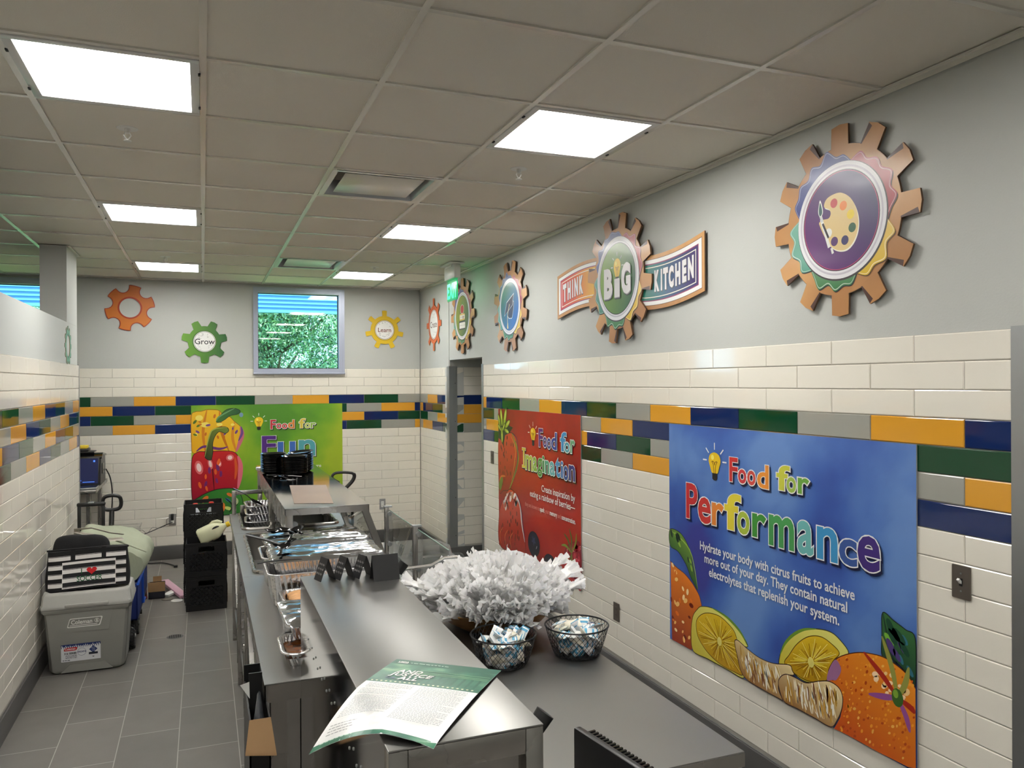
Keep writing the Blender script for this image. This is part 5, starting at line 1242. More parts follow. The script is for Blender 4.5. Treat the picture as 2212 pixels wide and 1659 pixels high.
tag(mb.build('kraft_paper', loc=(-1.81, -4.33, SZ), recalc=False), 'sheet of brown kraft paper on the nearer overshelf', 'paper')

# ---- on the divider cabinet: tent cards and a sign holder
M_card = mat('black card', rgb(26, 26, 28), .6); M_chalk = print_mat('chalk', .8)
def tent(name, label, loc, w, h, d, rot, chalk, group=None, cat='card'):
    t = thing(name, label, cat, loc, (0, 0, rot), group)
    for s in (-1, 1):
        mb = MB(); c = 1 if s > 0 else -1
        mb.prism([(-w / 2, 0), (w / 2, 0), (w / 2, 1), (-w / 2, 1)], -.0008, .0008, M_card, lambda u, v, q: Vector((u, s * (d / 2 * (1 - v) + .0009) + q, v * h))); mb.build('panel', t)
    if chalk:
        A = Art(lambda u, v, q: Vector((-u, -0 + (d / 2 * (1 - v)) + .0019 + q, v * h))); r_ = random.Random(chalk)
        for k in range(3):
            y = .68 - .2 * k; x = -w * .36
            while x < w * .34:
                l = r_.uniform(.006, .014); A.stroke([(x, y), (x + l * .3, y + .07), (x + l * .5, y - .02), (x + l, y + .05)], .0012, rgb(190, 190, 186), False); x += l + .004
        A.build('chalk_writing', M_chalk, t)
    return t
for k, x in enumerate((-2.052, -1.992, -1.932)):
    tent('tent_card', ('leftmost black tent card with chalk writing on the divider cabinet', 'middle black tent card with chalk writing on the divider cabinet', 'rightmost black chalk tent card, beside the black sign holder')[k], (x, -6.535 - .004 * k, UZ), .050, .070, .050, PI / 2 + .30, k + 3, 'chalk tent cards')
t = tent('sign_holder', 'larger black folded sign holder facing front on the divider cabinet', (-1.872, -6.60, UZ), .085, .078, .05, .05, 0, cat='sign holder')
# ================================================================== bowl of wrapped cutlery, wire baskets, flyer, screen
M_wood = mat('light wooden bowl', rgb(176, 128, 72), .4, cvar=(3, .15, (1, 1, 14)))
BC = Vector((-1.325, -6.135, CZ))
mb = MB(BC)
mb.lathe([(0, .0), (.10, .0), (.13, .010), (.20, .050), (.244, .098), (.248, .102), (.242, .104), (.194, .056), (.125, .020), (0, .014)], M_wood, 48, Matrix.Translation(BC))
tag(mb.build('wooden_bowl', loc=BC), 'wide wooden bowl heaped with wrapped cutlery', 'bowl')
M_nap = mat('white paper napkin', rgb(232, 231, 226), .75)
def filmy(name, base, tl):
    m = mat(name, base, .24, spec=.6, bump=(70, .35)); nt = m.node_tree; b = nt.nodes['Principled BSDF']; o = nt.nodes['Material Output']
    tr = nt.nodes.new('ShaderNodeBsdfTranslucent'); tr.inputs[0].default_value = (.95, .95, .95, 1); mx = nt.nodes.new('ShaderNodeMixShader'); mx.inputs[0].default_value = tl
    nt.links.new(b.outputs[0], mx.inputs[1]); nt.links.new(tr.outputs[0], mx.inputs[2]); nt.links.new(mx.outputs[0], o.inputs[0]); return m
M_film2 = filmy('milky film over napkin', rgb(248, 247, 245), .25)
M_film = filmy('crackling clear film', rgb(248, 248, 249), .5)
def packet_mesh(seed):
    """a napkin roll sealed in film: flattened pillow with a frilled open end"""
    rnd = random.Random(seed); ox = rnd.uniform(0, 99)
    mb = MB(); L, W, T = .165, .036, .009; cur = rnd.uniform(-.02, .02)
    def body(u, v):
        a = 2 * PI * v; k = 1 - .55 * abs(2 * u - 1) ** 5; x = u * L
        w = W * k * (1 + .12 * noise.noise(Vector((u * 6 + ox, 0, 1)))); th = T * k
        return Vector((x, w * math.cos(a) + cur * (u ** 2), th * math.sin(a) + .003 * noise.noise(Vector((u * 14 + ox, a, 2)))))
    mb.grid(body, 14, 12, M_film2)
    for s in range(3):
        fx = L * (.82 + .05 * s); fl = rnd.uniform(.028, .05); ph = rnd.uniform(0, 6)
        def frill(u, v, fx=fx, fl=fl, ph=ph, s=s):
            y = (2 * v - 1) * W * (1.0 + .35 * u); jag = 1 + .5 * noise.noise(Vector((v * 5 + ph, ox, s)))
            return Vector((fx + u * fl * jag, y + cur * .8, (.010 * math.sin(v * 11 + ph) + .006 * math.sin(v * 23 + ph)) * (.3 + u) + (s - 1) * .006))
        mb.grid(frill, 4, 16, M_film if s != 1 else M_film2)
    return mb
PK = []
for k in range(5): PK.append(packet_mesh(k).build('wrapped_cutlery', sharp=0, recalc=False))
rr = random.Random(21); n_p = 0
def packet(p, d, roll, k):
    global n_p
    o = PK[k % 5] if n_p < 5 else PK[k % 5].copy()
    if n_p >= 5: COL.objects.link(o)
    else: o = PK[n_p]
    n_p += 1
    x = d.normalized(); z = Vector((0, 0, 1)) - x * x.z
    if z.length < .05: z = x.orthogonal()
    z.normalize(); z.rotate(Matrix.Rotation(roll, 3, x)); y = z.cross(x)
    o.matrix_world = Matrix.Translation(p) @ Matrix((x, y, z)).transposed().to_4x4()
    tag(o, 'clear film packet of white napkin and cutlery heaped in the wooden bowl', 'cutlery packet', 'wrapped cutlery in the bowl')
for ring, (n, el, r0, z0) in enumerate(((26, .36, .135, .080), (26, .46, .12, .102), (23, .60, .10, .105), (19, .76, .085, .105), (14, .98, .055, .105), (8, 1.3, .02, .102))):
    for q in range(n):
        a = 2 * PI * (q + .5 * (ring % 2)) / n + rr.uniform(-.08, .08); e = el + rr.uniform(-.10, .10)
        d = Vector((math.cos(a) * math.cos(e), math.sin(a) * math.cos(e), math.sin(e)))
        packet(BC + Vector((math.cos(a) * r0, math.sin(a) * r0, z0 + rr.uniform(-.006, .01))), d, rr.uniform(-1.2, 1.2), rr.randrange(5))
for a, e, r0, z0 in ((2.85, .35, .19, .14), (3.05, .22, .20, .125), (3.3, .3, .19, .13), (-.25, .4, .17, .15), (-.5, .32, .18, .13), (.1, .45, .16, .16), (-1.95, .04, .12, .118), (-1.75, .02, .12, .11), (-1.55, .0, .13, .115)):
    d = Vector((math.cos(a) * math.cos(e), math.sin(a) * math.cos(e), math.sin(e))); packet(BC + Vector((math.cos(a) * r0, math.sin(a) * r0, z0)), d, rr.uniform(-.6, .6), rr.randrange(5))

# ---- wire mesh baskets full of little packets
M_wire = mat('black wire', rgb(20, 20, 22), .35, .3)
def wire_basket(loc, label):
    t = thing('wire_basket', label, 'basket', loc, (0, 0, 0), 'black wire baskets')
    H, R0, R1 = .105, .082, .115
    R = lambda v: R0 + (R1 - R0) * v ** .8
    mb = MB(); n = 34
    for s in (1, -1):
        for k in range(n):
            a0 = 2 * PI * k / n; pts = []
            for j in range(13):
                v = j / 12; a = a0 + s * 2 * PI * v * 4.2 / n; pts.append((R(v) * math.cos(a), R(v) * math.sin(a), .004 + v * (H - .006)))
            mb.tube(pts, .00085, M_wire, 4, caps=False)
    mb.build('mesh', t, sharp=0, recalc=False)
    mb = MB(); mb.tube([(R1 * math.cos(2 * PI * k / 48), R1 * math.sin(2 * PI * k / 48), H) for k in range(48)], .0032, M_wire, 8, closed=True); mb.build('rim', t)
    mb = MB(); mb.lathe([(0, .002), (R0, .002), (R0 + .001, .010), (R0 - .002, .010), (R0 - .003, .004), (0, .004)], M_wire, 40); mb.build('base', t)
    return t
M_pw = mat('white packet paper', rgb(236, 236, 234), .35); M_pb = mat('light blue print', rgb(88, 168, 206), .35); M_ps = mat('silver packet foil', (.72, .73, .75), .25, .9); M_pc = mat('cream packet', rgb(228, 222, 204), .4)
def sachet(kind):
    mb = MB(); a, b = .026, .018
    m1, m2 = ((M_pw, M_pb), (M_ps, M_pb), (M_pc, M_pw), (M_pw, M_ps))[kind]
    h = .007
    mb.grid(lambda u, v: Vector(((2 * u - 1) * a, (2 * v - 1) * b, h * (1 - (2 * u - 1) ** 4) * (1 - (2 * v - 1) ** 4))), 10, 8, m1)
    mb.grid(lambda u, v: Vector(((1 - 2 * u) * a, (2 * v - 1) * b, -h * (1 - (2 * u - 1) ** 4) * (1 - (2 * v - 1) ** 4))), 10, 8, m1)
    for x0, x1 in ((-a * .55, -a * .25), (a * .45, a * .8)) if kind < 2 else (): mb.grid(lambda u, v: Vector((x0 + (x1 - x0) * u, (2 * v - 1) * b * .9, h * (1 - ((x0 + (x1 - x0) * u) / a) ** 4) * (1 - ((2 * v - 1) * .9) ** 4) + .0003)), 2, 8, m2)
    for s in (-1, 1): mb.box((s * a - .0025, -b, -.0006), (s * a + .0025, b, .0006), m2)
    return mb
SA = [sachet(k).build('condiment_packet', sharp=0, recalc=False) for k in range(4)]; used = [False] * 4
def fill_basket(loc, n, seed, label, group):
    rnd = random.Random(seed)
    for q in range(n):
        k = rnd.randrange(4)
        if used[k]: o = SA[k].copy(); COL.objects.link(o)
        else: o = SA[k]; used[k] = True
        z = .016 + .088 * (q / n); r = (.064 + .022 * (z / .1)) * math.sqrt(rnd.random()) * (.98 if q > n * .6 else 1); a = rnd.uniform(0, 2 * PI)
        if q < n * .62 and rnd.random() < .75: r = (.050 + .026 * z / .1)
        o.location = Vector(loc) + Vector((r * math.cos(a), r * math.sin(a), z)); o.rotation_euler = (rnd.uniform(-1, 1), rnd.uniform(-1, 1), rnd.uniform(0, 6.28))
        if q < n * .62: o.rotation_euler = (PI / 2 + rnd.uniform(-.3, .3), rnd.uniform(-.9, .9), a + PI / 2)
        tag(o, label, 'condiment packet', group)
for loc, lab, sd, g_ in (((-1.436, -6.525, CZ), 'left black wire basket of condiment packets', 3, 'left'), ((-1.152, -6.53, CZ), 'right black wire basket of condiment packets', 9, 'right')):
    wire_basket(loc, lab); fill_basket(loc, 85, sd, 'small white and blue condiment packet in the %s wire basket' % g_, 'packets in the %s basket' % g_)

# ---- green flyer draped over the divider cabinet
FW, FL = .262, .375
C_FL, C_FR, C_NR, C_NL = Vector((-2.007, -7.345, 0)), Vector((-1.812, -7.500, 0)), Vector((-2.047, -7.790, 0)), Vector((-2.238, -7.640, 0))
FO = Vector((-2.007, -7.345, UZ + .003))
def fxf(u, v, h):
    """u across from the left edge, v up from the near edge; the sheet lifts and sags where it leaves the steel"""
    a, b = u / FW, v / FL
    p = (C_NL * (1 - a) + C_NR * a) * (1 - b) + (C_FL * (1 - a) + C_FR * a) * b
    d = 1 - b; over = max(0, UX0 - p.x); over2 = max(0, UY0 - p.y)
    p.z = UZ + .003 + .007 * math.sin(PI * d) - 1.6 * over * over - .20 * over - over2 * .2 + .012 * math.sin(PI * max(0, min(1, a))) * d ** 2 + h
    return p
t = thing('flyer', 'green and white printed flyer reading AND JUSTICE FOR ALL on the divider cabinet', 'flyer', FO)
GA = lambda u, v, h: fxf(u, v, h) - FO
mb = MB(); mb.grid(lambda u, v: GA(u * FW, v * FL, -.0006), 16, 24, mat('white coated paper', rgb(236, 236, 236), .3)); mb.build('sheet', t, sharp=0, recalc=False)
A = Art(GA, .0); GR1, GR2, GR3 = rgb(18, 92, 74), rgb(60, 128, 100), rgb(140, 180, 140)
hb = FL * .60
A.gridfill(0, FW, 0, FL, 12, 18, WHITE)
def ground(x, y):
    v = noise.fractal(Vector((x * 14, y * 22, 3)), 1, 2, 4) * .9 + .35; return mixc(mixc(GR1, GR2, v * 1.3), GR3, max(0, v - .62) * 1.6)
A.gridfill(0, FW, hb, FL, 40, 34, ground); A.gridfill(0, FW, FL - .030, FL, 12, 3, GR1); A.gridfill(0, FW, 0, .014, 14, 2, lambda x, y: ground(x, y))
for k in range(8): A.up().raw([(.115 + k * .018, hb + .016), (.121 + k * .018, hb + .016), (.121 + k * .018, hb + .065), (.115 + k * .018, hb + .065)], [(0, 1, 2, 3)], GR1)
for y in (.068, .076, .088): A.gridfill(.09, FW - .005, hb + y, hb + y + .003, 12, 1, mixc(GR2, GR3, .6))
A.text('USDA', .014, FL - .020, .011, WHITE, bold=.03, sx=.9); A.gridfill(.014, .040, FL - .024, FL - .0215, 2, 1, WHITE)
A.lines(.046, .14, FL - .020, .006, rgb(190, 216, 200), R_)
for s, x, y, z in (('AND', .042, hb + .064, .027), ('JUSTICE', .036, hb + .0425, .027), ('ALL', .064, hb + .021, .027)):
    A.text(s, x + .0015, y - .0015, z, rgb(10, 50, 40), bold=.03, sx=.95, shear=.15, spacing=1.1); A.text(s, x, y, z, WHITE, bold=.028, sx=.95, shear=.15, spacing=1.1)
A.text('FOR', .034, hb + .022, .012, rgb(50, 70, 110), bold=.03)
for k in range(22): A.up().raw(ell(.012 + k * .0112, hb + .005, .0032, .0028, 0, 5), [(0, 1, 2, 3, 4)], rgb(220, 226, 190))
for c, (x0, x1) in enumerate(((.016, .122), (.138, FW - .016))):
    y = hb - .014; rnd = random.Random(c + 2); k = 0
    while y > (.075 if c == 0 else .05):
        if not (k in (5, 11) and c == 0): A.lines(x0, x1 - (rnd.uniform(0, .03) if k % 5 == 4 else 0), y, .0036, rgb(150, 152, 156), rnd)
        y -= .0054; k += 1
for k in range(4): A.lines(.016 + .002 * k, .075 - .006 * (k % 2), .050 - .009 * k, .0042, rgb(130, 132, 136), R_)
A.lines(.02, .09, .004, .005, rgb(190, 216, 200), R_)
A.build('print', print_mat('printed paper', .3), t)

# ---- screen at the lower right corner, on a floor pedestal
Q = Vector((-1.635, -7.69, 0)); t = thing('pos_monitor', 'black flat screen with a ribbed top edge, at the lower right corner', 'monitor', Q)
ang = Matrix.Rotation(.16, 4, 'Z')
def MQ(a, b): return Matrix.Translation(Q) @ ang
mb = MB(Q); mb.box((-.018, -.20, .80), (.000, .125, 1.122), M_black, .004, MQ(0, 0)); mb.build('screen', t)
mb = MB(Q); mb.box((.0005, -.195, .82), (.030, .118, 1.108), M_black, .006, MQ(0, 0))
mb.build('housing', t)
for k in range(26):
    mb = MB(Q); y = -.19 + k * .0118; mb.box((.004, y, 1.1085), (.027, y + .005, 1.1125), M_black_gloss, 0, MQ(0, 0)); mb.build('cooling_rib', t)
mb = MB(Q); mb.box((.03, -.08, .88), (.05, .0, .96), M_black, .004, MQ(0, 0)); mb.cyl(Q + Vector((.06, -.04, .02)), Q + Vector((.06, -.04, .93)), .018, M_black); mb.lathe([(0, 0), (.14, 0), (.14, .015), (.02, .022), (0, .022)], M_black, 32, Matrix.Translation(Q + Vector((.06, -.04, 0)))); mb.build('pedestal', t)
# ================================================================== along the left wall and the back of the room
def loft(mb, rings, m, cap=True):
    """skin a list of equal-length point loops"""
    V = [[mb.bm.verts.new(p) for p in R] for R in rings]; i = mb.mi(m); n = len(V[0])
    for A_, B_ in zip(V, V[1:]):
        for k in range(n):
            f = mb.bm.faces.new((A_[k], A_[(k + 1) % n], B_[(k + 1) % n], B_[k])); f.material_index = i; f.smooth = True
    if cap:
        for R in (V[0][::-1], V[-1]):
            f = mb.bm.faces.new(R); f.material_index = i
def sq(cx, cy, a, b, e, n, z):
    out = []
    for k in range(n):
        t = 2 * PI * k / n; c, s = math.cos(t), math.sin(t)
        out.append(Vector((cx + a * math.copysign(abs(c) ** (2 / e), c), cy + b * math.copysign(abs(s) ** (2 / e), s), z)))
    return out

# ---- grey cooler
M_cool = mat('grey cooler plastic', rgb(146, 146, 141), .5, bump=(300, .06)); M_cool2 = mat('grey cooler lid', rgb(158, 158, 153), .5, bump=(300, .06))
Q = Vector((-3.122, -3.21, 0)); t = thing('cooler', 'grey cooler box on the floor by the left wall, striped tote on top', 'cooler', Q)
def cring(z, w, d, r): return [Vector((p[0], p[1] + (.165 - d / 2), z)) for p in spline(rrect(-w / 2, w / 2, -d / 2, d / 2, r, 5), 2)]
mb = MB(); loft(mb, [cring(z, w, d, r) for z, w, d, r in ((0, .40, .28, .05), (.012, .425, .30, .05), (.03, .44, .31, .05), (.35, .485, .335, .05), (.40, .495, .34, .05), (.408, .52, .352, .05), (.43, .53, .356, .05), (.432, .52, .35, .05))], M_cool)
mb.build('body', t, sharp=50)
mb = MB(); loft(mb, [cring(z, w, d, r) for z, w, d, r in ((.433, .50, .34, .05), (.434, .535, .36, .05), (.452, .536, .36, .05), (.46, .525, .352, .05), (.515, .515, .342, .05), (.528, .50, .33, .05), (.530, .47, .30, .05), (.520, .45, .28, .05))], M_cool2)
mb.build('lid', t, sharp=50)
yf = lambda z: -.145 - .025 * (z - .03) / .32     # front face of the tapering body, local
XFK = lambda u, v, h: Vector((u, yf(v) - .0025 - h, v))
mb = MB(); mb.prism([(-.155, .432), (.155, .432), (.125, .275), (-.115, .275)], -.004, .004, M_cool, XFK); mb.build('badge_panel', t)
mb = MB(); mb.prism([(-.15, .012), (.15, .012), (.10, .062), (-.10, .062)], -.004, .003, M_cool, XFK); mb.build('foot_panel', t)
mb = MB(); mb.box((-.12, -.203, .440), (.13, -.185, .462), M_cool2, .006); mb.build('lid_catch', t)
M_label = print_mat('printed label', .4)
A = Art(XFK, .0045); wt = rgb(236, 236, 232)
def slant(x0, x1, y0, y1, s): return [(x + (y - y0) * s, y) for x, y in rrect(x0, x1, y0, y1, .008)]
A.poly(slant(-.112, .078, .305, .365, .28), wt); A.poly(slant(-.1065, .0725, .3105, .3595, .28), rgb(134, 134, 130))
fit_text(A, 'Coleman', -.088, .033, .3265, wt, .038, .02)
A.stroke([(-.096, .318), (.062, .318)], .004, wt, False, False); A.disc(.060, .340, .014, None, wt); A.disc(.060, .340, .0115, None, rgb(134, 134, 130)); A.disc(.060, .344, .0045, .006, wt); A.poly([(.053, .331), (.067, .331), (.063, .338), (.057, .338)], wt)
A.build('badge', M_label, t)
A = Art(XFK, .0008); x0, x1, y0, y1 = -.148, .078, .083, .196
A.poly([(x0, y0), (x1, y0), (x1, y1), (x0, y1)], rgb(226, 228, 232)); A.poly([(x0, y1 - .016), (x1, y1 - .016), (x1, y1), (x0, y1)], rgb(30, 48, 110))
rnd = random.Random(2); x = x0
while x < x1 - .012:
    w = rnd.uniform(.008, .012); h = rnd.uniform(.008, .02); A.up().raw([(x, y1 - .018), (x + w, y1 - .018), (x + w / 2, y1 - .018 + h * .8)], [(0, 1, 2)], rgb(226, 228, 232)); A.up().raw([(x, y1 - .014), (x + w * .5, y1 - .014), (x + w * .25, y1 - .03)], [(0, 1, 2)], rgb(30, 48, 110)); x += w * 1.1
A.poly(slant(x0 + .014, x0 + .088, y1 - .042, y1 - .020, .3), rgb(196, 36, 40)); fit_text(A, 'Coleman', x0 + .022, x0 + .082, y1 - .036, WHITE, .019, .02)
fit_text(A, '316 SERIES', x0 + .018, x0 + .088, y0 + .048, rgb(40, 44, 60), .018, .03)
for k in range(3): A.lines(x0 + .025, x0 + .09, y0 + .038 - .008 * k, .0055, rgb(60, 62, 80), rnd)
A.lines(x0 + .008, x0 + .05, y0 + .008, .007, rgb(40, 44, 60), rnd)
A.disc(x0 + .118, y0 + .058, .025, None, rgb(30, 48, 110)); A.disc(x0 + .118, y0 + .058, .0235, None, rgb(226, 228, 232)); A.disc(x0 + .118, y0 + .058, .021, None, rgb(226, 228, 232)); fit_text(A, 'WICHITA', x0 + .093, x0 + .143, y0 + .054, rgb(30, 48, 110), .014, .04)
A.poly([(x1 - .042, y1 - .020), (x1 - .018, y1 - .045), (x1 - .042, y1 - .070), (x1 - .066, y1 - .045)], rgb(30, 48, 110)); A.poly([(x1 - .068, y1 - .078), (x1 - .016, y1 - .078), (x1 - .016, y1 - .064), (x1 - .068, y1 - .064)], rgb(30, 34, 50)); A.poly([(x1 - .05, y1 - .092), (x1 - .034, y1 - .092), (x1 - .042, y1 - .098)], rgb(30, 34, 50))
for k, y in enumerate((.036, .046, .056)): A.lines(x1 - .054 + .003 * k, x1 - .031, y1 - y, .0055, rgb(200, 206, 220), rnd)
A.build('label', M_label, t)

# ---- striped tote
Q = Vector((-3.125, -3.245, .532)); t = thing('striped_tote', 'black and white striped tote bag reading I heart SOCCER on the grey cooler', 'tote bag', Q)
TW, THH = .245, .25
tw = lambda z: TW * (1 - .03 * z / THH + .02 * math.sin(z * 20)); td = lambda z: .058 * (1 - .55 * z / THH) + .008
def tfront(u, v, h):
    w, d = tw(v), td(v); k = max(0, 1 - abs(u / w) ** 5) ** (1 / 5) if abs(u) < w else 0
    return Vector((u, -d * k - h * (1 if k > .3 else .4) + .004 * noise.noise(Vector((u * 9, v * 9, 5))) * k, v + .006 * math.sin(u * 7 + .6)))
mb = MB(); rings = []
for j in range(15):
    z = THH * j / 14; R = sq(0, 0, tw(z), td(z), 5, 48, z)
    rings.append([Vector((p.x, p.y + .004 * noise.noise(Vector((p.x * 9, z * 9, 5))), p.z + .006 * math.sin(p.x * 7 + .6))) for p in R])
loft(mb, rings, M_black_cloth); mb.build('body', t, sharp=60)
A = Art(tfront, .0012, 1e-4); SB, SW = rgb(26, 26, 30), rgb(226, 224, 222)
def stripe_rows(x0, x1, z0, z1, ph, per=.056, cols=36):
    z = z0 + ph
    while z < z1:
        for a, b, c in ((0, .024, SW), (.0275, .029, SW)):
            p0, p1 = max(z0, z + a), min(z1, z + b)
            if p1 > p0 + .0005: A.gridfill(x0, x1, p0, p1, cols, 1, c)
        z += per
stripe_rows(-.228, .226, .016, THH - .012, .006)
A.h += .002; A.gridfill(-.145, .165, .012, .178, 36, 8, SB); stripe_rows(-.145, .165, .012, .178, -.018); A.gridfill(-.146, -.143, .012, .178, 1, 6, SW); A.gridfill(.163, .166, .012, .178, 1, 6, SW)
A.h += .001; GN = rgb(20, 92, 52)
A.text('I', -.040, .098, .045, GN, bold=.012); A.text('SOCCER', .012, .050, .046, GN, bold=.012, align='CENTER', sx=.85)
hx, hy = .025, .113; A.poly([(hx + .0019 * 16 * math.sin(a) ** 3, hy + .0016 * (13 * math.cos(a) - 5 * math.cos(2 * a) - 2 * math.cos(3 * a) - math.cos(4 * a))) for a in [2 * PI * k / 40 for k in range(40)]], rgb(206, 30, 36))
A.build('print', print_mat('printed canvas', .85), t)
for x in (-.085, .095):
    A = Art(tfront, .0045); A.gridfill(x - .0135, x + .0135, .178, THH + .006, 2, 8, SB); A.build('strap', M_black_cloth, t)
mb = MB(); mb.tube([(-.24, -.0, THH + .0), (-.1, -.012, THH + .004), (.1, -.012, THH + .006), (.24, 0, THH - .002)], .006, M_black_cloth, 8); mb.build('zip_edge', t)

# ---- soft bags behind
def soft_bag(name, label, cat, Q, prof, y0, y1, m, seed, amp=.012, n=10, dip=.25):
    Q = Vector(Q); t = thing(name, label, cat, Q); mb = MB(Q); P = spline(prof, 6); cx = sum(p[0] for p in P) / len(P); cz = sum(p[1] for p in P) / len(P); rings = []
    for j in range(n + 1):
        f = j / n; k = (1 - abs(2 * f - 1) ** 3.2) ** .5 * (1 - .0) if 0 < j < n else dip; k = dip + (1 - dip) * k
        R = []
        for (x, z) in P:
            p = Vector((cx + (x - cx) * k, y0 + (y1 - y0) * f, min(p_[1] for p_ in P) + (z - min(p_[1] for p_ in P)) * k))
            d = noise.noise_vector(p * 6 + Vector((seed, 0, 0))) * amp + noise.noise_vector(p * 17 + Vector((0, seed, 0))) * amp * .5
            q = p + d; q.z = max(q.z, Q.z + .001); R.append(q)
        rings.append(R)
    loft(mb, rings, m); mb.build('body', t, sharp=70); return t, mb
M_sage = mat('sage green canvas', rgb(160, 166, 144), .8, bump=(60, .15), cvar=(4, .06)); M_beige = mat('pale grey strap', rgb(186, 180, 168), .8)
t, _ = soft_bag('black_bag', 'soft black bag behind the striped tote on the cooler', 'bag', (-3.18, -3.1, .532), [(-3.365, .535), (-3.2, .533), (-3.02, .535), (-3.01, .74), (-3.04, .83), (-3.18, .855), (-3.31, .845), (-3.35, .78)], -3.165, -3.045, M_black_cloth, 3, .008)
SQ = (-3.0, -2.58, .47)
t, _ = soft_bag('sage_bag', 'large slumped sage green canvas bag lying in the blue wagon', 'bag', SQ, [(-3.26, .475), (-3.0, .472), (-2.865, .475), (-2.79, .56), (-2.785, .665), (-2.86, .715), (-2.99, .775), (-3.12, .80), (-3.25, .79)], -2.93, -2.2, M_sage, 8, .022, 14, .55)
mb = MB(SQ); mb.tube([(-2.80, -2.88, .66), (-2.90, -2.90, .715), (-3.02, -2.91, .775), (-3.12, -2.92, .80)], .010, M_sage, 8, sx=.6); mb.build('seam', t)
for a in (0, .05):
    mb = MB(SQ); mb.tube([(-3.24, -2.86 + a, .80), (-3.235, -2.93, .862 - a * .4), (-3.14, -2.95, .868 - a), (-3.03, -2.94, .825 - a), (-2.95, -2.90, .80 - a * .6)], .022, M_beige, 10, sx=.16); mb.build('strap', t)

# ---- folding wagon
M_blue = mat('blue wagon fabric', rgb(22, 44, 110), .75, bump=(200, .1)); M_blue2 = mat('bright blue trim', rgb(30, 84, 190), .6)
Q = Vector((-3.06, -2.5, 0)); t = thing('folding_wagon', 'blue fabric folding wagon on black wheels, between the cooler and the back wall', 'wagon', Q)
mb = MB(Q)
for a, b in (((-3.28, -2.98, .20), (-3.27, -1.98, .46)), ((-2.862, -2.98, .20), (-2.852, -1.98, .46)), ((-3.28, -2.98, .20), (-2.852, -2.97, .46)), ((-3.28, -1.99, .20), (-2.852, -1.98, .46)), ((-3.28, -2.98, .20), (-2.852, -1.98, .212))): mb.box(a, b, M_blue, .003)
mb.build('basket', t)
mb = MB(Q); mb.tube([(-2.85, -2.98, .455), (-2.85, -2.5, .44), (-2.85, -1.98, .455)], .010, M_blue2, 8); mb.tube([(-2.848, -2.62, .45), (-2.846, -2.58, .22), (-2.846, -2.40, .215)], .012, M_blue2, 8, sx=.4); mb.build('trim', t)
mb = MB(Q)
for y in (-2.96, -2.0):
    for x in (-3.26, -2.87): mb.box((x - .012, y - .012, .13), (x + .012, y + .012, .46), M_black, .003)
mb.bar((-2.866, -2.96, .19), (-2.866, -2.0, .19), .022, .022, M_black); mb.bar((-3.262, -2.96, .19), (-3.262, -2.0, .19), .022, .022, M_black); mb.bar((-3.28, -2.6, .16), (-2.85, -2.6, .16), .03, .03, M_black); mb.bar((-2.872, -2.95, .2), (-2.872, -2.1, .44), .015, .015, M_black)
mb.build('frame', t)
WH = None
for (x, y) in ((-2.895, -2.62), (-2.895, -2.955), (-3.25, -2.62), (-3.25, -2.955)):
    if WH is None:
        mb = MB(); mb.lathe([(.03, -.024), (.074, -.026), (.084, -.018), (.086, 0), (.084, .018), (.074, .026), (.03, .024)], M_black, 36, Matrix.Rotation(PI / 2, 4, 'Y'))
        for k in range(22):
            a = 2 * PI * k / 22
            for s in (-1, 1): mb.bar((s * .004, .0865 * math.cos(a), .0865 * math.sin(a)), (s * .024, .084 * math.cos(a + .14), .084 * math.sin(a + .14)), .008, .006, M_black)
        WH = o = mb.build('wheel', t, sharp=40); mb = MB(); mb.cyl((-.03, 0, 0), (.03, 0, 0), .014, M_alu, seg=14); mb.build('hub', o)
    else:
        o = WH.copy(); COL.objects.link(o); o.parent = t
        for ch in list(WH.children): c = ch.copy(); COL.objects.link(c); c.parent = o
    o.location = Vector((x, y, .0895)) - Q
mb = MB(Q); mb.tube([(-3.135, -2.0, .22), (-3.135, -1.85, .45), (-3.135, -1.72, .80)], .014, M_black, 10); mb.cyl((-3.135, -1.765, .68), (-3.135, -1.72, .80), .02, M_black)
L_ = [(-3.135 + x, -1.71, .872 + z) for x, z in spline([(-.03, -.062), (-.062, -.045), (-.07, 0), (-.055, .045), (0, .058), (.055, .045), (.07, 0), (.062, -.045), (.03, -.062)], 5)]
mb.tube(L_, .0155, M_black, 10, closed=True); mb.build('pull_handle', t)

# ---- trolley handle of a suitcase, clear tub
Q = Vector((-3.26, -2.0, 0)); t = thing('suitcase', 'black suitcase with raised trolley handle beside the left partition', 'suitcase', (-3.27, -1.80, 0))
Q = Vector((-3.27, -1.80, 0))
mb = MB(Q); mb.box((-3.385, -1.92, .03), (-3.165, -1.70, .56), M_black, .03); mb.build('shell', t)
mb = MB(Q)
for x in (-3.365, -3.19): mb.box((x - .013, -1.83, .55), (x + .013, -1.80, .87), M_black, .004)
mb.box((-3.383, -1.835, .862), (-3.172, -1.795, .895), M_black, .012); mb.box((-3.30, -1.838, .888), (-3.255, -1.792, .900), M_alu, .003); mb.build('trolley_handle', t)
for s in (-.08, .08):
    mb = MB(Q); mb.cyl((-3.275 + s, -1.89, .022), (-3.275 + s + .02, -1.89, .022), .022, M_black); mb.build('caster', t)
Q = Vector((-3.06, -2.1, .5)); mb = MB(Q); 
t = thing('clear_tub', 'clear plastic tub standing in the wagon behind the sage bag', 'tub', (-3.06, -2.09, .213)); Q = Vector((-3.06, -2.09, .213))
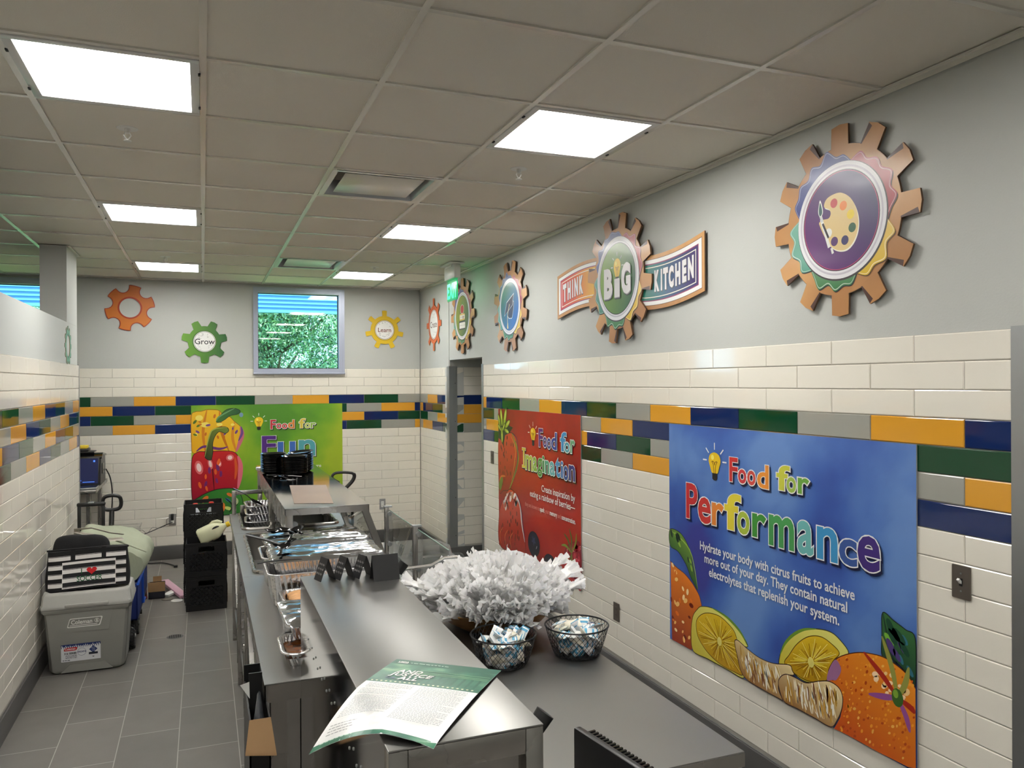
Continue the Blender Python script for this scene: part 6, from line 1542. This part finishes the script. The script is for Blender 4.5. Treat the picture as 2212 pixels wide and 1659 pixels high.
mb = MB(Q); loft(mb, [[Vector((p[0], p[1], z)) for p in rrect(-3.06 - a, -3.06 + a, -2.09 - b, -2.09 + b, .03)] for z, a, b in ((.215, .15, .075), (.72, .165, .085), (.725, .175, .095), (.735, .175, .095))], M_lid, False); mb.build('shell', t, recalc=False)

# ---- steel table behind the partition: laptop, printer, papers
Q = Vector((-3.62, -.65, 0)); t = thing('steel_table', 'stainless side table behind the end of the left partition', 'table', Q)
mb = MB(Q); mb.box((-4.0, -1.02, .865), (-3.335, -.06, .90), M_steel, .004); mb.build('tabletop', t)
for x in (-3.96, -3.40):
    for y in (-.97, -.12): mb = MB(Q); mb.cyl((x, y, 0), (x, y, .866), .020, M_steel); mb.build('leg', t)
mb = MB(Q); mb.box((-3.98, -.99, .22), (-3.38, -.09, .245), M_steel, .003); mb.build('lower_shelf', t)
Q = Vector((-3.47, -.86, .902)); t = thing('laptop', 'open laptop with a dark blue screen on the steel table', 'laptop', Q)
mb = MB(Q); mb.box((-3.63, -.985, .9025), (-3.335, -.78, .918), M_alu, .004); mb.build('base', t)
mb = MB(Q); mb.box((-3.625, -.97, .9185), (-3.34, -.80, .920), M_black); mb.build('keyboard', t)
TM = Matrix.Translation((-3.4825, -.775, .918)) @ Matrix.Rotation(-.16, 4, 'X')
mb = MB(Q); mb.box((-.1475, -.004, .0), (.1475, .006, .262), M_black, .003, TM); s_ = mb.build('display', t)
mb = MB(Q); mb.face([TM @ Vector(p) for p in ((-.138, -.0045, .014), (.138, -.0045, .014), (.138, -.0045, .25), (-.138, -.0045, .25))], mat('lit laptop screen', rgb(10, 12, 36), .3, emit=(rgb(14, 22, 66), .30))); mb.build('screen', s_, recalc=False)
mb = MB(Q)
for (x, z, a, b) in ((.105, .225, .008, .008), (.06, .03, .05, .0025), (-.02, .045, .02, .003)): mb.face([TM @ Vector(p) for p in ((x - a, -.005, z - b), (x + a, -.005, z - b), (x + a, -.005, z + b), (x - a, -.005, z + b))], mat('lit screen marks', rgb(70, 120, 230), .3, emit=(rgb(70, 120, 230), .5)))
mb.build('icons', s_, recalc=False)
Q = Vector((-3.48, -.46, .902)); t = thing('printer', 'slanted black desktop printer behind the laptop', 'printer', Q)
mb = MB(Q); mb.prism([(-.66, .902), (-.25, .902), (-.25, 1.15), (-.52, 1.185), (-.61, 1.15)], -3.66, -3.335, M_black, lambda u, v, h: Vector((h, u, v))); mb.build('body', t)
mb = MB(Q); mb.prism([(-.615, 1.152), (-.52, 1.187), (-.25, 1.152), (-.25, 1.172), (-.53, 1.205), (-.635, 1.165)], -3.67, -3.325, M_black_gloss, lambda u, v, h: Vector((h, u, v))); mb.build('lid', t)
mb = MB(Q); mb.box((-3.3345, -.56, 1.0), (-3.328, -.40, 1.10), M_black_gloss, .003); mb.build('side_port', t)
Q = Vector((-3.52, -.45, 1.205)); mb = MB(Q); mb.box((-3.66, -.56, 1.206), (-3.40, -.36, 1.216), M_black, .002); mb.box((-3.66, -.545, 1.216), (-3.45, -.375, 1.245), M_black, .008); tag(mb.build('binder', loc=Q), 'black binder stack on the printer', 'binder')
Q = Vector((-3.56, -.45, 1.247)); mb = MB(Q); mb.box((-3.66, -.53, 1.247), (-3.465, -.39, 1.272), mat('yellow paper', rgb(240, 208, 60), .7), .002, None); tag(mb.build('yellow_notepad', loc=Q), 'yellow notepad on the black binders', 'notepad')

# ---- milk crates
M_crate = mat('black crate plastic', rgb(15, 15, 17), .42)
def make_crate():
    t = thing('milk_crate', '', 'milk crate', (0, 0, 0)); W, D, H, w = .157, .147, .277, .006
    for side in range(4):
        a, b = (W, D) if side % 2 == 0 else (D, W)
        M = Matrix.Rotation(side * PI / 2, 4, 'Z') @ Matrix.Translation((0, -b, 0))
        mb = MB()
        for (x0, x1, z0, z1) in ((-a, a, H - .032, H), (-a, a, 0, .045), (-a, -a + .028, .045, H - .032), (a - .028, a, .045, H - .032), (-a + .028, -.062, H - .085, H - .032), (.062, a - .028, H - .085, H - .032), (-.062, .062, H - .085, H - .072)): mb.box((x0, 0, z0), (x1, w, z1), M_crate, 0, M)
        for z in (.010, .024, .038, H - .012, H - .024): mb.box((-a, -.002, z), (a, .0, z + .004), M_crate, 0, M)
        z0, z1, x0, x1 = .045, H - .085, -a + .028, a - .028; p = .036; h = z1 - z0
        for s in (1, -1):
            k = -9
            while k < 10:
                c = k * p; A0, A1 = (c, z0), (c + s * h, z1)
                pts = []
                for (xa, za), (xb, zb) in ((A0, A1),):
                    f0, f1 = 0.0, 1.0
                    for lo, hi in ((x0, x1),):
                        d = xb - xa
                        ta, tb = (lo - xa) / d, (hi - xa) / d
                        if ta > tb: ta, tb = tb, ta
                        f0, f1 = max(f0, ta), min(f1, tb)
                    if f1 > f0 + .02: mb.bar(M @ Vector((xa + (xb - xa) * f0, w / 2, za + (zb - za) * f0)), M @ Vector((xa + (xb - xa) * f1, w / 2, za + (zb - za) * f1)), .019, .005, M_crate)
                k += 1
        mb.box((-a + .01, w + .0005, .01), (a - .01, w + .0025, H - .090), M_crate, 0, M)
        mb.build('side', t, sharp=0, recalc=False)
    mb = MB()
    for k in range(9): mb.box((-W + .006, -D + .012 + k * .033, .0), (W - .006, -D + .022 + k * .033, .006), M_crate); mb.box((-W + .012 + k * .035, -D + .006, .0), (-W + .022 + k * .035, D - .006, .005), M_crate)
    mb.build('base', t, sharp=0, recalc=False)
    return t
C0 = None
for (x, y, z, lab) in ((-2.396, -2.02, .001, 'bottom black milk crate of the front stack by the counter'), (-2.396, -2.02, .280, 'top black milk crate of the front stack, holding the jug'),
                       (-2.416, -1.715, .001, 'bottom black milk crate of the rear stack'), (-2.416, -1.715, .280, 'middle black milk crate of the rear stack'), (-2.416, -1.715, .559, 'top black milk crate of the rear stack, with red capped bottles')):
    if C0 is None: C0 = o = make_crate()
    else: o = dup(C0)
    o.location = (x, y, z); o['label'] = lab; o['group'] = 'stacked black milk crates'
M_cap = mat('red cap', rgb(206, 44, 34), .4); M_bot = mat('white bottle', rgb(206, 212, 220), .35); M_bcap = mat('blue cap', rgb(36, 56, 150), .4)
def bottle(loc, m, cm, H, r, label, z0=0):
    t = thing('bottle', label, 'bottle', loc, group=None); mb = MB(); mb.lathe([(0, 0), (r, 0), (r, H * .62), (r * .8, H * .78), (.017, H * .9), (.017, H)], m, 24); mb.build('body', t)
    mb = MB(); mb.lathe([(.019, H - .012), (.021, H - .01), (.021, H + .016), (.018, H + .019), (0, H + .019)], cm, 20); mb.build('cap', t)
bottle((-2.482, -1.70, .567), M_bot, M_cap, .235, .042, 'left red capped bottle in the top rear crate'); bottle((-2.352, -1.70, .567), M_bot, M_cap, .24, .042, 'right red capped bottle in the top rear crate')
bottle((-2.485, -2.01, .288), mat('dark bottle', rgb(26, 34, 60), .3), M_bcap, .205, .036, 'blue capped bottle standing in the top front crate')
bottle((-2.43, -2.105, .288), mat('yellow bottle', rgb(206, 170, 60), .4), mat('brown cap', rgb(120, 70, 30), .5), .15, .036, 'short yellow bottle behind the handle hole of the top front crate')
M_jug = mat('cloudy lemonade jug', rgb(214, 216, 180), .35, spec=.5)
Q = Vector((-2.37, -2.03, .56)); t = thing('plastic_jug', 'cloudy gallon jug of lemonade lying on the top front milk crate', 'jug', (-2.452, -2.02, .572), (0, math.radians(66), 0))
mb = MB(); n = 40
def jr(z):
    if z < .012: return .058 + .012 * (z / .012)
    if z < .14: return .070
    f = min(1, (z - .14) / .085); return .070 * (1 - f) ** .8 + .019 * (1 - (1 - f) ** .8)
rings = [sq(0, 0, jr(z), jr(z), 3.2 if z < .17 else 2.2, n, z) for z in (0, .006, .014, .06, .10, .135, .15, .165, .18, .195, .21, .222, .235, .245)]
loft(mb, rings, M_jug); mb.build('body', t, sharp=60)
mb = MB(); mb.tube([(-.062, 0, .125), (-.072, 0, .15), (-.064, 0, .185), (-.035, 0, .212)], .014, M_jug, 12); mb.build('grip', t)
mb = MB(); mb.tube([(-.030, -.0665, .125), (-.034, -.067, .145), (-.032, -.060, .165), (-.026, -.052, .182)], .006, M_black, 10, radii=[.004, .008, .008, .004], sx=.6); mb.build('grip_hole', t)
mb = MB(); mb.lathe([(.021, .235), (.0225, .237), (.0225, .262), (.019, .265), (0, .265)], mat('yellow cap', rgb(232, 196, 40), .4), 20); mb.build('cap', t)
mb = MB(); mb.box((.055, -.0610, .055), (.068, -.0420, .095), mat('dark jug label', rgb(40, 34, 30), .5)); mb.build('jug_label', t)

# ---- small things on the floor
M_card_b = mat('brown cardboard', rgb(178, 142, 100), .8, cvar=(8, .06))
Q = Vector((-2.80, -1.56, 0)); t = thing('cardboard_box', 'small open cardboard box on the floor left of the crates', 'box', Q)
mb = MB(Q)
for a, b in (((-2.865, -1.63, .001), (-2.735, -1.625, .10)), ((-2.865, -1.50, .001), (-2.735, -1.495, .12)), ((-2.865, -1.63, .001), (-2.86, -1.495, .12)), ((-2.74, -1.63, .001), (-2.735, -1.495, .12)), ((-2.865, -1.63, .001), (-2.735, -1.495, .006))): mb.box(a, b, mat('dark printed carton', rgb(40, 40, 50), .5))
mb.build('carton', t)
mb = MB(Q); mb.box((-2.868, -1.6345, .062), (-2.732, -1.631, .145), M_card_b, .001); mb.build('flap', t, rot=None)
mb = MB(Q); mb.bar((-2.80, -1.50, .12), (-2.80, -1.49, .165), .07, .003, M_card_b, up=(0, 1, 0)); mb.build('flap', t)
Q = Vector((-2.665, -1.46, 0)); mb = MB(Q); mb.bar((-2.755, -1.20, .05), (-2.575, -1.72, .018), .07, .028, mat('pink plastic', rgb(206, 160, 180), .4), bev=.006); tag(mb.build('pink_case', loc=Q), 'long pink plastic case lying slanted beside the crates', 'case')
Q = Vector((-2.70, -1.58, 0)); mb = MB(Q); mb.bar((-2.73, -1.60, .012), (-2.64, -1.50, .030), .07, .02, M_white, bev=.003); tag(mb.build('white_box', loc=Q), 'flat white box under the pink case', 'box')
for k, (x, y) in enumerate(((-2.635, -1.77), (-2.712, -1.69))):
    mb = MB(); mb.lathe([(0, 0.001), (.046, .001), (.048, .003), (.046, .006), (0, .006)], M_white if k == 0 else mat('dark disc', rgb(110, 104, 96), .5), 30); tag(mb.build('disc', loc=(x, y, 0)), ('white round lid on the floor at the foot of the crates', 'dull grey round lid on the floor beside the cardboard box')[k], 'lid')
Q = Vector((-2.8, -.3, 0)); mb = MB(Q); mb.tube(spline([(-3.05, -.12, .01), (-2.93, -.18, .01), (-2.82, -.20, .01), (-2.74, -.30, .01), (-2.69, -.41, .012)], 6, False), .006, M_black, 8); mb.box((-2.70, -.45, .002), (-2.665, -.41, .022), M_black, .003); tag(mb.build('power_cord', loc=Q), 'black power cord lying on the floor along the back wall', 'cord')
Q = Vector((-2.91, -1.55, 0)); mb = MB(Q); mb.tube([(-2.885, -1.62, .006), (-2.91, -1.48, .28), (-2.93, -1.40, .46)], .012, mat('maroon pole', rgb(120, 30, 34), .4), 10); tag(mb.build('maroon_pole', loc=Q), 'slim maroon pole leaning behind the cardboard box', 'pole')
Q = Vector((-2.617, -2.80, 0)); t = thing('floor_drain', 'round slotted steel drain set in the floor tiles', 'drain', Q)
mb = MB(); mb.lathe([(0, .0012), (.056, .0012), (.058, .0)], M_base, 36); mb.build('plate', t)
for k in range(7):
    x = -.036 + k * .012; h = .042 * math.sqrt(1 - (x / .055) ** 2); mb = MB(); mb.box((x - .0035, -h, .0014), (x + .0035, h, .0022), M_dark); mb.build('slot', t)

# ---- black carton with a flap under the counter's near corner
Q = Vector((-2.257, -6.43, 0)); t = thing('black_carton', 'open black carton with a tan flap beside the near end of the counter', 'box', Q)
mb = MB(Q)
for a, b in (((-2.288, -6.60, 0), (-2.226, -6.595, .845)), ((-2.288, -6.60, 0), (-2.283, -6.25, .845)), ((-2.231, -6.60, 0), (-2.226, -6.25, .845)), ((-2.288, -6.255, 0), (-2.226, -6.25, .90)), ((-2.288, -6.60, .0), (-2.226, -6.25, .01)), ((-2.284, -6.50, .84), (-2.244, -6.494, .955))): mb.box(a, b, M_black)
mb.build('carton', t)
mb = MB(Q); fl = [(-2.288, -6.602, .850), (-2.226, -6.602, .850), (-2.214, -6.66, .760), (-2.303, -6.66, .775)]; mb.face(fl, M_card_b); mb.face([(x, y - .001, z - .004) for x, y, z in fl][::-1], M_card_b); mb.build('flap', t, recalc=False)
mb = MB(Q); mb.box((-2.2255, -6.598, .02), (-2.2245, -6.56, .70), M_white); mb.build('label', t)
mb = MB(Q); mb.grid(lambda u, v: Vector((-2.257 + .02 * math.cos(2 * PI * u) * (1 - v * .8), -6.55 + .04 * math.sin(2 * PI * u) * (1 - v * .8), .80 + v * .11 + .008 * noise.noise(Vector((u * 7, v * 5, 1))))), 16, 8, mat('grey plastic bag', rgb(96, 100, 106), .3)); mb.build('bag_corner', t, recalc=False)
mb = MB(Q); pc = [(-2.284, -6.55, .895), (-2.284, -6.53, .94), (-2.312, -6.54, .937)]; mb.face(pc, M_white); mb.face([(x, y + .001, z) for x, y, z in pc][::-1], M_white); mb.build('paper_corner', t, recalc=False)

# ---- hand truck behind the serving line: black loop handle
Q = Vector((-1.28, -2.15, 0)); t = thing('hand_truck', 'hand truck behind the serving line, its black loop handle raised', 'hand truck', Q)
mb = MB(Q); Lp = spline([(-1.315, -2.2, 1.0), (-1.375, -2.2, 1.045), (-1.345, -2.2, 1.085), (-1.24, -2.2, 1.085), (-1.185, -2.2, 1.065), (-1.20, -2.2, 1.01), (-1.27, -2.2, .94)], 6, False); mb.tube(Lp, .012, M_black, 10); mb.tube(Lp[-14:-1], .016, M_black, 10); mb.build('loop_handle', t)
mb = MB(Q)
for x in (-1.36, -1.20): mb.tube([(x, -2.18, .10), (x, -2.2, .80), (-1.28 + (x + 1.28) * .3, -2.2, .96)], .012, M_black, 8)
for z in (.2, .45, .7): mb.bar((-1.36, -2.19, z), (-1.20, -2.19, z), .02, .02, M_black)
mb.box((-1.40, -2.40, .0), (-1.16, -2.17, .01), M_black); mb.build('frame', t)
for x in (-1.42, -1.14):
    mb = MB(Q); mb.cyl((x - .02, -2.13, .08), (x + .02, -2.13, .08), .08, M_black, seg=28); mb.build('wheel', t)

# ---- switch and outlets
M_plate = mat('bronze cover plate', rgb(112, 104, 96), .35, .6)
def cover(name, label, cat, loc, xf, w, h, kind, m=None):
    t = thing(name, label, cat, loc); mb = MB(); mb.prism(rrect(-w / 2, w / 2, -h / 2, h / 2, .004), .0005, .0055, m or M_plate, xf); mb.build('cover_plate', t)
    if kind == 'switch':
        mb = MB(); mb.prism([(-.0055, -.013), (.0055, -.013), (.0055, .013), (-.0055, .013)], .0055, .008, M_dark, xf); mb.build('slot', t)
        mb = MB(); mb.bar(xf(0, -.002, .006), xf(0, .012, .020), .009, .008, M_white); mb.build('toggle', t)
        for v in (.03, -.03): mb = MB(); mb.cyl(xf(0, v, .005), xf(0, v, .007), .0035, M_alu, seg=10); mb.build('screw', t)
    else:
        mb = MB(); mb.prism(rrect(-.017, .017, -.034, .034, .004), .0055, .0075, M_plate if m is None else M_white, xf); r = mb.build('receptacle', t)
        for v in (.018, -.018):
            for u in (-.006, .006): mb = MB(); mb.prism([(u - .001, v - .004), (u + .001, v - .004), (u + .001, v + .004), (u - .001, v + .004)], .0075, .0079, M_dark, xf); mb.build('slot', r)
    return t
cover('light_switch', 'metal light switch at far right of the blue poster', 'light switch', (0, -7.169, 1.176), XF_RIGHT, .070, .114, 'switch')
cover('outlet', 'metal outlet low on the right wall between the red and blue posters', 'outlet', (0, -4.76, .421), XF_RIGHT, .070, .114, 'o')
cover('outlet', 'small metal wall outlet just left of the red poster', 'outlet', (0, -2.50, 1.195), XF_RIGHT, .070, .114, 'o')
cover('outlet', 'outlet low on the back wall seen past the glass guard post', 'outlet', (-.464, 0, .447), XF_BACK, .070, .125, 'o', mat('grey cover plate', rgb(150, 150, 150), .4))
cover('outlet', 'metal outlet low on the back wall with a black charger plugged in', 'outlet', (-2.725, 0, .42), XF_BACK, .072, .122, 'o', mat('silver cover plate', rgb(168, 166, 160), .3, .6))
Q = Vector((-2.725, -.008, .42)); t = thing('charger', 'black charger and cords plugged into the back wall outlet', 'charger', Q)
mb = MB(Q); mb.box((-2.741, -.05, .42), (-2.712, -.0085, .485), M_black, .004); mb.build('plug', t)
mb = MB(Q); mb.box((-2.735, -.045, .385), (-2.712, -.0085, .408), M_white, .004); mb.tube(spline([(-2.725, -.045, .40), (-2.80, -.07, .375), (-2.92, -.10, .33), (-3.04, -.12, .29), (-3.14, -.14, .25)], 5, False), .0045, M_black, 8); mb.build('cord', t)
mb = MB(Q); mb.tube(spline([(-2.745, -.03, .45), (-2.78, -.03, .43), (-2.79, -.03, .37), (-2.86, -.04, .345), (-2.92, -.04, .355), (-2.97, -.05, .30), (-3.02, -.05, .34), (-3.09, -.06, .31)], 5, False), .002, M_black, 6); mb.build('thin_cord', t)
Q = Vector((-3.29, -.30, .5)); mb = MB(Q); mb.tube(spline([(-3.325, -.30, 1.02), (-3.29, -.26, .92), (-3.275, -.24, .75), (-3.285, -.22, .50), (-3.28, -.16, .30)], 6, False), .006, M_black, 8); tag(mb.build('printer_cable', loc=Q), 'black cable hanging from the printer behind the table', 'cable')
